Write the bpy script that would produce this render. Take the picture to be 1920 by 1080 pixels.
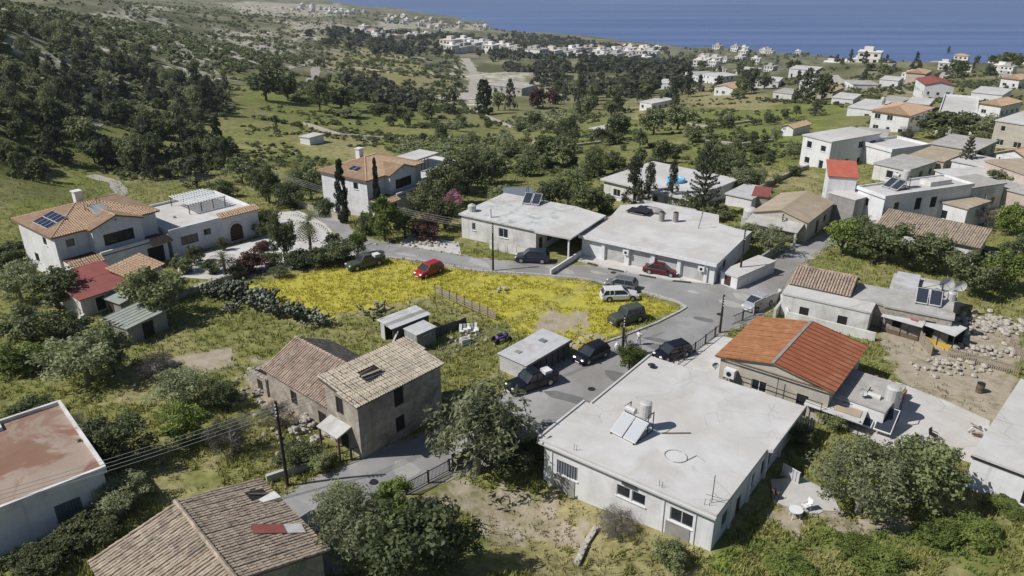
import bpy, math, random
import numpy as np
from mathutils import Vector, Matrix
from mathutils.geometry import delaunay_2d_cdt
for o in list(bpy.data.objects): bpy.data.objects.remove(o)
scene = bpy.context.scene
C = scene.collection
R = math.radians
rng = random.Random(7)

# ------------------------------------------------------------------ camera
cam = bpy.data.cameras.new('camera'); camo = bpy.data.objects.new('camera', cam); C.objects.link(camo)
camo.location = (0, 0, 38); camo.rotation_euler = (R(90 - 24), 0, 0)
cam.sensor_width = 36; cam.lens = 36 * 1450 / 1920; cam.clip_start = 1; cam.clip_end = 90000
scene.camera = camo
# ------------------------------------------------------------------ sky, sun, exposure
SUN_AZ_X, SUN_AZ_Y, SUN_EL = -0.97, -0.243, R(47)
world = bpy.data.worlds.new('World'); scene.world = world; world.use_nodes = True
wn = world.node_tree.nodes; wl = world.node_tree.links
sky = wn.new('ShaderNodeTexSky'); sky.sky_type = 'NISHITA'; sky.sun_disc = False
sky.sun_elevation = SUN_EL; sky.sun_rotation = math.atan2(SUN_AZ_X, SUN_AZ_Y)
sky.altitude = 200; sky.air_density = 1.0; sky.dust_density = 0.6; sky.ozone_density = 1.0
wl.new(sky.outputs[0], wn['Background'].inputs[0]); wn['Background'].inputs[1].default_value = 0.06
sl = bpy.data.lights.new('sun', 'SUN'); so = bpy.data.objects.new('sun', sl); C.objects.link(so)
sl.energy = 4.4; sl.angle = R(0.53); sl.color = (1.0, 0.965, 0.92)
sd = Vector((SUN_AZ_X * math.cos(SUN_EL), SUN_AZ_Y * math.cos(SUN_EL), math.sin(SUN_EL)))
so.rotation_euler = sd.to_track_quat('Z', 'Y').to_euler(); so.location = sd * 200
scene.view_settings.view_transform = 'Standard'; scene.view_settings.look = 'None'
scene.view_settings.exposure = 0.18; scene.view_settings.gamma = 1.0

# ------------------------------------------------------------------ tags and mesh helpers
def tag(o, label=None, cat=None, group=None, kind=None):
    if label: o['label'] = label
    if cat: o['category'] = cat
    if group: o['group'] = group
    if kind: o['kind'] = kind
    return o
def thing(name, label, cat, loc=(0, 0, 0), rz=0.0, group=None):
    o = bpy.data.objects.new(name, None); C.objects.link(o)
    o.empty_display_size = .2
    o.location = loc; o.rotation_euler = (0, 0, rz)
    return tag(o, label, cat, group)
def link(name, me, parent=None, loc=None, rz=None, scale=None):
    o = bpy.data.objects.new(name, me); C.objects.link(o)
    if parent is not None: o.parent = parent
    if loc is not None: o.location = loc
    if rz is not None: o.rotation_euler = (0, 0, rz)
    if scale is not None: o.scale = scale
    return o
class MB:
    def __init__(s): s.v = []; s.f = []; s.mi = []; s.m = 0
    def add(s, vs, fs):
        b = len(s.v); s.v += [tuple(p) for p in vs]
        for f in fs: s.f.append([b + i for i in f]); s.mi.append(s.m)
        return s
    def poly(s, pts): return s.add(pts, [list(range(len(pts)))])
    def box(s, x0, x1, y0, y1, z0, z1):
        return s.add([(x0,y0,z0),(x1,y0,z0),(x1,y1,z0),(x0,y1,z0),(x0,y0,z1),(x1,y0,z1),(x1,y1,z1),(x0,y1,z1)],
                     [(0,3,2,1),(4,5,6,7),(0,1,5,4),(1,2,6,5),(2,3,7,6),(3,0,4,7)])
    def prism(s, poly, z0, z1):
        n = len(poly)
        vs = [(p[0],p[1],z0) for p in poly] + [(p[0],p[1],z1) for p in poly]
        fs = [list(range(n))[::-1], list(range(n, 2*n))] + [(i,(i+1)%n,n+(i+1)%n,n+i) for i in range(n)]
        return s.add(vs, fs)
    def slab(s, pts, t):                      # a sheet of thickness t under the given 3-D polygon
        n = len(pts); pts = [Vector(p) for p in pts]
        nn = (pts[1]-pts[0]).cross(pts[2]-pts[0]).normalized()
        if nn.z < 0: nn = -nn
        vs = pts + [p - nn*t for p in pts]
        fs = [list(range(n)), list(range(n,2*n))[::-1]] + [(i,n+i,n+(i+1)%n,(i+1)%n) for i in range(n)]
        return s.add(vs, fs)
    def cyl(s, p0, p1, r0, r1=None, n=8, cap=True):
        if r1 is None: r1 = r0
        p0 = Vector(p0); p1 = Vector(p1); d = (p1-p0).normalized()
        a = d.orthogonal().normalized(); b = d.cross(a)
        vs = []
        for p, r in ((p0,r0),(p1,r1)):
            for i in range(n):
                t = 2*math.pi*i/n; vs.append(p + a*math.cos(t)*r + b*math.sin(t)*r)
        fs = [(i,(i+1)%n,n+(i+1)%n,n+i) for i in range(n)]
        if cap: fs += [list(range(n))[::-1], list(range(n,2*n))]
        return s.add(vs, fs)
    def tube(s, pts, r, n=5):
        for a, b in zip(pts[:-1], pts[1:]): s.cyl(a, b, r, r, n)
        return s
    def bar(s, p0, p1, w, h):
        p0 = Vector(p0); p1 = Vector(p1); d = (p1-p0).normalized()
        a = d.cross(Vector((0,0,1)))
        a = Vector((1,0,0)) if a.length < 1e-4 else a.normalized()
        b = a.cross(d)
        vs = []
        for p in (p0,p1):
            for i, j in ((-1,-1),(1,-1),(1,1),(-1,1)): vs.append(p + a*(i*w/2) + b*(j*h/2))
        return s.add(vs, [(0,1,2,3),(7,6,5,4),(0,4,5,1),(1,5,6,2),(2,6,7,3),(3,7,4,0)])
    def ell(s, c, rx, ry, rz, n=10, m=6):
        vs = []; fs = []
        for j in range(m+1):
            ph = math.pi*j/m
            for i in range(n):
                t = 2*math.pi*i/n
                vs.append((c[0]+rx*math.sin(ph)*math.cos(t), c[1]+ry*math.sin(ph)*math.sin(t), c[2]+rz*math.cos(ph)))
        for j in range(m):
            for i in range(n): fs.append((j*n+i, (j+1)*n+i, (j+1)*n+(i+1)%n, j*n+(i+1)%n))
        return s.add(vs, fs)
    def loft(s, rings, cap=True):
        n = len(rings[0]); vs = [p for r in rings for p in r]; fs = []
        for j in range(len(rings)-1):
            for i in range(n): fs.append((j*n+i, j*n+(i+1)%n, (j+1)*n+(i+1)%n, (j+1)*n+i))
        if cap: fs += [list(range(n))[::-1], list(range((len(rings)-1)*n, len(rings)*n))]
        return s.add(vs, fs)
    def mesh(s, name, mats, smooth=False):
        me = bpy.data.meshes.new(name); me.from_pydata(s.v, [], s.f)
        for m in (mats if isinstance(mats, (list, tuple)) else [mats]): me.materials.append(m)
        if isinstance(mats, (list, tuple)) and len(mats) > 1: me.polygons.foreach_set('material_index', s.mi)
        if smooth: me.polygons.foreach_set('use_smooth', [True]*len(me.polygons))
        me.update(); return me
    def build(s, name, mats, parent=None, smooth=False, loc=None, rz=None):
        return link(name, s.mesh(name, mats, smooth), parent, loc, rz)
def fixn(o):
    import bmesh
    bm = bmesh.new(); bm.from_mesh(o.data); bmesh.ops.recalc_face_normals(bm, faces=bm.faces); bm.to_mesh(o.data); bm.free(); return o
def np_mesh(name, V, F, mat, tint=None, smooth=False):
    V = np.asarray(V, np.float32); F = np.asarray(F, np.int32); k = F.shape[1]
    me = bpy.data.meshes.new(name)
    me.vertices.add(len(V)); me.vertices.foreach_set('co', V.ravel())
    me.loops.add(F.size); me.loops.foreach_set('vertex_index', F.ravel())
    me.polygons.add(len(F)); me.polygons.foreach_set('loop_start', np.arange(0, F.size, k, dtype=np.int32))
    if smooth: me.polygons.foreach_set('use_smooth', np.ones(len(F), bool))
    if tint is not None:
        at = me.attributes.new('tint', 'FLOAT', 'POINT'); at.data.foreach_set('value', np.asarray(tint, np.float32))
    me.materials.append(mat); me.update(calc_edges=True); return me

# ------------------------------------------------------------------ materials
class NT:
    def __init__(s, m): s.t = m.node_tree; s.n = s.t.nodes; s.l = s.t.links
    def new(s, ty, **k):
        n = s.n.new(ty)
        for a, b in k.items():
            if a.startswith('i_'): n.inputs[int(a[2:])].default_value = b
            else: setattr(n, a, b)
        return n
    def noise(s, vec, scale, det=4, rough=.55, dist=0):
        n = s.new('ShaderNodeTexNoise'); n.inputs['Scale'].default_value = scale; n.inputs['Detail'].default_value = det
        n.inputs['Roughness'].default_value = rough; n.inputs['Distortion'].default_value = dist
        if vec is not None: s.l.new(vec, n.inputs['Vector'])
        return n.outputs['Fac']
    def ramp(s, fac, stops):
        n = s.new('ShaderNodeValToRGB'); e = n.color_ramp.elements
        while len(e) < len(stops): e.new(.5)
        for el, (p, c) in zip(e, stops):
            el.position = p; el.color = (c, c, c, 1) if isinstance(c, (int, float)) else (*c, 1)
        s.l.new(fac, n.inputs[0]); return n.outputs[0]
    def mix(s, fac, a, b, bt='MIX'):
        n = s.new('ShaderNodeMix', data_type='RGBA', blend_type=bt)
        for i, x in ((0, fac), (6, a), (7, b)):
            if hasattr(x, 'links') or hasattr(x, 'is_linked'): s.l.new(x, n.inputs[i])
            elif isinstance(x, (int, float)): n.inputs[i].default_value = x if i == 0 else (x, x, x, 1)
            else: n.inputs[i].default_value = (*x, 1)
        return n.outputs[2]
    def math(s, op, a, b=None):
        n = s.new('ShaderNodeMath', operation=op)
        for i, x in ((0, a), (1, b)):
            if x is None: continue
            if isinstance(x, (int, float)): n.inputs[i].default_value = x
            else: s.l.new(x, n.inputs[i])
        return n.outputs[0]
    def attr(s, name):
        n = s.new('ShaderNodeAttribute', attribute_name=name); return n.outputs['Fac']
def mat(name, col, col2=None, rough=.85, scale=3.0, stain=None, stain_scale=.35, stain_amt=.5, bump=0.0, bump_scale=20, metal=0, spec=.3, sharp=.18, streak=0, grime=0):
    m = bpy.data.materials.new(name); m.use_nodes = True; t = NT(m)
    b = t.n['Principled BSDF']; b.inputs['Roughness'].default_value = rough; b.inputs['Metallic'].default_value = metal
    b.inputs['Specular IOR Level'].default_value = spec
    co = t.new('ShaderNodeTexCoord').outputs['Object']
    if col2 is None: col2 = tuple(c*.8 for c in col)
    f = t.ramp(t.noise(co, scale, 6), [(.35, 0.), (.65, 1.)])
    c = t.mix(f, col2, col)
    if stain:
        sf = t.ramp(t.noise(co, stain_scale, 8, .65, .6), [(.5, 0.), (.5+sharp, stain_amt)])
        c = t.mix(sf, c, stain)
    if streak:
        mp = t.new('ShaderNodeMapping'); mp.inputs['Scale'].default_value = (1.3, 1.3, .12); t.l.new(co, mp.inputs[0])
        c = t.mix(t.ramp(t.noise(mp.outputs[0], 1.0, 6, .7), [(.52, 0.), (.74, streak)]), c, tuple(x*.55 for x in col))
    if grime:
        c = t.mix(t.ramp(t.noise(co, .09, 5, .6, .8), [(.42, 0.), (.66, grime)]), c, tuple(x*y for x, y in zip(col, (.72,.68,.62))))
        vo = t.new('ShaderNodeTexVoronoi', feature='DISTANCE_TO_EDGE'); vo.inputs['Scale'].default_value = .35
        wv = t.new('ShaderNodeMapping'); t.l.new(co, wv.inputs[0]); ad = t.new('ShaderNodeMix', data_type='RGBA'); ad.inputs[0].default_value = .12
        nz = t.new('ShaderNodeTexNoise'); nz.inputs['Scale'].default_value = 1.6; nz.inputs['Detail'].default_value = 5; t.l.new(co, nz.inputs['Vector'])
        t.l.new(wv.outputs[0], ad.inputs[6]); t.l.new(nz.outputs['Color'], ad.inputs[7]); t.l.new(ad.outputs[2], vo.inputs['Vector'])
        ck = t.math('MULTIPLY', t.ramp(vo.outputs['Distance'], [(.0, 1.), (.012, 0.)]), t.ramp(t.noise(co, .25, 3), [(.5, 0.), (.6, grime)]))
        c = t.mix(ck, c, tuple(x*.45 for x in col))
        c = t.mix(t.ramp(t.noise(co, 9, 2, .5), [(.66, 0.), (.74, grime*.7)]), c, tuple(x*.6 for x in col))
    t.l.new(c, b.inputs['Base Color'])
    if bump:
        n = t.new('ShaderNodeBump'); n.inputs['Strength'].default_value = bump; n.inputs['Distance'].default_value = .05
        t.l.new(t.noise(co, bump_scale, 5), n.inputs['Height']); t.l.new(n.outputs[0], b.inputs['Normal'])
    return m
def plain(name, col, rough=.5, metal=0, spec=.5):
    m = bpy.data.materials.new(name); m.use_nodes = True; b = m.node_tree.nodes['Principled BSDF']
    b.inputs['Base Color'].default_value = (*col, 1); b.inputs['Roughness'].default_value = rough
    b.inputs['Metallic'].default_value = metal; b.inputs['Specular IOR Level'].default_value = spec
    return m
def leafmat(name, dark, lite, trans=.4, hue=None):
    m = bpy.data.materials.new(name); m.use_nodes = True; t = NT(m)
    b = t.n['Principled BSDF']; b.inputs['Roughness'].default_value = .6; b.inputs['Specular IOR Level'].default_value = .25
    c = t.mix(t.attr('tint'), dark, lite)
    oi = t.new('ShaderNodeObjectInfo')
    r = t.ramp(oi.outputs['Random'], [(0, .6), (.5, .95), (1, 1.3)])
    c = t.mix(1.0, c, r, 'MULTIPLY')
    if hue: c = t.mix(t.math('MULTIPLY', t.math('FRACT', t.math('MULTIPLY', oi.outputs['Random'], 7.3)), .6), c, hue)
    t.l.new(c, b.inputs['Base Color'])
    tr = t.new('ShaderNodeBsdfTranslucent'); t.l.new(c, tr.inputs[0])
    ms = t.new('ShaderNodeMixShader'); ms.inputs[0].default_value = trans
    t.l.new(b.outputs[0], ms.inputs[1]); t.l.new(tr.outputs[0], ms.inputs[2])
    t.l.new(ms.outputs[0], t.n['Material Output'].inputs[0]); return m
M = {}
M['white'] = mat('white_plaster', (.67,.67,.68), (.60,.60,.61), stain=(.4,.39,.37), stain_amt=.35, scale=1.2, streak=.5)
M['white2'] = mat('aged_white_plaster', (.64,.63,.61), (.53,.52,.50), stain=(.32,.3,.27), stain_amt=.6, scale=1.0, streak=.75)
M['roofwhite'] = mat('whitewashed_roof', (.56,.552,.54), (.50,.492,.48), stain=(.40,.37,.33), stain_amt=.6, stain_scale=.22, scale=.6, bump=.15, bump_scale=4, grime=.6)
M['roofpatch'] = mat('peeling_roof_coating', (.56,.56,.55), (.49,.49,.48), stain=(.2,.23,.2), stain_amt=.75, stain_scale=.6, scale=.8, grime=.6)
M['roofgrey'] = mat('grey_concrete_roof', (.44,.43,.41), (.34,.33,.31), stain=(.26,.24,.21), stain_amt=.6, scale=.8, bump=.2, bump_scale=6, grime=.6)
M['rooftan'] = mat('tan_roof_coating', (.40,.33,.24), (.33,.27,.20), stain=(.46,.43,.38), stain_amt=.6, scale=.7, grime=.6)
M['terra'] = mat('reddish_roof_screed', (.36,.285,.235), (.30,.23,.185), stain=(.20,.095,.06), stain_amt=.95, stain_scale=.17, scale=.5, sharp=.07, grime=.6)
M['redroof'] = mat('red_painted_roof', (.42,.12,.08), (.35,.095,.065), scale=1.0, stain=(.38,.2,.15), stain_amt=.4)
M['redmetal'] = mat('dull_red_sheet_roof', (.25,.082,.07), (.205,.066,.058), scale=1.0)
M['orange1'] = mat('faded_orange_roof', (.36,.165,.075), (.27,.11,.05), scale=1.6, stain=(.44,.23,.11), stain_amt=.7, stain_scale=.9)
M['orange2'] = mat('orange_metal_roof', (.33,.115,.055), (.27,.09,.043), scale=1.0, rough=.6, stain=(.38,.18,.10), stain_amt=.6, streak=.4)
M['seam'] = mat('dark_roof_seam', (.16,.06,.035), (.12,.045,.03))
M['tile_tan'] = mat('weathered_clay_tile', (.46,.385,.295), (.30,.235,.175), scale=2.2, stain=(.11,.095,.08), stain_amt=.75, stain_scale=1.1)
M['tile_beige'] = mat('bleached_beige_tile', (.50,.44,.345), (.38,.325,.25), scale=1.5, stain=(.26,.22,.17), stain_amt=.6, stain_scale=.6)
M['tile_pink'] = mat('pinkish_clay_tile', (.42,.325,.255), (.27,.20,.155), scale=2.2, stain=(.12,.10,.09), stain_amt=.75, stain_scale=1.1)
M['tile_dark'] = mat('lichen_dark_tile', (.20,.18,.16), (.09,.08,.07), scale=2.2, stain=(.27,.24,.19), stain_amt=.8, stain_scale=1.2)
M['tile_bed'] = mat('tile_bedding', (.12,.10,.08), (.07,.06,.05), scale=2)
M['tile_villa'] = mat('terracotta_tile', (.45,.315,.21), (.37,.245,.155), scale=1.6, stain=(.47,.39,.31), stain_amt=.6, stain_scale=.8)
M['tile_villa_bed'] = mat('terracotta_bed', (.26,.14,.08), (.21,.11,.065))
M['terrace'] = mat('maroon_terrace_tile', (.13,.045,.035), (.10,.035,.03))
M['stone'] = mat('rubble_stone_wall', (.42,.38,.33), (.24,.21,.18), scale=3.5, stain=(.16,.14,.12), stain_amt=.7, stain_scale=1.3, bump=.8, bump_scale=7)
M['render_old'] = mat('stained_old_render', (.43,.38,.32), (.27,.235,.195), scale=1.2, stain=(.13,.115,.10), stain_amt=.8, stain_scale=.6, bump=.8, bump_scale=5, streak=.75)
M['greywall'] = mat('grey_cement_wall', (.30,.29,.28), (.23,.22,.21), scale=1.2, stain=(.16,.15,.14), stain_amt=.5, streak=.5)
M['beige'] = mat('beige_plaster', (.46,.42,.36), (.38,.35,.30), stain=(.27,.24,.2), stain_amt=.5, scale=1., streak=.5)
M['pink'] = mat('pale_pink_plaster', (.50,.42,.36), (.43,.36,.31), stain=(.3,.26,.23), stain_amt=.4, scale=1., streak=.5)
M['concrete'] = mat('pale_concrete', (.50,.49,.475), (.41,.40,.385), scale=.7, stain=(.3,.28,.25), stain_amt=.6, stain_scale=.3, bump=.15, bump_scale=8, grime=.6)
M['kerb'] = mat('kerb_stone', (.44,.43,.41), (.33,.32,.3), scale=3)
M['kerbdark'] = mat('black_kerb_paint', (.06,.06,.06))
M['glass'] = plain('dark_window_glass', (.018,.022,.028), .08)
M['glass_blue'] = plain('curtained_window', (.16,.18,.21), .25)
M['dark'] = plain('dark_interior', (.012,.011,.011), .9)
M['alu'] = plain('aluminium_frame', (.5,.5,.5), .4)
M['framew'] = plain('white_window_frame', (.62,.62,.62), .5)
M['frameb'] = plain('brown_window_frame', (.06,.035,.022), .6)
M['wood'] = mat('weathered_wood', (.16,.115,.08), (.10,.07,.05), scale=6)
M['woodpale'] = mat('grey_pallet_wood', (.34,.29,.22), (.22,.185,.14), scale=6)
M['doorb'] = mat('brown_door_wood', (.075,.04,.026), (.055,.03,.02), scale=5)
M['iron'] = plain('dark_iron', (.02,.02,.022), .5)
M['steel'] = plain('galvanised_steel', (.42,.43,.44), .45, .6)
M['sheet'] = mat('pale_metal_sheet', (.50,.50,.50), (.43,.43,.43), rough=.55, scale=1.2, stain=(.28,.22,.17), stain_amt=.5, stain_scale=.5)
M['sheetdark'] = mat('dark_metal_sheet', (.09,.09,.10), (.06,.06,.065), rough=.6, scale=1.2)
M['sheetgreen'] = mat('greenish_sheet', (.30,.33,.29), (.25,.275,.245), rough=.6, scale=1.0)
M['collector'] = plain('solar_collector_glass', (.035,.04,.055), .12)
M['collpale'] = plain('painted_sunlit_collector', (.42,.44,.46), .2)  # lit copy of the collector glass, sunlight put into its pale colour
M['pv'] = plain('photovoltaic_cell', (.012,.017,.04), .1)
M['tank'] = mat('white_tank', (.50,.49,.47), (.42,.41,.39), rough=.5)
M['plasticblue'] = plain('blue_plastic', (.03,.07,.33), .4)
M['aqua'] = plain('light_blue_plastic', (.16,.42,.62), .4)
M['plasticwhite'] = plain('white_plastic', (.65,.65,.65), .4)
M['rubber'] = plain('black_rubber', (.015,.015,.015), .8)
M['wire'] = plain('grey_wire', (.30,.30,.30), .6)
M['pole'] = mat('tarred_timber_pole', (.035,.028,.022), (.025,.02,.016), scale=4)
M['bark'] = mat('grey_brown_bark', (.12,.095,.07), (.07,.055,.042), scale=6)
M['barkpale'] = mat('pale_bark', (.30,.27,.22), (.20,.175,.14), scale=6)
M['rubble'] = mat('pale_rubble', (.44,.41,.36), (.30,.27,.23), scale=1.3)
M['purple'] = plain('purple_paint', (.16,.08,.34), .4)
M['yellow'] = plain('yellow_board', (.50,.33,.03), .6)
def farwall():
    m = bpy.data.materials.new('far_house_plaster'); m.use_nodes = True; t = NT(m); b = t.n['Principled BSDF']; b.inputs['Roughness'].default_value = .9
    t.l.new(t.ramp(t.new('ShaderNodeObjectInfo').outputs['Random'], [(0, (.66,.65,.64)), (.3, (.62,.59,.54)), (.5, (.70,.69,.68)), (.7, (.52,.46,.39)), (.85, (.64,.62,.59)), (1, (.50,.49,.47))]), b.inputs['Base Color']); return m
M['farwall'] = farwall()
M['broad'] = leafmat('broadleaf_foliage', (.10,.12,.058), (.31,.335,.15), hue=(.045,.07,.03))
M['bright'] = leafmat('bright_green_foliage', (.09,.13,.03), (.28,.34,.09))
M['olive'] = leafmat('olive_grey_foliage', (.14,.16,.085), (.34,.365,.20))
M['pine'] = leafmat('pine_needles', (.068,.08,.055), (.21,.22,.145), hue=(.04,.045,.022))
M['cypress'] = leafmat('cypress_foliage', (0.016,0.023,0.013), (0.050,0.060,0.030), .12)
M['euc'] = leafmat('eucalyptus_foliage', (.105,.12,.066), (.33,.345,.19))
M['reddish'] = leafmat('reddish_foliage', (0.058,0.029,0.023), (0.156,0.085,0.065))
M['dry'] = leafmat('dry_twigs', (.07,.062,.055), (.19,.17,.15), .1)
M['palm'] = leafmat('palm_frond', (0.054,0.066,0.024), (0.192,0.210,0.084))
M['cactus'] = leafmat('cactus_pad', (0.058,0.072,0.049), (0.221,0.234,0.182), .02)
M['bloom'] = leafmat('pink_blossom', (.25,.10,.14), (.45,.25,.28))
M['grass'] = leafmat('wild_grass', (.12,.135,.035), (.32,.32,.10), .35)
M['lushgrass'] = leafmat('lush_grass', (.07,.105,.022), (.20,.26,.06), .35)
M['straw'] = leafmat('dry_grass', (.20,.17,.07), (.40,.35,.17), .3)
M['flower'] = leafmat('yellow_flowering_grass', (.30,.27,.035), (.52,.47,.07), .3)

# ------------------------------------------------------------------ terrain height
CP = np.array([(-33.7,38.8,0.0),(-16.8,38.8,0.0),(0.0,38.8,0.0),(16.8,38.8,0.0),(33.7,38.8,0.0),(-39.7,48.7,0.0),(-19.0,48.7,0.0),(1.7,52.2,0.0),(23.5,52.2,0.0),(40.5,50.1,0.0),(2.5,47.7,-1.5),(-2.4,45.3,-1.5),(-4.1,47.7,-1.2),(-8.1,47.4,-0.7),(7.2,42.7,-0.9),(-3.0,51.3,-0.9),(13.1,39.3,-0.3),(1.5,41.0,-1.2),(-11.0,50.0,-0.2),(-48.4,63.1,0.0),(-34.1,65.0,0.0),(-13.4,65.0,0.0),(7.2,65.0,0.0),(28.6,67.1,0.0),(49.5,65.0,0.0),(-60.0,82.3,0.0),(-45.7,85.3,0.0),(-31.6,92.1,0.0),(-19.1,99.8,0.0),(-4.3,97.8,0.0),(9.6,92.1,0.0),(22.6,88.6,0.0),(38.4,95.8,0.0),(50.8,92.1,0.0),(63.8,88.6,0.0),(50.7,108.7,0.0),(74.4,108.7,0.0),(65.0,113.7,0.0),(34.8,108.7,0.0),(14.5,104.1,0.0),(3.4,116.7,-1.0),(-16.9,116.7,-1.0),(-32.5,125.3,-2.0),(-43.8,106.8,-1.0),(-65.8,119.7,-2.0),(-78.0,111.6,-1.0),(70.7,134.7,0.0),(91.9,138.2,0.0),(64.8,153.5,-2.0),(111.0,220.0,-10.0),(128.2,201.6,-6.0),(202.8,365.8,-22.0),(213.0,334.6,-18.0),(189.7,488.9,-30.0),(120.9,527.3,-45.0),(149.0,470.1,-36.0),(76.7,330.1,-25.0),(51.4,256.6,-18.0),(46.3,168.9,-6.0),(237.0,478.9,-28.0),(285.3,454.2,-24.0),(40.3,128.2,-1.0),(24.2,141.6,-3.0),(-18.0,197.3,-12.0),(-11.3,328.3,-28.0),(-52.8,211.1,-11.0),(-66.3,185.5,-9.0),(5.3,189.4,-10.0),(32.1,334.0,-28.0),(-46.0,762.3,-72.0),(-21.0,515.6,-50.0),(76.8,820.5,-74.0),(-161.8,784.6,-60.0),(-228.6,1336.3,-95.0),(-194.1,1850.8,-130.0),(-7.1,2164.6,-172.0),(-448.7,1914.7,-105.0),(38.0,1437.2,-125.0),(222.9,1682.8,-155.0),(306.3,1536.7,-150.0),(153.8,765.7,-70.0),(-135.7,304.9,-10.0),(-123.2,209.6,-2.0),(-123.3,190.6,8.0),(-155.3,246.6,15.0),(-250.0,445.3,2.0),(-315.8,729.1,-30.0),(-429.6,1178.3,-50.0),(-361.1,732.8,-10.0),(-247.1,396.9,12.0),(-124.4,139.4,25.0),(-136.4,146.7,10.0),(-86.5,92.1,0.0),(-93.2,267.3,-13.0),(-88.0,315.8,-18.0),(-130.5,540.5,-40.0),(-74.7,527.3,-45.0),(-57.6,351.1,-29.0),(-178.8,584.4,-35.0),(-90.3,168.9,-6.0),(-95.0,148.8,-4.0),(-97.5,213.2,-10.0),(33.4,548.7,-52.0),(-360.6,3471.7,-200.0),(250.5,2734.4,-200.0),(966.3,2734.4,-200.0),(1682.2,2734.4,-200.0),(2108.3,2391.3,-200.0),(331.4,365.8,-22.0),(137.4,145.9,0.0),(84.9,76.7,0.0),(735.0,826.9,-60.0),(617.1,3970.6,-210.0),(-693.5,3345.1,-175.0),(-674.0,2167.2,-100.0),(371.9,1436.6,-135.0),(777.0,1825.4,-190.0),(1119.4,1788.6,-190.0),(0.0,0.0,0.0),(-60.0,0.0,0.0),(60.0,0.0,0.0),(-150.0,-50.0,2.0),(150.0,-50.0,0.0),(0.0,-150.0,0.0),(-400.0,0.0,25.0),(400.0,0.0,0.0),(400.0,950.0,-125.0),(680.0,880.0,-120.0),(900.0,800.0,-110.0),(1200.0,900.0,-170.0),(330.0,760.0,-88.0),(560.0,720.0,-84.0)])
def _solve():
    n = len(CP); d = np.hypot(CP[:, None, 0]-CP[None, :, 0], CP[:, None, 1]-CP[None, :, 1])
    A = np.zeros((n+1, n+1)); A[:n, :n] = -np.sqrt(d*d+9.); A[:n, n] = 1; A[n, :n] = 1
    return np.linalg.solve(A, np.append(CP[:, 2], 0))
CW = _solve()
def _h(i, j, s): 
    v = np.sin(i*127.1+j*311.7+s*74.7)*43758.5453
    return v-np.floor(v)
def vn(x, y, s=0):
    i = np.floor(x); j = np.floor(y); f = x-i; g = y-j; f = f*f*(3-2*f); g = g*g*(3-2*g)
    return (_h(i,j,s)*(1-f)+_h(i+1,j,s)*f)*(1-g)+(_h(i,j+1,s)*(1-f)+_h(i+1,j+1,s)*f)*g
def HT0(x, y):
    x = np.asarray(x, float); y = np.asarray(y, float); r = np.full(x.shape, CW[-1])
    for (px, py, _), w in zip(CP, CW[:-1]): r = r - w*np.sqrt((x-px)**2+(y-py)**2+9.)
    return r
def HT(x, y):
    x = np.asarray(x, float); y = np.asarray(y, float); r = np.hypot(x, y); z = HT0(x, y)
    return z + np.clip((r-120)/200, 0, 1)*((vn(x/23, y/23, 1)-.5)*2.2+(vn(x/70, y/70, 2)-.5)*7.0*np.clip((r-250)/300, 0, 1))
def gz(x, y): return float(HT(np.array([x]), np.array([y]))[0])
def inpoly(x, y, poly):
    r = np.zeros(x.shape, bool); n = len(poly)
    for k in range(n):
        (x0, y0), (x1, y1) = poly[k], poly[(k+1) % n]
        if y0 == y1: continue
        c = ((y0 > y) != (y1 > y)) & (x < (x1-x0)*(y-y0)/(y1-y0)+x0); r ^= c
    return r

# ground cover zones (world outlines): what grows or lies there
Z_DIRT = [[(37.9,71.6),(43.6,76.7),(44.6,71.6),(49.1,66.1),(47.2,61.2),(41.3,56.8),(39.0,58.5),(36.8,63.0)],
 [(0.0,49.7),(2.3,48.2),(5.9,45.0),(5.2,42.0),(1.9,43.1),(-2.4,45.3),(-6.4,46.1),(-7.4,47.8),(-4.2,49.8)],
 [(19.8,48.5),(23.5,48.4),(24.2,45.0),(28.5,45.0),(28.3,43.0),(24.1,42.7),(20.7,43.9),(19.0,45.1)],
 [(-33.3,67.1),(-31.5,69.3),(-28.4,69.8),(-28.2,66.0),(-31.5,65.0)],
 [(4.2,77.9),(7.2,78.7),(8.0,76.6),(6.3,73.5),(2.8,72.2),(2.3,74.0)],
 [(5.5,70.5),(9.1,73.5),(10.9,74.1),(7.1,69.9)],
 [(-25.7,68.1),(-21.7,65.0),(-16.7,56.8),(-20.4,56.8),(-24.4,62.1)],
 [(47.2,76.7),(55.4,76.7),(49.5,65.0),(44.5,67.1)]]
Z_DRY = [[(-0.4,49.0),(5.9,45.0),(13.4,39.0),(0.7,39.4),(-3.1,44.9)],
 [(-32.4,86.0),(-19.0,94.6),(-9.0,92.8),(-4.0,89.3),(-9.4,82.8),(-20.6,76.4)],
 [(-187.1,884.1),(-107.4,805.1),(-42.7,576.2),(-32.7,482.1),(-80.6,459.3),(-145.7,605.9)],
 [(-60.4,217.6),(-45.0,231.7),(-29.9,193.9),(-41.1,182.7),(-52.8,188.2)],
 [(-30.3,50.8),(-22.3,48.7),(-21.5,46.2),(-26.5,46.8),(-30.2,48.7)], [(-37.7,65.0),(-32.9,66.1),(-31.0,61.2),(-34.6,59.4)],
 [(61.8,378.0),(74.8,331.8),(54.8,274.0),(43.8,289.2)], [(48.9,147.1),(58.6,137.7),(49.0,126.9),(43.3,132.0)], [(99.5,459.2),(120.2,402.9),(120.6,327.7),(92.8,294.2),(74.8,331.8)],
 [(10.2,50.4),(13.7,43.2),(12.4,40.6),(6.6,44.0)]]
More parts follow.
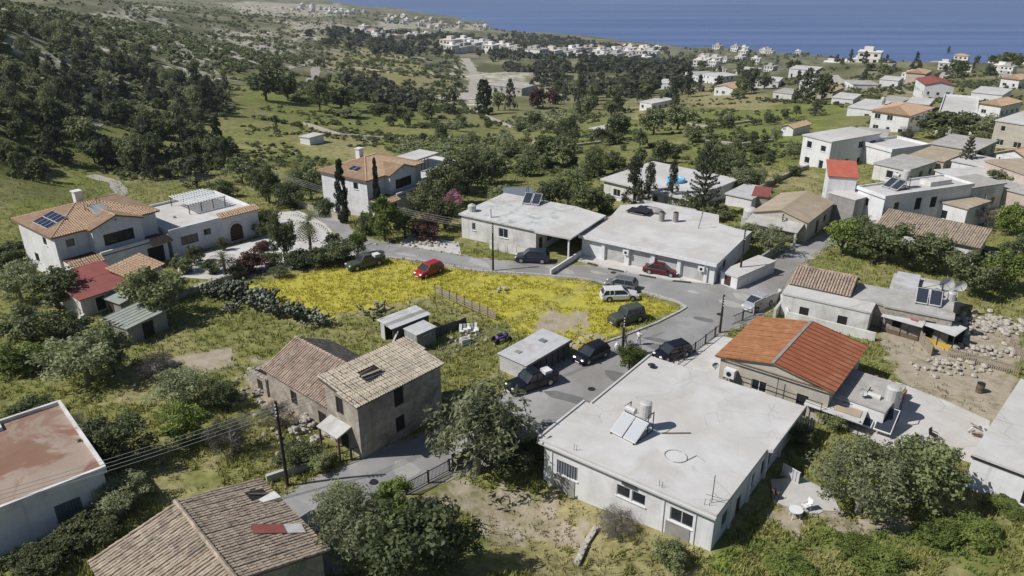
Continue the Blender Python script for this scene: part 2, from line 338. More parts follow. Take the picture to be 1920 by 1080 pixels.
Z_YEL = [[(-32.6,85.7),(-18.0,95.0),(-3.0,89.8),(-9.1,83.1),(-21.0,76.8)], [(-9.1,83.1),(-3.0,89.8),(8.6,88.1),(19.5,79.4),(12.8,75.4),(6.3,69.1)]]
Z_LUSH = [[(-90.8,133.4),(-89.5,160.2),(-73.0,141.6),(-65.9,116.4),(-80.3,115.5)], [(-55.9,180.8),(-28.6,184.6),(-11.0,155.3),(2.5,179.8),(-10.2,244.3),(-39.7,219.4),(-60.2,186.8)], [(-164.8,774.2),(-98.0,816.4),(-60.1,494.1),(-94.5,438.2)],
 [(-127.0,411.8),(-82.0,506.6),(-30.4,275.4),(-59.8,240.5),(-110.3,301.3)], [(71.8,308.1),(147.0,337.9),(59.7,157.2),(36.6,152.3)], [(17.2,45.2),(37.4,45.0),(33.6,38.8),(13.8,39.0)], [(-108.8,164.3),(-112.1,214.5),(-92.9,165.2),(-96.9,143.1)],
 [(-2.4,171.2),(11.2,177.5),(9.7,151.4),(-1.0,146.1)], [(6.8,245.5),(47.0,311.4),(44.3,219.5),(11.2,177.5)]]
Z_CHALK = [[(-335.4,694.4),(-276.3,666.5),(-164.9,459.1),(-136.8,357.9),(-147.5,350.2),(-147.0,313.1),(-171.9,355.0)], [(-324.5,1127.0),(-327.9,1565.5),(-220.8,1118.9),(-229.1,868.1)],
 [(-51.4,857.2),(-23.8,589.0),(-10.1,369.9),(-22.6,367.7),(-43.1,531.5)], [(-12.0,594.1),(47.9,592.7),(31.1,415.8),(0.0,441.9)], [(-291.4,1712.5),(-60.9,2324.4),(-14.3,2175.0),(-163.8,1556.5),(-249.9,1464.2)],
 [(-36.7,683.7),(0.0,749.8),(0.0,534.9),(-21.6,531.6)], [(-196.6,332.1),(-188.5,348.5),(-159.0,313.7),(-137.7,245.8)], [(-128.5,245.0),(-147.0,313.1),(-118.3,265.0),(-119.9,239.0)], [(-277.6,781.4),(-269.5,932.1),(-199.9,753.5),(-178.5,536.8)], [(-142.2,336.5),(-137.3,379.7),(-117.2,354.8),(-119.8,316.4)], [(-158.5,594.1),(-156.7,735.1),(-121.0,602.3),(-116.0,467.1)], [(-681.3,1876.4),(-619.1,2981.2),(-360.8,1842.6),(-412.2,1315.5)], [(-241.8,387.9),(-662.8,1621.3),(-356.4,866.8),(-210.1,333.9)], [(-314.6,1411.8),(-201.3,1532.2),(-169.6,987.4),(-231.5,1034.8)], [(-173.9,726.5),(-113.3,809.6),(-49.9,569.5),(-105.4,604.4)]]
def zone(x, y, polys, amp, s):
    dx = (vn(x/amp, y/amp, s)-.5)*amp*1.2+(vn(x*3/amp, y*3/amp, s+9)-.5)*amp*.5
    dy = (vn(x/amp, y/amp, s+3)-.5)*amp*1.2+(vn(x*3/amp, y*3/amp, s+6)-.5)*amp*.5
    r = np.zeros(x.shape)
    for p in polys: r = np.maximum(r, inpoly(x+dx, y+dy, p).astype(float))
    return r
def amps(x, y): return 2.0

# ------------------------------------------------------------------ ground sheet
NA, NR = 500, 420
th = np.linspace(R(-105), R(105), NA); rr = np.geomspace(9, 4200, NR)
TT, RR = np.meshgrid(th, rr); GX = (RR*np.sin(TT)).ravel(); GY = (RR*np.cos(TT)).ravel(); GR = RR.ravel()
GZ = HT(GX, GY)
idx = np.arange(NA*NR).reshape(NR, NA)
GF = np.stack([idx[:-1, :-1], idx[:-1, 1:], idx[1:, 1:], idx[1:, :-1]], -1).reshape(-1, 4)[:, ::-1]
def ground_material():
    m = bpy.data.materials.new('village_ground'); m.use_nodes = True; t = NT(m); b = t.n['Principled BSDF']
    b.inputs['Roughness'].default_value = .95; b.inputs['Specular IOR Level'].default_value = .1
    co = t.new('ShaderNodeNewGeometry').outputs['Position']
    n1 = t.noise(co, .9, 8, .65); n2 = t.noise(co, .12, 6, .6); n3 = t.noise(co, .022, 6, .6); n4 = t.noise(co, 3.5, 4, .7)
    green = t.mix(t.ramp(n1, [(.35, 0.), (.68, 1.)]), (.10,.115,.035), (.25,.25,.085))
    dryg = t.mix(t.ramp(n1, [(.3, 0.), (.7, 1.)]), (.19,.165,.075), (.37,.33,.17))
    lush = t.mix(t.ramp(n1, [(.3, 0.), (.7, 1.)]), (.095,.135,.025), (.21,.25,.055))
    lush = t.mix(t.ramp(n2, [(.48, 0.), (.72, .7)]), lush, (.25,.245,.085))
    dirt = t.mix(t.ramp(n1, [(.3, 0.), (.7, 1.)]), (.27,.225,.165), (.40,.35,.275))
    chalk = t.mix(t.ramp(n2, [(.35, 0.), (.65, 1.)]), (.30,.27,.20), (.56,.53,.46))
    yel = t.mix(t.ramp(n1, [(.3, 0.), (.7, 1.)]), (.32,.29,.05), (.47,.43,.08))
    yel = t.mix(t.ramp(n4, [(.5, 0.), (.72, .4)]), yel, (.24,.235,.04))
    scrub = t.mix(t.ramp(n3, [(.4, 0.), (.62, 1.)]), (.095,.095,.055), (.27,.25,.165))
    base = t.mix(t.ramp(n2, [(.45, 0.), (.7, .8)]), green, dryg)
    base = t.mix(t.attr('far'), base, t.mix(t.ramp(n1, [(.42, 0.), (.6, .55)]), scrub, (.085,.10,.038)))
    def lay(base, col, name, lo=.35, hi=.6):
        f = t.math('MULTIPLY', t.attr(name), t.ramp(t.math('ADD', t.math('MULTIPLY', n2, .5), t.math('MULTIPLY', n1, .5)), [(lo, .35), (hi, 1.)]))
        return t.mix(f, base, col)
    base = lay(base, chalk, 'chalk', .42, .6)
    lush = t.mix(t.ramp(t.noise(co, .05, 7, .65, .5), [(.46, 0.), (.6, .75)]), lush, (.115,.115,.05))
    lush = t.mix(t.ramp(t.noise(co, .033, 6, .6, 1.), [(.58, 0.), (.68, .8)]), lush, (.30,.27,.15))
    base = lay(base, lush, 'lush'); base = lay(base, dryg, 'dry')
    base = lay(base, yel, 'yel', .3, .5); base = lay(base, dirt, 'dirt', .3, .5)
    base = t.mix(t.ramp(t.noise(co, .28, 6, .7), [(.57, 0.), (.66, .45)]), base, (.075,.08,.03))
    t.l.new(base, b.inputs['Base Color'])
    bp = t.new('ShaderNodeBump'); bp.inputs['Strength'].default_value = .6; bp.inputs['Distance'].default_value = .25
    t.l.new(n1, bp.inputs['Height']); t.l.new(bp.outputs[0], b.inputs['Normal']); return m
gme = np_mesh('ground', np.stack([GX, GY, GZ], 1), GF, ground_material(), smooth=True)
near = GR < 260
def setattr_pt(me, name, v): at = me.attributes.new(name, 'FLOAT', 'POINT'); at.data.foreach_set('value', np.asarray(v, np.float32))
zd = zone(GX, GY, Z_DIRT, 2.0, 11); zr = zone(GX, GY, Z_DRY, 4.0, 12); zy = zone(GX, GY, Z_YEL, .7, 13)
zl = zone(GX, GY, Z_LUSH, 12.0, 14); zc = zone(GX, GY, Z_CHALK, 40.0, 15)
for nm_, v_ in (('dirt', zd), ('dry', zr), ('yel', zy), ('lush', zl), ('chalk', zc), ('far', np.clip((GR-230)/250, 0, 1))): setattr_pt(gme, nm_, v_)
tag(link('ground', gme), kind='structure')
SEA = -170.0
def sea_material():
    m = bpy.data.materials.new('sea_water'); m.use_nodes = True; t = NT(m); b = t.n['Principled BSDF']
    co = t.new('ShaderNodeNewGeometry').outputs['Position']
    mp = t.new('ShaderNodeMapping'); mp.inputs['Scale'].default_value = (.0007, .009, 1); t.l.new(co, mp.inputs[0])
    n = t.noise(mp.outputs[0], 1.0, 5, .6)
    c = t.mix(t.ramp(n, [(.4, 0.), (.66, 1.)]), (.052,.102,.255), (.10,.165,.345))
    t.l.new(c, b.inputs['Base Color']); b.inputs['Roughness'].default_value = .42; b.inputs['Specular IOR Level'].default_value = .35
    bp = t.new('ShaderNodeBump'); bp.inputs['Strength'].default_value = .5; bp.inputs['Distance'].default_value = 1.5
    t.l.new(t.noise(co, .03, 6, .7), bp.inputs['Height']); t.l.new(bp.outputs[0], b.inputs['Normal']); return m
sea = MB().add([(-60000, -3000, SEA), (60000, -3000, SEA), (60000, 80000, SEA), (-60000, 80000, SEA)], [(0, 1, 2, 3)]).build('sea', sea_material())
tag(sea, kind='structure')

# ------------------------------------------------------------------ roads and yards (draped sheets)
def dense(poly, step, closed=True):
    out = []; n = len(poly)
    for k in range(n if closed else n-1):
        a = poly[k]; b = poly[(k+1) % n]; L = math.hypot(b[0]-a[0], b[1]-a[1]); c = max(1, int(L/step))
        for i in range(c): out.append((a[0]+(b[0]-a[0])*i/c, a[1]+(b[1]-a[1])*i/c))
    if not closed: out.append(poly[-1])
    return out
PAVED_POLY = []
def sheet(name, poly, material, lift, step=2.0, parent=None, kind='structure', skirt=0):
    PAVED_POLY.append(poly)
    bd = dense(poly, step); xs = [p[0] for p in bd]; ys = [p[1] for p in bd]
    gx, gy = np.meshgrid(np.arange(min(xs), max(xs), step), np.arange(min(ys), max(ys), step)); gx = gx.ravel(); gy = gy.ravel()
    k = inpoly(gx, gy, bd); ins = [(float(a), float(b)) for a, b in zip(gx[k], gy[k])]
    vs = [Vector(p) for p in bd+ins]; n = len(bd)
    v, e, f, *_ = delaunay_2d_cdt(vs, [(i, (i+1) % n) for i in range(n)], [list(range(n))], 1, 1e-4)
    X = np.array([p.x for p in v]); Y = np.array([p.y for p in v]); Zz = HT(X, Y)+lift
    mb = MB(); mb.add(list(zip(X, Y, Zz)), [list(q) for q in f])
    if skirt:
        zz = HT(np.array(xs), np.array(ys))+lift
        mb.add([(x, y, z) for x, y, z in zip(xs, ys, zz)]+[(x, y, z-skirt) for x, y, z in zip(xs, ys, zz)], [(i, (i+1) % n, n+(i+1) % n, n+i) for i in range(n)])
    o = fixn(mb.build(name, material))
    return tag(o, kind=kind)
def strip(name, line, w, material, lift, step=3.0, kind='structure'):
    p = dense(line, step, False); L = []; Rr = []
    for i, q in enumerate(p):
        a = p[max(0, i-1)]; b = p[min(len(p)-1, i+1)]; d = Vector((b[0]-a[0], b[1]-a[1])).normalized()
        ww = w/2*(1+.15*math.sin(i*1.7)); L.append((q[0]-d.y*ww, q[1]+d.x*ww)); Rr.append((q[0]+d.y*ww, q[1]-d.x*ww))
    V = []
    for a, q, b in zip(L, p, Rr): V += [(*a, gz(*a)+lift), (*q, gz(*q)+lift), (*b, gz(*b)+lift)]
    F = []
    for i in range(len(p)-1): F += [(i*3, i*3+1, i*3+4, i*3+3), (i*3+1, i*3+2, i*3+5, i*3+4)]
    return tag(fixn(MB().add(V, F).build(name, material)), kind=kind)
M['asphalt'] = mat('worn_asphalt', (.29,.287,.283), (.225,.224,.222), scale=.35, stain=(.38,.37,.355), stain_amt=.8, stain_scale=.13, bump=.15, bump_scale=30, grime=.8)
M['patch'] = mat('dark_asphalt_patch', (.17,.17,.17), (.13,.13,.13), scale=1.2, grime=.5)
M['patchpale'] = mat('pale_cement_patch', (.40,.39,.37), (.33,.32,.30), scale=1.2, grime=.5)
M['verge'] = mat('gravel_verge', (.36,.32,.26), (.25,.22,.17), scale=.8, stain=(.14,.15,.06), stain_amt=.8, stain_scale=.4)
M['track'] = mat('pale_dirt_track', (.42,.39,.34), (.33,.30,.25), scale=.4)
road = sheet('road', [(-31.0,119.3),(-26.3,113.2),(-22.4,104.9),(-19.4,101.7),(-13.1,98.5),(-6.4,95.3),(0.7,93.3),(6.9,92.6),(12.3,91.2),(16.0,89.1),(19.7,87.3),(24.1,86.3),(28.1,87.9),(33.2,93.0),(36.7,97.4),(40.0,100.8),(45.7,104.0),(54.5,110.2),(60.9,113.7),(60.4,111.7),(54.2,107.7),(45.7,100.6),(41.7,98.1),(35.3,90.0),(32.2,84.1),(27.2,76.9),(22.1,73.3),(18.4,68.9),(12.3,62.5),(6.9,55.7),(2.2,52.1),(-2.6,51.3),(-4.5,51.0),(-7.1,48.8),(-10.3,45.5),(-11.4,42.5),(-11.2,38.8),(-14.0,38.8),(-16.4,42.3),(-17.4,46.0),(-16.8,47.2),(-14.6,49.4),(-12.0,51.4),(-9.8,53.4),(-6.8,55.6),(-5.6,56.9),(-1.5,60.5),(1.3,63.0),(4.2,66.0),(6.5,68.8),(11.2,72.0),(15.7,75.4),(19.8,79.1),(19.9,80.8),(15.3,84.6),(8.6,88.3),(2.7,89.5),(-4.1,90.5),(-11.1,93.7),(-18.1,95.6),(-21.7,97.7),(-24.3,103.7),(-28.3,110.9),(-31.5,115.9)], M['asphalt'], .05, 2.0)
def verge(poly):
    d = dense(poly, 1.2); n = len(d); ar = sum(d[i][0]*d[(i+1)%n][1]-d[(i+1)%n][0]*d[i][1] for i in range(n)); s = 1 if ar > 0 else -1; out = []
    for i, p in enumerate(d):
        q = Vector((d[(i+1)%n][0]-d[i-1][0], d[(i+1)%n][1]-d[i-1][1]))
        if q.length < 1e-4: continue
        q.normalize(); w = .15+.75*float(vn(np.array([p[0]/1.7]), np.array([p[1]/1.7]), 41)[0]); out.append((p[0]+q.y*s*w, p[1]-q.x*s*w))
    k = sheet('road_verge', out, M['verge'], .025, 2.0); PAVED_POLY.pop()
verge(PAVED_POLY[0])
rp_ = random.Random(3)
for q_ in [(-14.2,96.0),(-4.2,93.0),(6.1,91.0),(10.8,90.0),(21.6,84.1),(25.2,80.8),(27.5,82.3),(21.2,76.7),(15.6,71.7),(12.0,66.1),(4.9,60.4),(1.8,56.3),(-2.7,53.2),(-8.5,50.7),(-12.9,47.0),(38.4,95.8),(10.2,64.2),(15.9,69.9)]:
    n_ = rp_.randint(6, 9); sx, sy = rp_.uniform(.8, 2.8), rp_.uniform(.4, 1.1); an = rp_.uniform(-.9, -.4)
    vs_ = []
    for i_ in range(n_):
        t_ = 6.283*i_/n_; u_, v_ = math.cos(t_)*sx*rp_.uniform(.75, 1.1), math.sin(t_)*sy*rp_.uniform(.75, 1.1); x_, y_ = q_[0]+u_*math.cos(an)-v_*math.sin(an), q_[1]+u_*math.sin(an)+v_*math.cos(an); vs_.append((x_, y_, gz(x_, y_)+.062))
    MB().poly(vs_).build('road_patch', M['patch'] if rp_.random() < .6 else M['patchpale'], road)
for q_ in [(12.8,90.0),(23.3,78.0),(7.4,61.9),(-10.8,48.8)]: MB().cyl((q_[0],q_[1],gz(*q_)+.04),(q_[0],q_[1],gz(*q_)+.07),.36,.36,14).build('manhole_cover', M['iron'], road)
M['yardwhite'] = mat('whitewashed_yard', (.56,.55,.53), (.47,.46,.44), scale=.5, stain=(.33,.30,.26), stain_amt=.6, stain_scale=.25, grime=.7)
sheet('villa_driveway', [(-41.6,88.8),(-45.5,97.5),(-41.0,99.0),(-37.1,103.0),(-34.1,108.6),(-39.5,118.7),(-34.6,119.7),(-28.3,110.9),(-22.6,98.8),(-19.2,96.0),(-27.4,92.0),(-32.5,88.5),(-36.9,87.8)], M['yardwhite'], .035, 2.0)
sheet('shop_forecourt', [(8.8,94.3),(9.5,97.8),(13.5,96.1),(20.4,91.2),(24.4,87.6),(28.2,88.3),(24.1,86.5),(19.9,87.5),(16.1,89.3),(12.3,91.4)], M['yardwhite'], .11, 2.0, skirt=.2)
sheet('house_forecourt', [(-15.7,98.9),(-14.6,104.7),(-7.4,101.1),(-6.8,96.1),(-13.1,98.7)], M['yardwhite'], .04, 2.0)
sheet('patio', [(13.5,68.5),(18.4,68.9),(21.9,72.9),(24.6,71.6),(25.0,59.3),(21.6,61.1),(16.7,66.1)], M['yardwhite'], .06, 2.0)
sheet('yard_terrace', [(29.1,59.3),(34.1,65.0),(36.8,63.0),(39.6,59.8),(41.6,56.8),(37.6,50.1),(34.8,52.2),(30.8,52.9),(28.0,56.0)], M['yardwhite'], .07, 2.0)
sheet('garden_slab', [(20.1,48.8),(22.5,49.1),(24.2,47.1),(24.0,45.0),(21.2,45.3),(19.4,46.0)], M['concrete'], .05, 2.0)
for nm_, w_, pts_ in (('footpath', 2.2, [(-113.4,217.4),(-102.1,189.6),(-99.5,180.6),(-98.5,174.8)]), ('dirt_track', 2.6, [(-88.0,157.0),(-81.6,153.9),(-73.1,139.8),(-71.7,132.3),(-70.8,127.8)]),
   ('dirt_track', 3.0, [(-113.8,246.3),(-113.7,270.7),(-122.0,311.1),(-122.9,337.4)]), ('dirt_track', 5.0, [(-149.9,432.1),(-218.7,717.6),(-229.1,868.1),(-234.3,1017.6)]), ('dirt_track', 4.0, [(-153.8,452.5),(-127.6,432.7),(-124.5,482.4),(-141.9,589.7),(-153.7,598.2)]),
   ('dirt_track', 5.0, [(-141.9,589.7),(-109.9,441.8),(-95.1,369.7)]), ('dirt_track', 9.0, [(-49.7,846.1),(-38.8,772.7),(-27.7,613.0),(-25.1,529.8),(-21.5,395.1)]), ('dirt_track', 8.0, [(-180.7,801.0),(-151.9,816.1),(-108.7,815.5),(-87.2,816.6)]), ('dirt_track', 4.0, [(170.3,369.8),(172.5,343.7),(181.5,318.1),(188.4,294.3)]),
   ('dirt_track', 6.0, [(179.5,445.0),(169.3,404.4),(153.0,367.1)])):
    strip(nm_, pts_, w_, M['track'], .12 if w_ > 3.9 else .09, 3.0 if w_ < 4 else 8.0)

def haze_material():
    m = bpy.data.materials.new('thin_haze'); m.use_nodes = True; t = NT(m); t.n.remove(t.n['Principled BSDF'])
    v = t.new('ShaderNodeVolumePrincipled'); v.inputs['Color'].default_value = (.86,.92,1.0,1); v.inputs['Density'].default_value = .00009; v.inputs['Anisotropy'].default_value = .2
    t.l.new(v.outputs[0], t.n['Material Output'].inputs['Volume']); return m
tag(MB().box(-60500, 60500, -3500, 80500, -214, 62).build('haze', haze_material()), 'thin bluish sea haze over the whole landscape', 'haze', kind='stuff')

# ------------------------------------------------------------------ building kit
def wall_mesh(mb, side, W, D, z0, z1, holes, off=(0, 0), depth=.14):
    """one wall with real openings and reveals; holes = (s, z, w, h)"""
    ox, oy = off
    def P(s, z, d=0.0):
        if side == 'f': return (ox+s, oy+d, z)
        if side == 'r': return (ox+W-d, oy+s, z)
        if side == 'b': return (ox+W-s, oy+D-d, z)
        return (ox+d, oy+D-s, z)
    L = W if side in 'fb' else D
    ss = sorted({0, L, *[h[0] for h in holes], *[h[0]+h[2] for h in holes]}); zs = sorted({z0, z1, *[h[1] for h in holes], *[h[1]+h[3] for h in holes]})
    ss = [q for q in ss if -1e-6 <= q <= L+1e-6]; zs = [q for q in zs if z0-1e-6 <= q <= z1+1e-6]
    for a, b in zip(ss[:-1], ss[1:]):
        for c, d in zip(zs[:-1], zs[1:]):
            m, n = (a+b)/2, (c+d)/2
            if any(h[0] < m < h[0]+h[2] and h[1] < n < h[1]+h[3] for h in holes): continue
            mb.poly([P(a, c), P(b, c), P(b, d), P(a, d)])
    for s, z, w, h in holes:
        e = .2
        for q in ([(s,z),(s+w,z)], [(s+w,z),(s+w,z+h)], [(s+w,z+h),(s,z+h)], [(s,z+h),(s,z)]):
            (a, b), (c, d) = q
            mb.poly([P(a, b), P(a, b, e), P(c, d, e), P(c, d)])
    return P
def opening(root, P, s, z, w, h, ty):
    def bx(mb, s0, s1, z0, z1, d0, d1):
        v = [P(s0,z0,d0),P(s1,z0,d0),P(s1,z1,d0),P(s0,z1,d0),P(s0,z0,d1),P(s1,z0,d1),P(s1,z1,d1),P(s0,z1,d1)]
        mb.add(v, [(0,1,2,3),(7,6,5,4),(0,4,5,1),(1,5,6,2),(2,6,7,3),(3,7,4,0)])
    if ty in 'wbgh':
        fm = {'w': M['framew'], 'b': M['frameb'], 'g': M['alu'], 'h': M['wood']}[ty]
        mb = MB(); t = .06
        bx(mb, s, s+t, z, z+h, .06, .13); bx(mb, s+w-t, s+w, z, z+h, .06, .13); bx(mb, s+t, s+w-t, z, z+t, .06, .13); bx(mb, s+t, s+w-t, z+h-t, z+h, .06, .13)
        n = max(1, round(w/.85))
        for k in range(1, n): bx(mb, s+w*k/n-.03, s+w*k/n+.03, z+t, z+h-t, .065, .128)
        win = mb.build('window', fm, root)
        for k in range(n):
            pm = MB(); bx(pm, s+w*k/n+.03, s+w*(k+1)/n-.03, z+t-.01, z+h-t+.01, .1, .115); pm.build('pane', M['dark'] if ty == 'h' else M['glass'], win)
        if ty != 'h':
            sm = MB(); bx(sm, s-.08, s+w+.08, z-.08, z-.005, -.1, .08); sm.build('sill', M['white'], win)
    elif ty == 'c':
        mb = MB(); bx(mb, s, s+w, z, z+h, .08, .12); win = mb.build('window', M['glass_blue'], root)
        sm = MB(); bx(sm, s-.08, s+w+.08, z-.08, z-.005, -.1, .08); sm.build('sill', M['white'], win)
        for k in range(1, 8):
            gm = MB(); bx(gm, s+w*k/8-.015, s+w*k/8+.015, z, z+h, .02, .05); gm.build('bar', M['iron'], win)
    elif ty in 'dD':
        mb = MB(); bx(mb, s, s+w, z, z+h, .1, .16); dr = mb.build('door', M['doorb'] if ty == 'd' else M['dark'], root)
        if ty == 'd':
            pm = MB(); bx(pm, s+.12, s+w-.12, z+h*.55, z+h-.15, .085, .1); bx(pm, s+.12, s+w-.12, z+.15, z+h*.48, .085, .1); pm.build('panel', M['doorb'], dr)
            hm = MB(); bx(hm, s+w-.14, s+w-.08, z+h*.47, z+h*.52, .04, .1); hm.build('handle', M['steel'], dr)
    elif ty == 's':
        mb = MB(); bx(mb, s, s+w, z, z+h, .15, .18); dr = mb.build('roller_shutter', M['sheet'], root); n = int(h/.22)
        for k in range(n):
            q = MB(); bx(q, s+.02, s+w-.02, z+h*k/n+.015, z+h*(k+1)/n-.015, .12, .15); q.build('slat', M['sheet'], dr)
def walls(root, W, D, z0, z1, wm, wins=(), off=(0, 0), sides='frbl', name='wall'):
    mb = MB(); P = {}
    for sd in sides:
        P[sd] = wall_mesh(mb, sd, W, D, z0, z1, [w[1:5] for w in wins if w[0] == sd], off)
    o = mb.build(name, wm, root)
    for w in wins: opening(root, P[w[0]], *w[1:])
    return o
def flatroof(root, x0, x1, y0, y1, z, rm, over=.25, t=.22, par=.0, pm=None, pt=.2):
    mb = MB().box(x0-over, x1+over, y0-over, y1+over, z-t, z); r = mb.build('roof', rm, root)
    if par:
        q = MB(); a, b, c, d = x0-over, x1+over, y0-over, y1+over; e = .003
        q.box(a-e, b+e, c-e, c+pt, z-t+.02, z+par); q.box(a-e, b+e, d-pt, d+e, z-t+.02, z+par); q.box(a-e, a+pt, c+pt, d-pt, z-t+.02, z+par); q.box(b-pt, b+e, c+pt, d-pt, z-t+.02, z+par)
        q.build('parapet', pm or M['white'], root)
    return r
def clip_line(poly2, a):
    bs = []
    n = len(poly2)
    for i in range(n):
        (a0, b0), (a1, b1) = poly2[i], poly2[(i+1) % n]
        if (a0 <= a < a1) or (a1 <= a < a0): bs.append(b0+(b1-b0)*(a-a0)/(a1-a0))
    return (min(bs), max(bs)) if len(bs) >= 2 else None
def tiles(parent, poly, m, spacing=.24, tl=.42, r=None, sep=True, seed=0, jit=.02, skip=None, segs=4, name='tile_row', bend=.0):
    rg = random.Random(seed); pts = [Vector(p) for p in poly]
    n = (pts[1]-pts[0]).cross(pts[2]-pts[1]).normalized()
    if n.z < 0: n = -n
    u = (Vector((0,0,1))-n*n.z).normalized(); v = u.cross(n)
    o = pts[0]; p2 = [((p-o).dot(v), (p-o).dot(u)) for p in pts]
    r = r or spacing*.46; amin = min(p[0] for p in p2); amax = max(p[0] for p in p2)
    cnt = max(1, int((amax-amin)/spacing)); st = (amax-amin)/cnt; out = []; mb = MB()
    for k in range(cnt):
        a = amin+(k+.5)*st; c = clip_line(p2, a)
        if not c: continue
        b0, b1 = c
        if b1-b0 < .15: continue
        if sep: mb = MB()
        nc = max(1, int(round((b1-b0)/tl))); L = (b1-b0)/nc; wob = rg.uniform(-jit, jit)
        for j in range(nc):
            bb = b0+j*L; ce = o+v*(a+wob+rg.uniform(-jit, jit)*.6)+u*bb
            if skip and skip(a, bb+L/2, (ce.x, ce.y)):
                if sep and mb.v: out.append(mb.build(name, m, parent)); mb = MB()
                continue
            l0 = n*(.018+rg.uniform(-.008, .014)); l1 = n*(.0+rg.uniform(0, .012)); sw = v*rg.uniform(-jit, jit)
            q = []
            for (e, lf, rr_) in ((-.03, l0, r), (L+.03, l1+sw, r*.84)):
                for i in range(segs+1):
                    t = math.pi*i/segs; q.append(ce+u*e+lf-v*math.cos(t)*rr_+n*math.sin(t)*rr_*.75)
            f = [(i, i+1, segs+2+i, segs+1+i) for i in range(segs)]+[list(range(segs+1))[::-1]]
            mb.add(q, f)
        if sep and mb.v: out.append(mb.build(name, m, parent))
    if not sep:
        ob = mb.build('roof_tiles', m, parent); ob['kind'] = 'stuff'; return ob
    return out
def hip(root, x0, x1, y0, y1, z, rise, over, tm, bm, sep=False, spacing=.3, tl=.38, seed=1, t=.16):
    a, b, c, d = x0-over, x1+over, y0-over, y1+over; w, dd = b-a, d-c
    if w >= dd: r0, r1 = (a+dd/2, (c+d)/2, z+rise), (b-dd/2, (c+d)/2, z+rise)
    else: r0, r1 = ((a+b)/2, c+w/2, z+rise), ((a+b)/2, d-w/2, z+rise)
    A, B, Cc, Dd = (a,c,z), (b,c,z), (b,d,z), (a,d,z)
    polys = [[A,B,r1,r0],[B,Cc,r1],[Cc,Dd,r0,r1],[Dd,A,r0]] if w >= dd else [[A,B,r0],[B,Cc,r1,r0],[Cc,Dd,r1],[Dd,A,r0,r1]]
    mb = MB()
    for p in polys: mb.poly(p)
    mb.add([(p[0],p[1],p[2]-t) for p in (A,B,Cc,Dd)]+[A,B,Cc,Dd], [(3,2,1,0),(0,1,5,4),(1,2,6,5),(2,3,7,6),(3,0,4,7)])
    r = mb.build('roof', bm, root)
    for i, p in enumerate(polys): tiles(r, p, tm, spacing, tl, sep=sep, seed=seed+i, jit=.008)
    rm = MB()
    for p, q in ((A,r0),(B,r1 if w >= dd else r0),(Cc,r1),(Dd,r0 if w >= dd else r1),(r0,r1)):
        p = Vector(p); q = Vector(q)
        if (q-p).length > .2: rm.cyl(p+Vector((0,0,.05)), q+Vector((0,0,.07)), .11, .11, 6)
    rm.build('ridge_tiles', tm, r); return r
def gable(root, x0, x1, y0, y1, z, rise, axis, over, tm, bm, sep=True, spacing=.24, tl=.42, seed=1, t=.12, wm=None, ridge_at=.5, tm2=None, skip=None, tiled=True):
    """ridge along 'x' or 'y'"""
    a, b, c, d = x0-over, x1+over, y0-over, y1+over
    if axis == 'x':
        yr = c+(d-c)*ridge_at; S1 = [(a,c,z),(b,c,z),(b,yr,z+rise),(a,yr,z+rise)]; S2 = [(b,d,z),(a,d,z),(a,yr,z+rise),(b,yr,z+rise)]
        G = [[(x0,y0,z-.02),(x0,y1,z-.02),(x0,yr,z+rise-.05)], [(x1,y0,z-.02),(x1,y1,z-.02),(x1,yr,z+rise-.05)]]; rl = ((a,yr,z+rise),(b,yr,z+rise))
    else:
        xr = a+(b-a)*ridge_at; S1 = [(a,d,z),(a,c,z),(xr,c,z+rise),(xr,d,z+rise)]; S2 = [(b,c,z),(b,d,z),(xr,d,z+rise),(xr,c,z+rise)]
        G = [[(x0,y0,z-.02),(x1,y0,z-.02),(xr,y0,z+rise-.05)], [(x0,y1,z-.02),(x1,y1,z-.02),(xr,y1,z+rise-.05)]]; rl = ((xr,c,z+rise),(xr,d,z+rise))
    mb = MB().slab(S1, t).slab(S2, t); r = fixn(mb.build('roof', bm, root))
    if wm:
        for q in G: MB().poly(q).build('gable_wall', wm, root)
    if tiled:
        tiles(r, S1, tm, spacing, tl, sep=sep, seed=seed, skip=skip); tiles(r, S2, tm2 or tm, spacing, tl, sep=sep, seed=seed+5, skip=skip)
        rm = MB(); p, q = Vector(rl[0]), Vector(rl[1]); n = max(1, int((q-p).length/.45))
        for k in range(n):
            rm.cyl(p.lerp(q, k/n)+Vector((0,0,.06)), p.lerp(q, (k+1.08)/n)+Vector((0,0,.03)), .15, .12, 7)
        rm.build('ridge_tiles', tm, r)
    return r, S1, S2
def root_of(name, label, fr, cat='house', group=None): return thing(name, label, cat, fr[:3], fr[3], group)
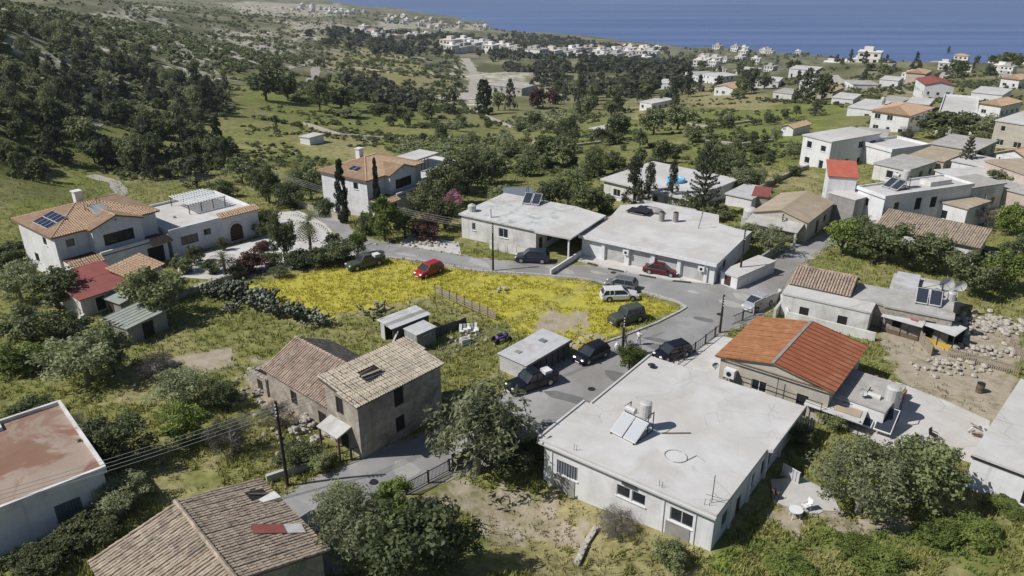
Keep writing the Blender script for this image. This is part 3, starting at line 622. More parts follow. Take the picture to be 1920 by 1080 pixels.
def heater(parent_fr, x, y, z, rz, label, pale=False, s=1.0, tank=True):
    """roof solar water heater, its own thing standing on the roof"""
    ca, sa = math.cos(parent_fr[3]), math.sin(parent_fr[3])
    t = thing('solar_water_heater', label, 'water heater', (parent_fr[0]+x*ca-y*sa, parent_fr[1]+x*sa+y*ca, parent_fr[2]+z), parent_fr[3]+rz, 'roof solar water heaters')
    t.scale = (s, s, s)
    for k in (-1, 1):
        p = [(k*.52-.47,0,.15),(k*.52+.47,0,.15),(k*.52+.47,1.45,1.0),(k*.52-.47,1.45,1.0)]
        c = fixn(MB().slab(p, .09).build('collector', M['alu'], t))
        q = [(k*.52-.42,.06,.2),(k*.52+.42,.06,.2),(k*.52+.42,1.39,.985),(k*.52-.42,1.39,.985)]
        MB().slab(q, .012).build('collector_glass', M['collpale'] if pale else M['collector'], c)
    fm = MB()
    for k in (-1, 1):
        fm.bar((k*.9,0,0),(k*.9,0,.12),.05,.05); fm.bar((k*.9,1.5,0),(k*.9,1.5,1.5),.05,.05); fm.bar((k*.9,2.1,0),(k*.9,2.1,1.5),.05,.05); fm.bar((k*.9,0,.05),(k*.9,2.1,.05),.04,.04); fm.bar((k*.9,1.5,1.45),(k*.9,2.1,1.45),.04,.04)
    fm.bar((-.9,1.5,1.0),(.9,1.5,1.0),.04,.04); fm.bar((-.9,2.1,.6),(.9,2.1,1.4),.03,.03)
    fm.build('frame', M['iron'], t)
    if tank:
        k = fixn(MB().cyl((-.85,1.55,1.3),(-.15,1.55,1.3),.22,.22,14).build('tank', M['tank'], t, smooth=False))
        fixn(MB().cyl((.35,1.95,1.0),(.35,1.95,2.0),.4,.4,14).ell((.35,1.95,2.0),.4,.42,.12,14,4).build('cold_tank', M['tank'], t))
    return t
def dish(loc, rz, label, r=.5):
    t = thing('satellite_dish', label, 'satellite dish', loc, rz, 'satellite dishes on roofs')
    rings = []
    for j in range(5):
        q = r*j/4+.01; rings.append([(q*math.cos(a), -(.25*(q/r)**2)*r*1.2, q*math.sin(a)+r+.25) for a in [2*math.pi*i/16 for i in range(16)]])
    MB().loft(rings, False).build('reflector', M['sheet'], t, smooth=True)
    MB().cyl((0,.05,0),(0,.05,r+.25),.03).bar((0,.05,r+.25),(0,-r*.8,r+.1),.03,.03).box(-.05,.05,-r*.8-.08,-r*.8,r+.05,r+.15).build('mast', M['steel'], t)
    return t
def inroof(fr, x, y, z): 
    ca, sa = math.cos(fr[3]), math.sin(fr[3]); return (fr[0]+x*ca-y*sa, fr[1]+x*sa+y*ca, fr[2]+z)

# ------------------------------------------------------------------ 1 foreground white house
fr = (2.26,49.82,-0.79,-0.6470,14.66,16.79); W, D = fr[4], fr[5]
h = root_of('white_house', 'big white flat roofed bungalow in the foreground, water heater on its roof', fr)
walls(h, W-.65, D-.2, -2.2, 3.62, M['white'], [('f',1.2,1.25,1.9,1.25,'c'),('f',6.5,1.7,1.1,.98,'g'),('f',7.75,1.7,1.1,.98,'g'),('f',10.8,1.6,1.75,1.15,'g'),
  ('r',1.5,1.3,1.2,1.3,'g'),('r',4.2,0,1.0,2.2,'d'),('r',6.2,1.3,1.4,1.3,'g'),('r',9,1.2,2.2,1.4,'g'),('r',13,.1,1.1,2.2,'D'),('l',3,1.4,1.2,1.2,'g'),('l',11,1.4,1.2,1.2,'g')], off=(.2,.15))
o = [(-.1,-.1),(W-.25,-.1),(W-.25,9.2),(W+.05,9.2),(W+.05,D+.1),(.35,D+.1),(.35,6.6),(-.3,6.6),(-.3,-.1)]
MB().prism(o[:8]+[(-.3,-.1)], 3.62, 3.86).build('roof', M['roofwhite'], h)
pm = MB(); e = .005
for p, q in (((-.3,-.1),(-.3,6.6)),((.35,6.6),(.35,D+.1)),((W+.05,9.2),(W+.05,D+.1))): pm.box(min(p[0],q[0])-.02, min(p[0],q[0])+.16, p[1], q[1], 3.7, 3.98)
pm.box(-.28,W-.25,-.12,.02,3.58,3.9); pm.build('roof_upstand', M['roofwhite'], h)
MB().box(-.25,W-.25,-.26,-.13,3.5,3.66).build('gutter', M['alu'], h)
MB().box(.1,W-.4,.06,.15,-2.2,-.55).build('plinth', M['white2'], h)
MB().box(7.15,8.3,-.02,.17,2.95,3.3).build('vent_box', M['sheetdark'], h)
MB().box(1.2,3.1,.09,.152,-.5,1.1).build('infill_panel', M['greywall'], h)
MB().box(10.75,12.6,.09,.152,.2,1.45).build('infill_panel', M['greywall'], h)
for s_ in (.95, 10.5, 12.9): MB().box(s_-.05,s_+.05,.07,.155,-1.5,3.5).build('downpipe', M['white'], h)
for k in range(4): MB().box(W-.48, W-.28, 2.9+k*3.4, 3.2+k*3.4, -.5, 3.6).build('pilaster', M['white'], h)
for x_, y_ in ((9.9,.35),(10.15,.3),(2.8,.3),(3.0,.35),(13.3,.4),(13.6,.5)):
    MB().cyl((x_,y_,3.85),(x_+.03,y_,4.4),.018,.018,5).build('rebar_stub', M['iron'], h)
heater(fr, 5.0, 3.7, 3.86, -.12, 'white solar water heater with bright panels on the foreground bungalow roof', pale=True, s=1.2)
t = thing('aerial_mast', 'thin aerial mast at the near corner of the foreground bungalow roof', 'antenna', inroof(fr,13.6,.9,3.86), fr[3])
MB().cyl((0,0,0),(0,0,2.3),.03,.03,6).build('pole', M['iron'], t); MB().bar((-.5,0,.5),(.6,.2,.5),.03,.03).bar((0,0,.9),(.4,.5,.2),.02,.02).build('stay', M['steel'], t)
pts = [(9.3+.85*math.cos(a), 4.2+.75*math.sin(a), 3.9) for a in [i*.35 for i in range(18)]]+[(10.5,5.2,3.9),(11.3,4.9,3.9)]
pp = [inroof(fr,*q) for q in pts]
tag(MB().tube(pp, .03, 5).build('garden_hose', M['steel']), 'thin grey hose lying in a loop on the white bungalow roof', 'hose')
tag(MB().tube([inroof(fr,7.1,6.2,3.92),inroof(fr,8.9,7.6,3.92)], .05, 6).build('roof_line', M['wood']), 'straight dark line lying on the white roof behind the water heater', 'pipe')  # thin dark tube laid as a straight line across the roof
dv = thing('roof_vent', 'small dark vent cap near the far corner of the bungalow roof', 'vent', inroof(fr,1.6,15.0,3.86), fr[3])
MB().cyl((0,0,0),(0,0,.25),.15,.15,10).build('duct', M['iron'], dv); MB().cyl((0,0,.28),(0,0,.4),.36,.1,12).build('cap', M['iron'], dv)

# ------------------------------------------------------------------ 2 abandoned two-part house with old tiles
fr = (-12.10,51.43,-0.08,0.8526,8.98,4.18); W, D = fr[4], fr[5]
h = root_of('abandoned_house', 'derelict two storey stone house with a hole in its tiled roof', fr)
walls(h, W, D, -.6, 5.1, M['render_old'], [('f',3.7,3.1,1.05,1.9,'h'),('f',3.7,.6,1.0,1.5,'h'),('l',1.35,3.3,.95,1.6,'h'),('l',.7,-.3,1.9,2.0,'D')])
A_,B_,C_,D_ = (-.3,-.3,5.15),(W+.3,-.3,5.05),(W+.3,D+.4,6.0),(-.3,D+.4,6.0)
r = fixn(MB().slab([A_,B_,C_,D_], .12).build('roof', M['tile_bed'], h))
def hole(a, b, p): return 2.3 < p[0] < 4.3 and 1.5+.22*(p[0]-2.3) < p[1] < 2.55+.2*(p[0]-2.3)
tiles(r, [A_,B_,C_,D_], M['tile_beige'], .25, .5, seed=3, skip=hole, jit=.03)
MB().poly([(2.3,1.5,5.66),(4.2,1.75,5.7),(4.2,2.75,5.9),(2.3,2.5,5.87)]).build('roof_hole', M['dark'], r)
MB().bar((2.3,2.2,5.86),(4.25,2.0,5.82),.2,.08).build('rafter', M['woodpale'], r)
g = MB(); g.poly([(0,0,5.09),(0,D,5.09),(0,D,5.9)]).poly([(W,0,5.09),(W,D,5.09),(W,D,5.9)]).poly([(0,D,5.09),(W,D,5.09),(W,D,5.9),(0,D,5.9)]).build('gable_wall', M['render_old'], h)
cb = fixn(MB().slab([(-1.5,1.0,2.35),(-1.5,3.7,2.35),(-.02,3.7,2.75),(-.02,1.0,2.75)], .12).build('porch_slab', M['concrete'], h))
for y_ in (1.05, 3.5): MB().box(-1.4,-1.25,y_,y_+.15,-.5,2.3).build('porch_post', M['wood'], h)
# low wing behind and to the left
x0, x1, y0, y1 = .4, 7.2, D+.03, D+9.6
walls(h, x1-x0, y1-y0, -.6, 2.95, M['render_old'], [('l',7.6,-.2,1.15,2.1,'h'),('l',3.6,.9,.95,1.4,'h')], off=(x0,y0), sides='rbl', name='wing_wall')
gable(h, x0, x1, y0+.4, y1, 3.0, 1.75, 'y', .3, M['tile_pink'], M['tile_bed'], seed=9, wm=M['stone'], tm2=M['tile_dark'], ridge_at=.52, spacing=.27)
# roofless stone room at the far end
rs = MB(); X0, X1, Y0, Y1 = .2, 4.2, D+9.65, D+12.6
rs.box(X0,X0+.45,Y0,Y0+.6,-.5,2.0); rs.box(X0,X0+.45,Y0+1.5,Y1,-.5,1.9); rs.box(X0,X0+.45,Y0+.6,Y0+1.5,1.55,1.95); rs.box(X0+.45,X1,Y1-.45,Y1,-.5,1.7); rs.box(X1-.45,X1,Y0,Y1-.45,-.5,1.6); rs.box(X0+.45,X1-.45,Y0,Y1-.45,-.5,.5)
rs.build('ruined_room', M['stone'], h)
rg = random.Random(5)
for k in range(26):
    y_ = rg.uniform(Y0, Y1); x_ = rg.choice([X0+.2, X1-.2]) if k < 16 else rg.uniform(X0, X1)
    if k >= 16: y_ = Y1-.22
    s_ = rg.uniform(.15,.3); MB().ell((x_,y_,1.9 if x_ < X0+1 else 1.65), s_, s_*.9, s_*.6, 6, 4).build('stone', M['stone'], h)

# ------------------------------------------------------------------ 3 near tiled roof, bottom left
fr = (-21.86, 40.28, -.1, -.83)
h = thing('tiled_cottage', 'old cottage with broad barrel tile roof at the bottom left edge of the view', 'cottage', fr[:3], fr[3])
LX = 9.2; ZR = 4.9; ZE = 3.5
MB().box(.25,LX-.3,-5.2,5.4,-1,ZE-.05).build('wall', M['render_old'], h)
SL = [(0,-5.6,ZE),(LX,-5.6,ZE),(LX,0,ZR),(0,0,ZR)]; SR = [(LX,5.85,ZE),(-.4,5.85,ZE),(-.2,0,ZR),(LX,0,ZR)]
r = fixn(MB().slab(SL,.12).slab(SR,.12).build('roof', M['tile_bed'], h))
def ch(a, b, p): return (p[0]-1.5)**2*1.1+(p[1]-4.9)**2*.8 < .5
tiles(r, SL, M['tile_tan'], .27, .45, seed=21, jit=.03); tiles(r, SR, M['tile_tan'], .27, .45, seed=22, jit=.03, skip=ch)
rm = MB()
for k in range(20): rm.cyl((k*.46-.1,0,ZR+.07),(k*.46+.4,0,ZR+.03),.17,.14,7)
rm.build('ridge_tiles', M['tile_tan'], r)
sl_ = (ZR-ZE)/5.85; zz = lambda y: ZR-sl_*y
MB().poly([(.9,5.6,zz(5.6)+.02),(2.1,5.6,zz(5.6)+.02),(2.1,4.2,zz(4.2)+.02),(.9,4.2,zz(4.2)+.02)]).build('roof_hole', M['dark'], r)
MB().prism([(2.0,5.75),(2.9,5.8),(2.6,4.7),(2.1,4.5)], ZE-.2, zz(4.9)+.18).build('plaster_chunk', M['white2'], h)
MB().cyl((1.2,4.3,zz(4.3)+.1),(2.0,5.3,zz(5.3)+.3),.06,.06,6).build('broken_rafter', M['wood'], r)
P_ = lambda x, y: (x, y, zz(y)+.17)
fixn(MB().slab([P_(4.6,2.9),P_(5.6,2.6),P_(6.5,4.4),P_(5.5,4.6)],.03).build('patch_sheet', M['redmetal'], r))
fixn(MB().slab([P_(5.52,4.62),P_(6.52,4.42),P_(7.0,5.4),P_(6.0,5.6)],.03).build('patch_sheet', M['sheet'], r))
for x_ in (.25, LX-.3): fixn(MB().poly([(x_,-5.2,ZE-.05),(x_,5.4,ZE-.05),(x_,0,ZR-.12)]).build('gable_wall', M['render_old'], h))

# ------------------------------------------------------------------ 4 stained flat roof at the left edge
fr = (-34.15,41.15,-0.01,0.7367,6.41,11.43); W, D = fr[4], fr[5]
h = root_of('stained_roof_house', 'flat roofed white house with rusty stained roof at the left edge', fr)
ox = -9.0
walls(h, W-ox, D, -1.2, 3.35, M['white'], [('f',-ox+2.9,.6,1.7,1.5,'c'),('f',-ox+5.6,.2,.6,.9,'g'),('f',4.5,.6,1.7,1.4,'c'),('r',3,1,1.3,1.2,'g')], off=(ox,0))
MB().prism([(ox-.2,-.25),(W+.2,-.25),(W+.2,D+.2),(2.2,D+.2),(2.2,D-.9),(.8,D-.9),(.8,D+3.2),(ox-.2,D+3.2)],3.35,3.55).build('roof', M['terra'], h)
pm = MB()
for a_,b_,c_,d_ in ((ox-.2,W+.2,-.27,-.02),(W-.02,W+.22,-.02,D+.2),(2.2,W-.02,D-.02,D+.22),(2.0,2.2,D-.9,D+.22),(.82,2.2,D-1.1,-.0+D-.9),(.6,.82,D-1.1,D+3.2)): pm.box(a_,b_,c_,d_,3.3,3.85)
pm.build('parapet', M['white2'], h)
MB().box(-.6,.2,D+.1,D+.9,3.56,4.2).build('roof_box', M['white2'], h)
MB().box(1.6,W+.6,-1.3,-.3,-.8,.25).build('porch_plinth', M['concrete'], h)

# ------------------------------------------------------------------ 5 corrugated lean-to by the street
fr = (-1.18,65.62,0.07,-0.7164,3.62,6.13); W, D = 3.4, 6.8
h = root_of('corrugated_shed', 'long grey tin shed beside the street, lined boards on its short end', fr, 'shed')
MB().box(.05,W-.05,.05,D-.05,-.5,1.75).build('wall', M['sheetdark'], h)
for k in range(7): MB().box(0,W,-.03,.05,-.4+k*.3,-.14+k*.3).build('plank', M['sheet'], h)
fixn(MB().slab([(-.15,-.2,1.86),(W+.1,-.2,1.8),(W+.1,D,1.8),(-.15,D,1.86)],.06).build('roof', M['sheet'], h))
MB().box(.9,1.5,1.1,1.6,1.86,1.9).build('roof_patch', M['greywall'], h)
MB().box(1.2,1.9,4.4,5.0,1.86,1.92).build('roof_patch', M['glass_blue'], h)
for k in range(7): MB().box(W-.045,W+.02,.3+k*.9,.4+k*.9,-.4,1.72).build('post', M['iron'], h)
MB().box(W+.1,W+.3,-.25,D,1.66,1.76).build('eave_board', M['iron'], h)

# ------------------------------------------------------------------ 6 scrap yard shacks
fr = (-13.83,72.48,0.07,-0.8822,3.16,2.50); h = root_of('scrap_shack', 'tumbledown sheet metal shack in the scrap yard behind the derelict house', fr, 'shack')
W, D = 2.6, 4.4
for x_, y_, dx, dy in ((0,0,.1,D),(W-.1,0,.1,D),(0,D-.1,W,.1)): MB().box(x_,x_+dx,y_,y_+dy,-.4,2.1).build('wall_sheet', M['sheetdark'], h)
MB().box(.1,.9,-.02,.05,-.4,2.0).build('door', M['sheet'], h)
for k in range(4): fixn(MB().slab([(-.2+k*.75,-.3,2.05+.03*k),(.5+k*.75,-.3,2.07),(.5+k*.75,D+.2,2.3),(-.2+k*.75,D+.2,2.28+.03*k)],.03).build('roof_sheet', M['sheet' if k != 2 else 'greywall'], h))
fixn(MB().slab([(2.8,1.5,1.6),(5.2,1.9,1.5),(5.2,3.0,1.6),(2.8,2.8,1.7)],.04).build('awning', M['sheet'], h))
MB().bar((2.7,-.6,-.2),(2.9,.4,1.7),.3,.05).build('leaning_board', M['sheet'], h)
fr = (-11.03,70.67,0.05,-0.7852,2.17,2.32); h = root_of('tin_cabin', 'small pale corrugated tin cabin in the scrap yard', fr, 'cabin')
W, D = 2.0, 2.5
MB().box(.03,W-.03,.03,D-.03,-.4,1.9).build('wall', M['greywall'], h)
for k in range(9): MB().box(k*W/9+.03,(k+.6)*W/9+.03,-.02,.03,-.4,1.88).build('rib', M['sheet'], h)
for k in range(10): MB().box(W-.03,W+.02,k*D/10+.03,(k+.6)*D/10+.03,-.4,1.88).build('rib', M['greywall'], h)
fixn(MB().slab([(-.1,-.1,1.95),(W+.1,-.1,1.95),(W+.1,D+.1,2.0),(-.1,D+.1,2.0)],.06).build('roof', M['sheet'], h))

# ------------------------------------------------------------------ 7 small stone shed
fr = (-43.02,72.83,0.04,-0.5447,4.25,4.53); W, D = fr[4], fr[5]
h = root_of('stone_shed', 'small grey stone shed with cracked slab roof in the long grass', fr, 'shed')
walls(h, W, D, -.6, 2.0, M['greywall'], [('r',1.6,0,1.3,1.8,'D')])
r = fixn(MB().slab([(-.2,-.25,1.95),(W+.3,-.25,2.1),(W+.3,D+.3,2.35),(-.2,D+.3,2.15)],.14).build('roof', M['sheetgreen'], h))
for k in range(7): MB().bar((-.15+(W+.4)*k/7,-.2,2.0+.02*k),(-.15+(W+.4)*k/7,D+.25,2.2+.025*k),.03,.035).build('roof_batten', M['sheetgreen'], r)
for k in range(5): MB().prism([(.2+k*.7,-.3),(.5+k*.7,-.35),(.6+k*.7,.1),(.3+k*.7,.2)],2.02+.02*k,2.12+.02*k).build('broken_slab', M['stone'], r)

# ------------------------------------------------------------------ 8 the two matching villas
def villa(fr, label, pv, tri, seed, W=None, D=None):
    W = W or fr[4]; D = D or fr[5]; h = root_of('villa', label, fr)
    walls(h, W, D, -1, 6.0, M['white'], [('f',1.2,4.3,1.0,.9,'b'),('r',2,4.2,1.2,1.1,'b'),('l',3,1,1.2,1.2,'b'),('l',7,4.2,1.0,1.0,'b')])
    hip(h, 0, W, 0, D, 6.0, 1.75, .45, M['tile_villa'], M['tile_villa_bed'], seed=seed)
    g0, g1 = W*.31, W*.8
    walls(h, g1-g0, 1.2, 2.9, 6.0, M['white'], [('f',1.2,3.5,(g1-g0)-2.4,1.5,'b')], off=(g0,-1.2), sides='frl', name='bay_wall')
    gable(h, g0, g1, -1.2, D*.35, 6.0, 1.15, 'y', .3, M['tile_villa'], M['tile_villa_bed'], sep=False, spacing=.3, seed=seed+9, wm=M['white'])
    MB().cyl(((g0+g1)/2,-1.3,6.55),((g0+g1)/2,-1.18,6.55),.1,.1,8).build('gable_vent', M['dark'], h)
    # ground floor projecting with terraces and lean-to tile strips
    walls(h, W-.6, 2.4, -1, 2.75, M['white'], [('f',1.4,.4,2.1,1.5,'b'),('f',W-3.4,-.2,2.2,2.3,'D')], off=(.3,-2.4-.02), sides='frl', name='lower_wall')
    MB().box(.3,W-.3,-2.4,-.03,2.76,2.9).build('terrace', M['terrace'], h)
    for a_, b_ in ((.1,g0+.1),(g1-.1,W+.2)):
        S = [(a_,-3.2,2.55),(b_,-3.2,2.55),(b_,-2.1,3.15),(a_,-2.1,3.15)]
        q = fixn(MB().slab(S,.1).build('lean_to_roof', M['tile_villa_bed'], h)); tiles(q, S, M['tile_villa'], .3, .4, sep=False, seed=seed+3)
    MB().box(g0,g1,-2.44,-2.2,2.9,3.3).build('terrace_parapet', M['white'], h)
    c = MB().box(W*.52,W*.52+.9,D*.78,D*.78+.9,6.3,8.3).build('chimney', M['white'], h); MB().box(W*.52-.12,W*.52+1.02,D*.78-.12,D*.78+1.02,8.31,8.45).build('chimney_cap', M['white'], c)
    # photovoltaic panels on the left hip
    for i in range(pv[0]):
        for j in range(pv[1]):
            def pt(y, k): return (-.25+k, y, 6.14+.31*k)
            ya = pv[2]+i*1.05; ka = pv[3]+j*1.3
            p = fixn(MB().slab([pt(ya,ka),pt(ya,ka+1.25),pt(ya+1.0,ka+1.25),pt(ya+1.0,ka)],-.06).build('solar_panel', M['alu'], h))
            fixn(MB().slab([tuple(Vector(pt(a,b))+Vector((0,0,.075))) for a,b in ((ya+.04,ka+.04),(ya+.04,ka+1.21),(ya+.96,ka+1.21),(ya+.96,ka+.04))],.008).build('cell_face', M['pv'], p))
    return h
fr = (-55.15,87.45,-0.19,0.8956,12.76,10.60); vf = fr
villa(fr, 'white villa with terracotta hip roof and large dark solar array at left', (4,2,2.4,.6), 0, 31)
heater(fr, 7.0, 1.6, 6.75, .25, 'solar water heater on the tiled roof of the left villa', pale=True, s=1.0, tank=False)
fr2 = (-22.13,114.04,-0.85,0.9713,12.53,9.91)
villa(fr2, 'white villa with terracotta roof behind the two tall cypresses', (2,1,3.0,1.4), 0, 41)
# outbuildings of the left villa
fr = (-47.47,77.06,0.07,0.9261,5.90,7.09); h = root_of('garden_annex', 'low annex with plain dull red roof in front of the left villa', fr, 'annex')
walls(h, fr[4], fr[5], -1, 2.3, M['white2'], [('f',1.6,.2,1.0,1.6,'D'),('r',1.2,.8,1.0,1.0,'b')])
fixn(MB().slab([(-.3,-.5,2.35),(fr[4]+.3,-.5,2.35),(fr[4]+.3,fr[5]+.2,3.15),(-.3,fr[5]+.2,3.15)],.1).build('roof', M['redmetal'], h))
fr = (-44.24,82.28,0.05,1.2110,4.92,3.01); h = root_of('tiled_annex', 'small annex with orange ribbed tile roof beside the red roofed one', fr, 'annex')
walls(h, fr[4], 3.2, -1, 2.4, M['white'], [('f',1.2,.6,1.4,1.1,'b')])
S = [(-.2,-.4,2.45),(fr[4]+.2,-.4,2.45),(fr[4]+.2,3.4,3.3),(-.2,3.4,3.3)]
r = fixn(MB().slab(S,.1).build('roof', M['tile_villa_bed'], h)); tiles(r, S, M['tile_villa'], .42, .45, seed=77)
fr = (-45.49,78.59,0.07,-0.5314,3.87,2.77); h = root_of('metal_hut', 'tiny hut with pale greenish sheet roof below the red roofed annex', fr, 'hut')
MB().box(0,2.6,0,2.2,-.5,1.7).build('wall', M['greywall'], h); MB().box(.4,1.2,-.04,.02,-.4,1.5).build('door', M['doorb'], h)
fixn(MB().slab([(-.3,-.3,1.75),(2.9,-.3,1.75),(2.9,2.5,2.05),(-.3,2.5,2.05)],.06).build('roof', M['sheetgreen'], h))
# guest wing
fr = (-45.37,96.60,-0.47,0.8228,12.86,12.42); W, D = fr[4], fr[5]
h = root_of('guest_house', 'long white flat roofed wing with arched brown door and roof pergola', fr)
walls(h, W, D, -1, 3.3, M['white'], [('f',1.3,1.3,2.4,1.2,'b'),('f',4.6,1.9,1.0,.8,'b'),('r',2.0,1,1.2,1.2,'b')])
flatroof(h, 0, W, 0, D, 3.5, M['roofwhite'], .15, .2, .35)
S = [(W*.55,-.5,3.75),(W+.3,-.5,3.75),(W+.3,.7,4.2),(W*.55,.7,4.2)]; r = fixn(MB().slab(S,.1).build('tile_coping', M['tile_villa_bed'], h)); tiles(r, S, M['tile_villa'], .36, .4, seed=51)
ap = [(W*.72+.95*math.cos(math.pi*i/12), -.06, 1.5+.95*math.sin(math.pi*i/12)) for i in range(13)]
fixn(MB().add([(W*.72+.95,-.06,0)]+ap+[(W*.72-.95,-.06,0)], [list(range(15))]).build('arched_door', M['doorb'], h))
mb = MB()
for i in range(12):
    a0, a1 = math.pi*i/12, math.pi*(i+1)/12
    mb.bar((W*.72+1.05*math.cos(a0),-.08,1.5+1.05*math.sin(a0)),(W*.72+1.05*math.cos(a1),-.08,1.5+1.05*math.sin(a1)),.12,.2)
mb.build('door_arch', M['white'], h)
for k in range(5): MB().box(W*.72-1.9,W*.72+1.9,-.5-.42*k,-.08-.42*k,-.8,-.05-.17*k).build('step', M['concrete'], h)
pg = thing('roof_pergola', 'slatted white pergola on the flat roof of the guest wing', 'pergola', inroof(fr,W*.42,D*.42,3.5), fr[3])
PW, PD = W*.42, D*.45
for i in (0, 1):
    for j in range(4): MB().box(PW*j/3-.05,PW*j/3+.05,i*PD-.05,i*PD+.05,0,1.3).build('post', M['frameb'], pg)
for i in (0, 1): MB().box(-.2,PW+.2,i*PD-.06,i*PD+.06,1.3,1.42).build('beam', M['frameb'], pg)
for k in range(13): MB().box(-.1+PW*k/13,-.1+PW*k/13+.17,-.3,PD+.3,1.43,1.49).build('slat', M['plasticwhite'], pg)
for k in range(6): MB().box(-.2,PW+.2,PD*k/6+.1,PD*k/6+.42,1.495,1.52).build('shade_strip', M['plasticwhite'], pg)
# side wing of the second villa
fr = (-15.47,126.44,-2.01,0.9728,13.36,10.25); W, D = fr[4], fr[5]
h = root_of('villa_side_wing', 'white flat roofed wing with open roof terrace right of the second villa', fr)
walls(h, W, D, -2, 3.2, M['white'], [('f',2,1,1.4,1.2,'b'),('f',5,1,1.2,1.2,'b')]); flatroof(h, 0, W, 0, D, 3.4, M['roofwhite'], .15, .2, .4)
for k in range(5): MB().box(W*.3+k*.9,W*.3+k*.9+.1,D*.45,D*.45+.1,3.4,5.2).build('pergola_post', M['frameb'], h)
MB().box(W*.25,W*.85,D*.44,D*.47,5.2,5.3).build('pergola_beam', M['frameb'], h); MB().box(W*.25,W*.85,D*.5,D*.95,5.2,5.26).build('pergola_cover', M['roofwhite'], h)

# ------------------------------------------------------------------ 10 flat house with carport
fr = (-7.11,103.43,-0.18,-0.5740,12.26,9.73); W, D = fr[4], 11.2
h = root_of('carport_house', 'white flat roofed house with peeling roof and wide open carport', fr)
walls(h, W, D, -1, 3.35, M['white2'], [('f',1.8,1.5,.6,1.1,'g'),('f',6.3,1.4,1.5,1.3,'g'),('r',.8,0,1.0,2.1,'d'),('r',3.0,.9,1.4,1.3,'g')])
flatroof(h, 0, W, 0, D, 3.6, M['roofpatch'], .3, .22)
MB().prism([(W+.305,-.9),(W+5.6,-.6),(W+5.2,D-1.0),(W+.305,D+.1)],3.42,3.62).build('carport_roof', M['roofwhite'], h)
for x_, y_ in ((W+5.1,-.2),(W+5,D/2),(W+4.8,D-1.5)): MB().box(x_-.1,x_+.1,y_-.1,y_+.1,-.5,3.42).build('carport_post', M['white'], h)
MB().box(W+.3,W+5,D-1.25,D-1.1,-.5,3.4).build('carport_back_wall', M['greywall'], h)
MB().box(W+5.4,W+5.6,-5.5,3.5,-.5,.95).build('boundary_wall', M['white'], h)
MB().box(W*.35,W*.35+.25,.6,.85,3.6,4.9).build('flue', M['white'], h)
heater(fr, 6.2, 8.4, 3.6, .25, 'grey solar panels on the peeling roof beside the carport', s=1.3, tank=False)
b_ = thing('water_tank', 'white round water tank on the near left roof corner of the carport house', 'water tank', inroof(fr,.7,1.6,3.6), fr[3]); fixn(MB().cyl((0,0,0),(0,0,.8),.6,.6,14).ell((0,0,.8),.6,.6,.25,14,5).build('tank_body', M['tank'], b_)); MB().cyl((0,0,1.02),(0,0,1.12),.18,.18,10).build('lid', M['tank'], b_)
for k in range(4): MB().box(6+k*1.5,7.4+k*1.5,-1.9,-1.8,-.3,1.4-.1*(k % 2)).build('garden_wall', M['white2'], h)

# ------------------------------------------------------------------ 11 shop row
fr = (9.29,96.13,0.01,-0.5756,17.55,12.31); W, D = fr[4]+.6, fr[5]
h = root_of('shop_building', 'long white flat roofed shop row with grey roller shutters facing the street', fr, 'shop')
walls(h, W, D+2, -1, 2.6, M['white'], [('f',3.5,0.05,2.7,2.3,'s'),('f',7.0,0.05,2.7,2.3,'s'),('f',10.5,0.05,2.8,2.3,'s'),('f',14.0,0.05,2.8,2.3,'s'),('r',3,1.0,1.2,1.1,'g')])
MB().prism([(-.3,-.5),(W+.3,-.5),(W+.2,D+.4),(W-4.6,D+2.0),(W-5.8,D+5.4),(3.0,D+6.0),(-1.3,D+2),(-.3,D-3)],2.62,2.9).build('roof', M['roofwhite'], h)
MB().box(-.3,W+.3,-.53,-.42,2.55,2.98).build('fascia', M['white'], h)
for s_ in (3.2,6.7,10.2,13.65,17.1): MB().box(s_-.22,s_+.22,-.2,-.01,-.5,2.6).build('pier', M['white'], h)
walls(h, 8.5, 5, -1, 2.6, M['white2'], off=(0,D+2.05), sides='rbl', name='rear_wall')
fr_s = fr
for x_, y_ in ((6.6,10.8),(8.3,11.6)):
    b_ = thing('roof_drum', ('left' if x_ < 7 else 'right')+' one of two grey upright drums on the shop roof', 'drum', inroof(fr,x_,y_,2.9), fr[3]); MB().cyl((0,0,0),(0,0,1.3),.38,.38,14).build('drum_body', M['greywall'], b_); MB().cyl((0,0,1.3),(0,0,1.36),.34,.34,14).build('drum_lid', M['iron'], b_)
t = thing('aerial_mast', 'leaning aerial mast on the shop roof', 'antenna', inroof(fr,12,10.6,2.9), 0); MB().cyl((0,0,0),(.4,0,2.4),.04,.04,6).build('pole', M['iron'], t); MB().bar((.1,-.4,2.2),(.6,.5,2.3),.04,.04).build('crossbar', M['iron'], t)
t = thing('rooftop_scrap', 'heap of dark scrap and sheeting on the back of the shop roof', 'scrap heap', inroof(fr,1.8,12.5,2.9), fr[3])
for k in range(9): MB().box(rg.uniform(-2,1.4),rg.uniform(1.5,2.6),rg.uniform(-1.6,1),rg.uniform(1.1,2.0),.02+k*.07,.08+k*.07).build('board', M[rg.choice(['greywall','iron','sheet','wood'])], t)
MB().ell((2.4,1.2,.3),1.6,.8,.5,10,6).build('tarpaulin', M['greywall'], t)
for s_, z_ in ((6.55,1.9),(16.6,1.9)):
    b_ = thing('air_conditioner', 'white air conditioner box on the shop front' if s_ < 10 else 'white air conditioner box at the right end of the shop front', 'air conditioner', inroof(fr,s_,-.35,z_), fr[3]); MB().box(-.4,.4,-.15,.15,-.3,.3).build('case', M['plasticwhite'], b_); MB().cyl((0,-.16,0),(0,-.15,0),.2,.2,12).build('fan_grille', M['iron'], b_)
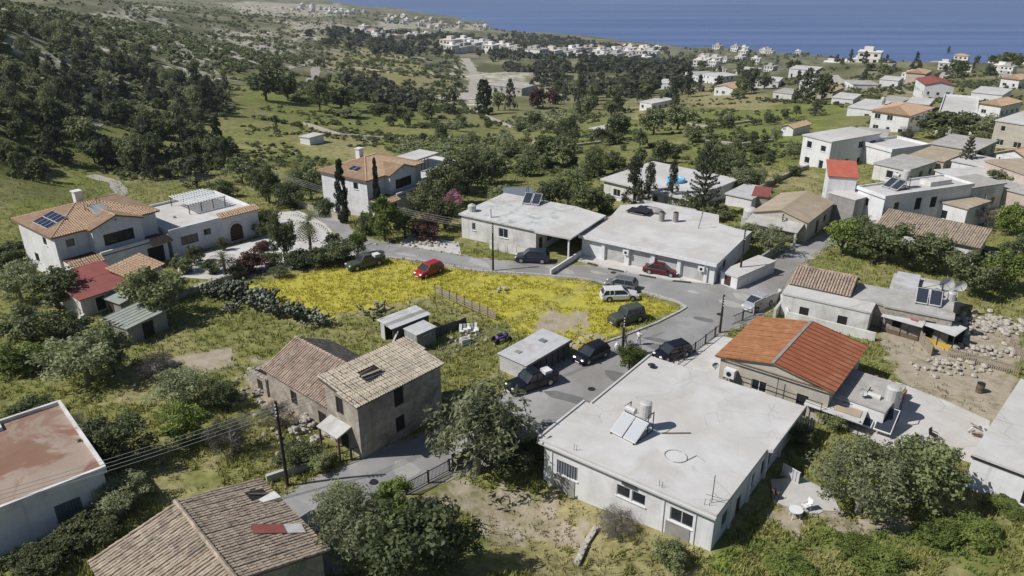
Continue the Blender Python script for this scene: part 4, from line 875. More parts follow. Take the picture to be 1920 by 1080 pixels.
fr = (25.39,86.63,-0.00,-0.8673,2.59,7.94); h = root_of('white_annex', 'low white lean-to annex at the right end of the shop row', fr, 'annex')
walls(h, 2.4, fr[5], -.8, 1.55, M['white'], [('f',.6,.1,.9,1.3,'d')]); flatroof(h, 0, 2.4, 0, fr[5], 1.7, M['roofwhite'], .1, .15)

# ------------------------------------------------------------------ 12 flat roof with paddling pool
fr = (15.52,126.29,-1.60,-0.7521,16.14,14.89); W, D = fr[4], fr[5]
h = root_of('pool_roof_house', 'wide flat roofed house behind the pines with blue pool on its roof', fr)
walls(h, W, D, -1.5, 3.3, M['white2'], [('f',2,1,1.4,1.2,'g'),('f',6,1,1.4,1.2,'g'),('r',2,1,1.2,1.2,'g')]); flatroof(h, 0, W, 0, D, 3.5, M['roofwhite'], .5, .25)
t = thing('paddling_pool', 'round light blue paddling pool on the flat roof behind the pines', 'pool', inroof(fr,W*.6,D*.45,3.5), 0)
rings = [[(q*math.cos(a), q*math.sin(a), z) for a in [2*math.pi*i/20 for i in range(20)]] for q, z in ((1.5,0),(1.6,.3),(1.5,.6),(1.3,.6),(1.25,.25))]
MB().loft(rings, False).build('rim', M['aqua'], t, smooth=True); MB().cyl((0,0,.0),(0,0,.4),1.3,1.3,20).build('water', M['aqua'], t)

# ------------------------------------------------------------------ 13-16 gable house, grey block, red stair tower
fr = (34.59,105.27,0.05,-0.6629,7.58,10.79); W, D = fr[4], fr[5]
h = root_of('gabled_house', 'low gabled house with cracked beige roof at the road bend', fr)
walls(h, W, D, -1, 3.1, M['beige'], [('r',4.2,0,1.1,2.1,'D'),('r',7.5,.9,1,1.1,'h'),('f',1,1.2,1,1,'g')])
gable(h, 0, W, 0, D, 3.1, 1.1, 'y', .25, None, M['rooftan'], wm=M['beige'], tiled=False, t=.16)
S1 = [(-.2,-2.6,2.1),(W*.95,-2.6,2.1),(W*.95,-.02,2.75),(-.2,-.02,2.75)]; fixn(MB().slab(S1,.1).build('porch_roof', M['roofgrey'], h))
for x_ in (0,W*.45,W*.9): MB().box(x_,x_+.25,-2.5,-2.25,-.5,2.05).build('porch_post', M['white2'], h)
b_ = thing('water_tank', 'big white rounded water tank beside the gabled house', 'water tank', inroof(fr,-1.1,1.5,-.3), fr[3]); fixn(MB().cyl((0,0,1.9),(0,0,2.9),1.0,1.0,16).ell((0,0,2.9),1.0,1.0,.5,16,6).build('tank_body', M['tank'], b_)); MB().box(-.9,.9,-.9,.9,0,1.9).build('stand', M['concrete'], b_)
fr = (47.06,110.55,-0.04,-0.9932,3.76,6.54); h = root_of('grey_block', 'blind grey cube house with pale flat roof beside the lane', fr)
W, D = 4.4, 6.8
walls(h, W, D, -1, 4.3, M['greywall'], [('r',3.2,1.7,.8,1.6,'h')]); flatroof(h, 0, W, 0, D, 4.4, M['roofwhite'], .1, .14)
fr = (51.03,109.99,-0.02,-1.1978,5.06,16.86); W, D = fr[4], fr[5]
h = root_of('terrace_house', 'white two level house with roof terrace and solar heater', fr)
walls(h, W, D, -1, 5.0, M['white'], [('f',.8,3.0,1.5,1.2,'g'),('r',2,3.0,1.0,1.2,'g'),('r',6,2.6,1.2,1.8,'h'),('r',9,2.6,1.2,1.6,'h')]); flatroof(h, 0, W, 0, D, 5.2, M['roofwhite'], .2, .22, .3)
heater(fr, 2.2, 3.6, 5.2, .1, 'dark solar panels on the terrace roof behind the red stair tower', s=1.3)
MB().box(W*.3,W*.7,D*.6,D*.85,5.22,5.9).build('roof_box', M['white2'], h)
fr3 = (47.09,111.66,-0.06,-0.2727,3.24,6.43); h = root_of('stair_tower', 'white stair tower with bright red sloping roof', fr3, 'tower')
W, D = 3.9, 4.6
walls(h, W, D, -1, 6.6, M['white'], [('l',1.5,3,.8,1,'g')])
fixn(MB().slab([(-.2,-.2,6.6),(W+.2,-.2,6.6),(W+.2,D+.2,7.9),(-.2,D+.2,7.9)],.12).build('roof', M['redroof'], h))
for x_ in (0, W): MB().poly([(x_,0,6.58),(x_,D,6.58),(x_,D,7.75)]).build('gable_wall', M['white'], h)
fr = (49.90,99.77,0.02,-0.7273,12.26,7.39); W, D = fr[4], fr[5]
h = root_of('long_tiled_house', 'long low white house with ribbed yellowish tile roof beside the lane', fr)
walls(h, W, D*.62, -1, 2.8, M['white2'], [('f',1.2,1,1.0,1.0,'g'),('f',5.0,1,1,1,'g'),('f',9.6,1,1.0,.9,'g'),('r',1.5,.8,1,1,'h')])
S = [(-.4,-.4,2.85),(W+.4,-.4,2.85),(W+.4,D*.66,4.0),(-.4,D*.66,4.0)]; S2 = [(W+.4,D*.66+3,3.0),(-.4,D*.66+3,3.0),(-.4,D*.66,4.0),(W+.4,D*.66,4.0)]
r = fixn(MB().slab(S,.12).slab(S2,.12).build('roof', M['tile_bed'], h)); tiles(r, S, M['tile_tan'], .3, .45, seed=61); tiles(r, S2, M['tile_tan'], .3, .45, seed=62, sep=False)
for x_ in (0, W): MB().poly([(x_,0,2.79),(x_,D*.62,2.79),(x_,D*.62,3.75)]).build('gable_wall', M['white2'], h)
heater(fr, W+1.6, 1.5, 0, .1, 'solar panel frame behind the right end of the long tiled house', s=1.6, tank=False)

# ------------------------------------------------------------------ 17 old stone house with mixed roofs
fr = (30.03,78.06,-0.00,-0.5696,9.06,9.47); W, D = fr[4], fr[5]
h = root_of('old_stone_house', 'old house with short barrel tile roof and long whitewashed flat roof', fr)
walls(h, W, 2.6, -1, 2.5, M['white2'], [('f',2,.3,1,1.2,'h'),('f',6,.3,1,1.2,'h')], off=(0,0)); flatroof(h, 0, W, 0, 2.6, 2.7, M['roofwhite'], .1, .2)
walls(h, 6.2, 5.2, -1, 2.8, M['stone'], off=(.2,2.65), sides='frbl', name='stone_wall')
gable(h, .2, 6.4, 2.65, 7.85, 2.85, 1.3, 'x', .2, M['tile_pink'], M['tile_bed'], seed=71, wm=M['stone'], spacing=.3)
walls(h, 5.5, 4.6, -1, 2.5, M['stone'], off=(6.65,2.75), sides='frbl', name='rear_wall'); flatroof(h, 6.65, 12.2, 2.75, 7.3, 2.7, M['roofgrey'], .1, .2)
MB().box(-.4,-.1,-1.5,7.5,-.5,1.2).build('boundary_wall', M['concrete'], h)
fr = (39.69,74.37,0.00,-0.5247,6.39,10.00); W, D = fr[4], fr[5]
h = root_of('flat_cluster_house', 'grey flat roofed stone house with dishes and solar panels at the rubble yard', fr)
walls(h, W, D, -1, 2.7, M['stone'], [('f',1.0,.6,.9,1.1,'h'),('f',4,.3,1,1.8,'D')]); flatroof(h, 0, W, 0, D, 2.9, M['roofgrey'], .15, .2)
MB().box(.2,2.6,D*.45,D*.9,2.92,3.6).build('roof_room', M['sheet'], h); MB().box(3.0,5.0,D*.5,D*.8,2.92,3.25).build('roof_slab', M['roofwhite'], h)
heater(fr, 3.9, 2.0, 2.9, .05, 'dark blue solar panels on the grey roof with satellite dishes', s=1.25, tank=False)
dish(inroof(fr,5.2,D*.72,2.9), fr[3]+.4, 'larger of two satellite dishes side by side on the grey roof', .75); dish(inroof(fr,6.6,D*.75,2.9), fr[3]+.3, 'right satellite dish of the pair on the grey roof', .6)
for k, (x_, y_) in enumerate(((4.4,D*.5),(5.9,D*.5))):
    b_ = thing('water_tank', ('white' if k == 0 else 'cream')+' drum tank behind the solar panels on the grey roof', 'water tank', inroof(fr,x_,y_,2.9), 0); fixn(MB().cyl((0,0,0),(0,0,.8),.5,.5,12).ell((0,0,.8),.5,.5,.2,12,4).build('tank_body', M['tank'], b_)); MB().cyl((0,0,1.0),(0,0,1.06),.15,.15,8).build('lid', M['tank'], b_)
b_ = thing('waste_bin', 'dark round bin on the corner of the grey roof', 'bin', inroof(fr,6.7,1.8,2.9), 0); MB().cyl((0,0,0),(0,0,.9),.4,.48,12).build('bin_body', M['rubber'], b_); MB().cyl((0,0,.9),(0,0,1.0),.5,.5,12).build('rim', M['iron'], b_)
for nm_, a_ in (('sheet_pen', (39.48,74.04,0.00,-0.7088,3.86,2.85)), ('animal_pen', (42.93,72.07,0.00,-0.9337,2.85,3.17))):
    first = nm_ == 'sheet_pen'
    h = root_of(nm_, 'low pen with white sheet roof and red square in front of the flat stone house' if first else 'open pen with pale blue sheet roof at the corner of the flat stone house', a_, 'pen')
    w_, d_ = max(3.2, min(4.5, a_[4])), 2.2
    fixn(MB().slab([(-.1,-.2,1.8),(w_+.1,-.2,1.8),(w_+.1,d_,2.05),(-.1,d_,2.05)],.05).build('roof', M['sheet'], h))
    for x_ in (0,w_/2,w_-.1): MB().box(x_,x_+.1,0,.1,-.4,1.75).build('post', M['iron'], h)
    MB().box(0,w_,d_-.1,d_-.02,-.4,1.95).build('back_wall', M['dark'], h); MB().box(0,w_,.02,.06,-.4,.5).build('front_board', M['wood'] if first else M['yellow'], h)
    if first: MB().box(w_-1.3,w_-.6,.6,1.3,1.97,2.0).build('red_patch', M['redroof'], h)

# ------------------------------------------------------------------ 18 orange roof house
fr = (18.72,62.41,0.01,-0.6535,10.65,10.20); W, D = fr[4], fr[5]
h = root_of('orange_roof_house', 'house with low orange metal gable roof, left half faded', fr)
walls(h, W-.8, D-.6, -1, 3.3, M['beige'], [('f',7.2,0,1.0,2.1,'D'),('f',3.1,1.0,1.4,1.1,'w'),('r',3,.9,1.2,1.1,'g'),('r',6,.9,1.2,1.1,'g')], off=(.4,.3))
xr = W*.49; zr = 4.45
r = fixn(MB().slab([(0,D,3.45),(0,0,3.45),(xr,0,zr),(xr,D,zr)],.12).slab([(W,0,3.45),(W,D,3.45),(xr,D,zr),(xr,0,zr)],.12).build('roof', M['orange1'], h))
n_ = 13
for k in range(n_):
    y0_, y1_ = D*k/n_, D*(k+1)/n_
    def q(x, y, up): return (x, y, zr-(x-xr)/(W-xr)*(zr-3.45)+up)
    fixn(MB().slab([q(xr+.15,y0_+.04,.05),q(W+.05,y0_+.04,.05),q(W+.05,y1_-.04,.05),q(xr+.15,y1_-.04,.05)],.04).build('roof_panel', M['orange2'], r))
for k in range(26):
    y0_, y1_ = D*k/26, D*(k+1)/26; z_ = rg.uniform(.02,.05)
    def q(x, y, up): return (x, y, 3.45+x/xr*(zr-3.45)+up)
    fixn(MB().slab([q(-.04,y0_+.01,z_),q(xr-.12,y0_+.01,z_),q(xr-.12,y1_-.01,z_-.01),q(-.04,y1_-.01,z_-.01)],.02).build('roof_strip', M['orange1'], r))
MB().box(xr-.12,xr+.15,-.05,D+.05,zr-.02,zr+.09).build('ridge_cap', M['greywall'], r)
for k in range(n_+1):
    q = lambda x, up: (x, D*k/n_, zr-(x-xr)/(W-xr)*(zr-3.45)+up)
    MB().bar(q(xr+.16,.07), q(W+.05,.07), .07, .09).build('roof_seam', M['seam'], r)
MB().box(-.06,.0,0,D,3.3,3.44).build('fascia', M['wood'], h)
fixn(MB().poly([(.4,.3,3.28),(W-.4,.3,3.28),(W-.4,.3,3.36),(xr,.3,zr-.13),(.4,.3,3.36)]).build('gable_wall', M['beige'], h))
fixn(MB().slab([(-.0,-.02,3.46),(W,-.02,3.46),(W,-.02,3.3),(0,-.02,3.3)],.02).build('barge_board', M['wood'], h))
MB().bar((2.2,-.3,2.3),(10,-.3,2.2),.05,.05).bar((2.3,-.3,2.3),(2.3,-.3,.2),.05,.05).bar((6.0,-.3,3.4),(6,-.3,.3),.05,.05).bar((9.9,-.3,2.2),(9.9,-.3,.2),.05,.05).build('pipework', M['iron'], h)
b_ = thing('air_conditioner', 'white rounded unit hung under the orange roof eave', 'air conditioner', inroof(fr,1.6,-.15,2.2), fr[3]); MB().box(-.5,.5,-.3,.28,-.4,.4).build('case', M['plasticwhite'], b_); MB().cyl((0,-.31,0),(0,-.3,0),.25,.25,12).build('fan_grille', M['iron'], b_)
dish(inroof(fr,.3,-.5,2.2), fr[3]+.5, 'small dish under the near left corner of the orange roof', .3)
# rear flat annex with awning and solar frame
fr = (27.89,57.88,0.01,-0.7222,4.46,8.07); W, D = max(4.2, fr[4]), 5.2
h = root_of('flat_annex', 'low white annex with flat roof right of the orange roofed house', fr, 'annex')
walls(h, W, D, -.8, 2.1, M['white'], [('f',1,.3,.9,1.5,'d')]); flatroof(h, 0, W, 0, D, 2.3, M['roofgrey'], .1, .2)
fra = fr
t = thing('sheet_awning', 'bent pale sheet awning propped beside the doorway of the orange roofed house', 'awning', (26.93,56.79,0.01), -.5)
fixn(MB().slab([(-1.6,-.6,1.6),(3.2,-1.2,1.4),(3.4,.9,1.7),(-1.4,1.3,1.9)],.05).build('cover', M['sheet'], t)); fixn(MB().slab([(.8,-.3,1.66),(2.9,-.5,1.58),(3.0,.5,1.72),(.9,.6,1.8)],.04).build('brown_sheet', M['rooftan'], t))
for x_, y_ in ((-1.4,-.4),(3.0,-1.0),(3.2,.7),(-1.2,1.1)): MB().cyl((x_,y_,-.2),(x_,y_,1.55),.05,.05,6).build('post', M['iron'], t)
heater((*(30.36,54.79,0.01), fr[3]), 0, 0, .4, .05, 'pair of dark solar panels on a frame beside the terrace wall', s=1.5)
dish(inroof(fra,2.3,.8,2.3), fra[3], 'dish on a thin mast on the low white annex', .35)
# stacked roof tiles behind the orange house
ts = thing('tile_stack', 'long stack of red roof tiles behind the orange roofed house', 'tile stack', inroof(fra,-.6,6.3,0), fra[3]-.05)
for i in range(13):
    for j in range(2):
        for k in range(3+(i % 2)):
            x_ = i*.38+rg.uniform(-.05,.05); MB().box(x_,x_+.34,j*.62+rg.uniform(-.05,.05),j*.62+.55,k*.34,k*.34+.3).build('tile_bundle', M[rg.choice(['orange2','redmetal','orange1'])], ts)

# ------------------------------------------------------------------ 19 right edge white house
fr = (34.52,47.78,0.00,-0.7526,4.60,14.74); W, D = fr[4]+6, fr[5]
h = root_of('edge_white_house', 'white flat roofed house cut by the right edge of the view', fr)
walls(h, W, D, -1.5, 3.0, M['white'], [('f',3.6,.6,1.3,1.2,'b'),('l',2,1,1.2,1.2,'b')]); flatroof(h, 0, W, 0, D, 3.2, M['roofwhite'], .1, .2); MB().box(-.12,W,-.14,-.02,2.85,3.0).build('gutter', M['iron'], h)

# ------------------------------------------------------------------ middle distance houses on the right
def simple(name, label, fr, Hh, roof, wm='white', rm='roofwhite', wins=True, D=None, W=None, par=.0, seed=0, cat='house', group=None, over=.2, storeys=1, wt='g', rise=1.3):
    W = W or fr[4]; D = D or fr[5]; rg = random.Random(seed+int(abs(fr[0])*7)); h = root_of(name, label, fr, cat, group)
    ws = []
    if wins:
        for sd, L in (('f', W), ('r', D), ('l', D)):
            n = max(1, int(L/3.2))
            for st in range(storeys):
                for k in range(n):
                    c = L*(k+.5)/n; w = rg.choice([.9,1.2,1.5]); zb = st*3.0+.9; hh = rg.choice([1.1,1.2,1.3])
                    if st == 0 and rg.random() < .2: zb, hh, w = 0.05, 2.1, 1.0
                    if c-w/2 > .25 and c+w/2 < L-.25 and zb+hh < Hh-.3 and rg.random() < .85: ws.append((sd, c-w/2, zb, w, hh, wt))
    walls(h, W, D, -3.0, Hh-.2, M[wm], ws)
    if roof == 'flat': flatroof(h, 0, W, 0, D, Hh, M[rm], over, .2, par, M[wm])
    elif roof == 'hip': hip(h, 0, W, 0, D, Hh-.15, rise, .4, M['tile_villa'], M['tile_villa_bed'], spacing=.34, tl=.6)
    elif roof == 'gable': gable(h, 0, W, 0, D, Hh-.15, rise, 'x' if W > D else 'y', .3, M[rm], M['tile_bed'], sep=False, spacing=.34, tl=.6, wm=M[wm])
    elif roof == 'shed': fixn(MB().slab([(-.3,-.3,Hh-.15),(W+.3,-.3,Hh-.15),(W+.3,D+.3,Hh+rise),(-.3,D+.3,Hh+rise)],.12).build('roof', M[rm], h))
    return h
h = simple('tan_roof_house', 'white bungalow with brown flat roof above the long tiled house', (61.89,111.02,-0.01,-0.9743,6.17,6.12), 3.4, 'flat', rm='rooftan')
h = simple('two_storey_house', 'plain white two storey box house on the green slope', (56.91,150.01,-2.19,-1.0498,6.68,15.22), 6.2, 'flat', storeys=2, D=14)
h = simple('parapet_house', 'white house with thick parapet right of the two storey box house', (68.11,149.71,-1.40,-1.1425,7.47,9.86), 3.8, 'flat', par=.5)
h = simple('hip_roof_house', 'two storey white house with orange hip roof and dark veranda', (98.08,211.91,-9.30,-0.8120,9.87,15.67), 6.0, 'hip', storeys=2)
fr = (111.16,258.12,-14.86,-0.6917,8.45,18.74); h = simple('hip_house_wing', 'flat white wing joined to the left of the orange hip roof house', fr, 3.6, 'flat')
b_ = thing('water_tank', 'white drum tank above the wing of the orange hip roof house', 'water tank', inroof(fr,fr[4]*.9,fr[5]*.6,3.6), 0); fixn(MB().cyl((0,0,1.2),(0,0,2.2),.7,.7,12).ell((0,0,2.2),.7,.7,.3,12,4).build('tank_body', M['tank'], b_)); MB().box(-.6,.6,-.6,.6,0,1.2).build('stand', M['concrete'], b_)
simple('red_roof_hut', 'tiny white hut with orange roof in the scrub left of the hip roof house', (74.88,214.32,-10.78,-0.8577,3.59,8.94), 2.6, 'gable', rm='tile_villa', wins=False, rise=.8)
simple('balcony_house', 'white two storey house with rows of blinds and red awning', (107.68,195.88,-6.31,-0.5196,8.01,26.89), 5.6, 'flat', storeys=2, par=.4)
simple('corner_house', 'pale house with large shaded balcony at the right edge', (103.52,165.64,-2.43,-0.8820,6.88,24.71), 6.0, 'flat', storeys=2, wm='beige')
simple('pink_house', 'pale pink two storey building with tan roof at the right edge', (79.46,127.27,0.24,-1.3912,9.94,24.50), 4.6, 'flat', wm='pink', rm='rooftan', W=9)
simple('pink_lower_block', 'low pale pink block with flat roof below the pink building', (75.33,118.83,0.16,-1.0335,8.84,19.39), 3.0, 'flat', wm='pink', rm='roofgrey')
simple('low_grey_house', 'low grey roofed house behind the parapet house', (75.68,170.29,-4.06,-0.4900,6.51,11.45), 3.0, 'flat', rm='roofgrey', wm='beige')
simple('patio_block', 'long low block with pale roof left of the dark conifer', (71.60,127.44,0.15,-1.3681,5.63,12.42), 3.0, 'flat', wm='white2', rm='roofwhite')
simple('small_brown_hut', 'small hut with brown flat roof behind the dark conifer', (73.89,124.78,0.19,-0.8686,3.32,8.54), 2.6, 'flat', wm='beige', rm='rooftan')
simple('yellow_wall_house', 'low beige house half hidden behind trees near the dark conifer', (83.79,153.20,-1.43,-0.8193,8.38,12.00), 3.0, 'flat', wm='beige', rm='roofgrey')
simple('narrow_roof_house', 'white house with narrow flat roof behind the terrace house', (60.82,115.38,-0.03,-1.1885,5.11,14.81), 4.2, 'flat', wm='white2', rm='roofgrey')
simple('field_shed', 'small white shed with solar panels alone in the valley field', (23.61,235.59,-15.81,-0.8865,5.69,11.00), 2.4, 'flat', cat='shed')
simple('slope_hut', 'small white hut on the edge of the grassy slope', (54.56,333.49,-26.78,-0.8531,6.40,15.42), 3.4, 'flat', cat='hut')
simple('meadow_hut', 'tiny white hut among the meadow trees at left', (-55.82,202.04,-10.40,-0.5547,3.49,5.12), 2.2, 'flat', cat='hut', wins=False)
simple('shed_roof_hut', 'low white shed with flat roof beside the stone field wall', (34.40,119.55,-0.55,-0.7111,4.36,7.20), 2.0, 'flat', cat='shed', wins=False, rm='sheet')
simple('red_shed_roof', 'small dark shed with red brown roof touching the field wall', (38.27,118.17,-0.40,-0.3830,2.28,5.18), 2.0, 'flat', cat='shed', wins=False, rm='redmetal', wm='stone')
simple('blue_tarp_shed', 'garden shelter with arched grey roof and blue sheets behind the carport house', (-1.26,117.04,-1.06,0.0000,4.62,5.83), 2.4, 'flat', cat='shelter', wins=False, rm='glass_blue', wm='greywall')
# far houses on the right ridge
for fr, hh, rf, rm_, lb in (
 ((166.47,317.91,-18.72,-0.2404,10.78,28.59), 5.0, 'gable', 'redmetal', 'white house with long red brown roof on the right ridge'),
 ((164.94,282.11,-15.02,-0.7168,9.78,29.71), 4.5, 'flat', 'roofwhite', 'white flat roofed house just right of the red brown roofed one'),
 ((128.53,418.08,-31.81,-0.4492,11.95,26.84), 4.0, 'flat', 'roofwhite', 'white flat roofed house on the slope below the coast houses'),
 ((84.46,459.97,-39.92,-0.4298,13.46,25.06), 4.0, 'flat', 'roofwhite', 'long white house at the left foot of the right ridge'),
 ((111.11,509.19,-43.64,-1.2461,16.19,25.03), 6.5, 'flat', 'roofgrey', 'grey two storey block left of the ridge trees'),
 ((116.42,483.96,-40.37,-1.1355,13.69,26.83), 6.0, 'flat', 'roofwhite', 'white two storey block right of the grey one on the ridge'),
 ((161.20,462.59,-33.15,-0.5844,15.02,34.84), 5.0, 'flat', 'roofwhite', 'wide white villa below the coast terrace'),
 ((147.44,523.55,-41.55,-0.6489,11.59,28.62), 4.0, 'flat', 'roofwhite', 'small white house between ridge trees and the wide villa'),
 ((129.32,278.99,-16.35,-0.7556,7.32,17.55), 3.0, 'flat', 'roofgrey', 'low pale house above the orange hip roof'),
 ((160.86,381.75,-25.59,-1.6624,12.45,11.67), 3.5, 'flat', 'roofgrey', 'grey walled block beside the ridge track')):
    simple('ridge_house', lb, fr, hh, rf, rm=rm_, storeys=2 if hh > 4.6 else 1, D=max(7.0, min(16.0, abs(fr[5]))), W=max(6.0, min(18.0, fr[4])))

for fr, hh, rf, rm_, wm_, lb in (
 ((63.96,133.58,-0.28,-0.9175,5.77,10.04), 3.0, 'flat', 'roofgrey', 'white2', 'low white house in front of the parapet house and right of its tree'),
 ((72.76,139.11,-0.24,-0.8376,4.13,8.70), 3.0, 'flat', 'rooftan', 'beige', 'small beige house with tan flat roof below the dark tree clump'),
 ((122.03,299.02,-19.03,-0.6090,7.74,18.68), 3.6, 'flat', 'roofwhite', 'white', 'white box house above the tall dark pine'),
 ((147.10,245.65,-11.55,-0.9623,6.41,19.62), 4.0, 'hip', 'tile_villa', 'white', 'small hip roofed house left of the shaded balcony house'),
 ((132.38,262.29,-14.23,-0.5873,6.80,16.72), 3.6, 'flat', 'roofwhite', 'beige', 'beige box house above the hip roof house'),
 ((141.30,387.90,-27.57,-0.6622,7.78,22.51), 4.0, 'flat', 'roofwhite', 'white', 'white house beneath the wide sea villa'),
 ((101.01,392.98,-30.98,-0.6804,9.88,22.28), 4.0, 'gable', 'tile_villa', 'white', 'tile roofed house at the foot of the two ridge blocks'),
 ((129.55,333.12,-22.41,-0.6759,6.21,16.97), 4.0, 'hip', 'tile_villa', 'beige', 'beige hip roofed house beside the ridge track'),
 ((211.14,341.61,-18.85,-0.9187,7.22,23.99), 4.2, 'hip', 'tile_villa', 'white', 'hip roofed villa at the right end of the ridge'),
 ((172.28,370.55,-23.84,-0.6105,8.08,21.19), 4.0, 'flat', 'roofwhite', 'white', 'white box house left of the red brown roofed one'),
 ((195.53,393.53,-24.27,-0.6549,8.48,21.82), 4.2, 'hip', 'tile_villa', 'pink', 'pink hip roofed house high on the ridge'),
 ((114.12,343.38,-24.46,-0.6860,8.29,18.23), 3.4, 'flat', 'roofgrey', 'white2', 'low grey roofed house on the bank left of the dark pine'),
 ((77.30,133.10,0.12,-0.9227,3.60,7.31), 3.2, 'flat', 'roofwhite', 'white', 'white box house above the dark layered conifer'),
 ((89.06,139.79,-0.12,-1.1222,3.04,7.95), 3.2, 'gable', 'tile_villa', 'white', 'small tile roofed house left of the pink building')):
    simple('village_house', lb, fr, hh, rf, rm=rm_, wm=wm_, D=max(6.0, min(13.0, abs(fr[5]))), W=max(6.0, min(14.0, fr[4])))

# ------------------------------------------------------------------ vegetation prototypes (unit size: width 1, height 1)
def leaves(P, Nrm, w, l, rs):
    n = len(P); a = rs.normal(size=(n, 3)); N = Nrm+.75*rs.normal(size=(n, 3)); N /= np.linalg.norm(N, axis=1)[:, None]+1e-9
    T = np.cross(N, a); T /= np.linalg.norm(T, axis=1)[:, None]+1e-9; B = np.cross(N, T)
    s = rs.uniform(.65, 1.35, (n, 1)); T = T*s*l/2; B = B*s*w/2
    V = np.stack([P-T, P+B*.9-T*.1, P+T, P-B*.9-T*.1], 1).reshape(-1, 3)
    return V, np.arange(n*4).reshape(-1, 4)
def crown_mesh(kind, seed, lod=1.0):
    rs = np.random.RandomState(seed); ls = 1/math.sqrt(lod) if lod >= .1 else 7.0; P = []; N = []; Tn = []
    def clump(c, r, n, tint, flat=1.0):
        n = max(3, int(n*lod)); d = rs.normal(size=(n, 3)); d /= np.linalg.norm(d, axis=1)[:, None]
        q = c+d*r*np.array([1, 1, flat])*rs.uniform(.45, 1.0, (n, 1)); P.append(q); N.append(d+np.array([0, 0, .35])); Tn.append(np.clip(tint+rs.normal(0, .16, n), 0, 1))
    w, l = .042, .058
    if kind in ('broad', 'bush', 'olive', 'euc', 'bright', 'reddish', 'dry', 'bloom', 'weed'):
        lowc = kind in ('bush', 'weed', 'reddish', 'dry', 'bloom')
        cz, rz, rx = (.44, .48, .45) if lowc else (.5, .46, .46) if kind == 'euc' else (.55, .43, .45); nc = 20 if lod < .1 else 62 if kind != 'euc' else 46
        lob = rs.normal(size=(5, 3)); lob /= np.linalg.norm(lob, axis=1)[:, None]
        for k in range(nc):
            d = rs.normal(size=3); d /= np.linalg.norm(d); d[2] = abs(d[2])*(1 if rs.rand() < .7 else -1)
            f = rs.uniform(.35, .95)*(.8+.35*max(0, (lob@d).max()))
            c = np.array([d[0]*rx*f, d[1]*rx*f, cz+d[2]*rz*f])
            if lowc: c[2] = max(c[2], .1)
            clump(c, rs.uniform(.09, .17), 60, rs.uniform(.1, .9), .8 if kind != 'euc' else 1.2)
        if kind == 'olive': w, l = .026, .056
        if kind == 'euc': w, l = .026, .075
        if kind == 'dry': w, l = .008, .085
    elif kind == 'pine':
        for k in range(64 if lod >= .1 else 22):
            z = rs.uniform(.1, .97); r = .46*(1-z)**.75+.05; a = rs.uniform(0, 6.28); f = rs.uniform(.3, 1)
            clump(np.array([math.cos(a)*r*f, math.sin(a)*r*f, z]), rs.uniform(.08, .14), 50, rs.uniform(.05, .9), .6)
        w, l = .03, .055
    elif kind == 'cypress':
        for k in range(130):
            z = rs.uniform(.02, .98); r = .42*min(1, (z+.05)*5)*(1-z)**.45; a = rs.uniform(0, 6.28); f = rs.uniform(.5, 1)
            clump(np.array([math.cos(a)*r*f, math.sin(a)*r*f, z]), .1, 40, rs.uniform(.05, .8), .5)
        w, l = .06, .035
    elif kind == 'norfolk':
        for lv in range(11):
            z = .14+.8*lv/10; r = .5*(1-z)**.8+.04; nb = 7
            for b in range(nb):
                a = 6.28*b/nb+lv*.5
                for t in np.linspace(.12, 1, 7): clump(np.array([math.cos(a)*r*t, math.sin(a)*r*t, z+.05*t*t-.02]), .035, 12, rs.uniform(.1, .8), .4)
        w, l = .02, .045
    P = np.concatenate(P); N = np.concatenate(N); Tn = np.concatenate(Tn)
    V, F = leaves(P, N, w*ls, l*ls, rs)
    V[:, 2] = np.maximum(V[:, 2], 0.0)
    return V, F, np.repeat(Tn, 4)
def trunk_mesh(kind, seed, m):
    rs = random.Random(seed); mb = MB(); top = {'pine': .85, 'cypress': .6, 'norfolk': .95}.get(kind, .55); r = {'cypress': .05, 'pine': .028, 'norfolk': .025}.get(kind, .04)
    mb.cyl((0,0,-.12),(0,0,top*.5),r,r*.75,7,False); mb.cyl((0,0,top*.5),(rs.uniform(-.03,.03),0,top),r*.75,r*.35,6,False)
    if kind not in ('pine', 'cypress', 'norfolk'):
        for k in range(5):
            a = k*1.26+rs.uniform(0,.5); z = top*rs.uniform(.35,.7); mb.cyl((0,0,z),(math.cos(a)*.24,math.sin(a)*.24,z+rs.uniform(.15,.3)),r*.45,r*.15,5,False)
    else:
        for k in range(6): a = k*2.4; z = top*(.3+.1*k); mb.cyl((0,0,z),(math.cos(a)*.2,math.sin(a)*.2,z+.03),r*.3,r*.1,4,False)
    return mb.mesh('trunk', m)
LEAF = dict(broad='broad', bush='broad', weed='bright', olive='olive', euc='euc', bright='bright', reddish='reddish', dry='dry', bloom='bloom', pine='pine', cypress='cypress', norfolk='pine')
PROTO = {}
def proto(kind, var, lod):
    k = (kind, var, lod)
    if k not in PROTO:
        sd = var*17+sum(map(ord, kind)); V, F, T = crown_mesh(kind, sd, lod)
        PROTO[k] = (np_mesh('crown', V, F, M[LEAF[kind]], T), trunk_mesh(kind, sd, M['barkpale'] if kind in ('euc', 'dry', 'olive') else M['bark']))
    return PROTO[k]
TREE_NAME = dict(weed='wild_bush', broad='broadleaf_tree', bush='shrub', olive='olive_tree', euc='eucalyptus_tree', bright='green_tree', reddish='red_leaved_shrub', dry='dry_shrub', bloom='blossoming_shrub', pine='pine_tree', cypress='cypress_tree', norfolk='layered_conifer')
TREE_CAT = dict(weed='shrub', bush='shrub', reddish='shrub', dry='shrub', bloom='shrub')
TREES = []
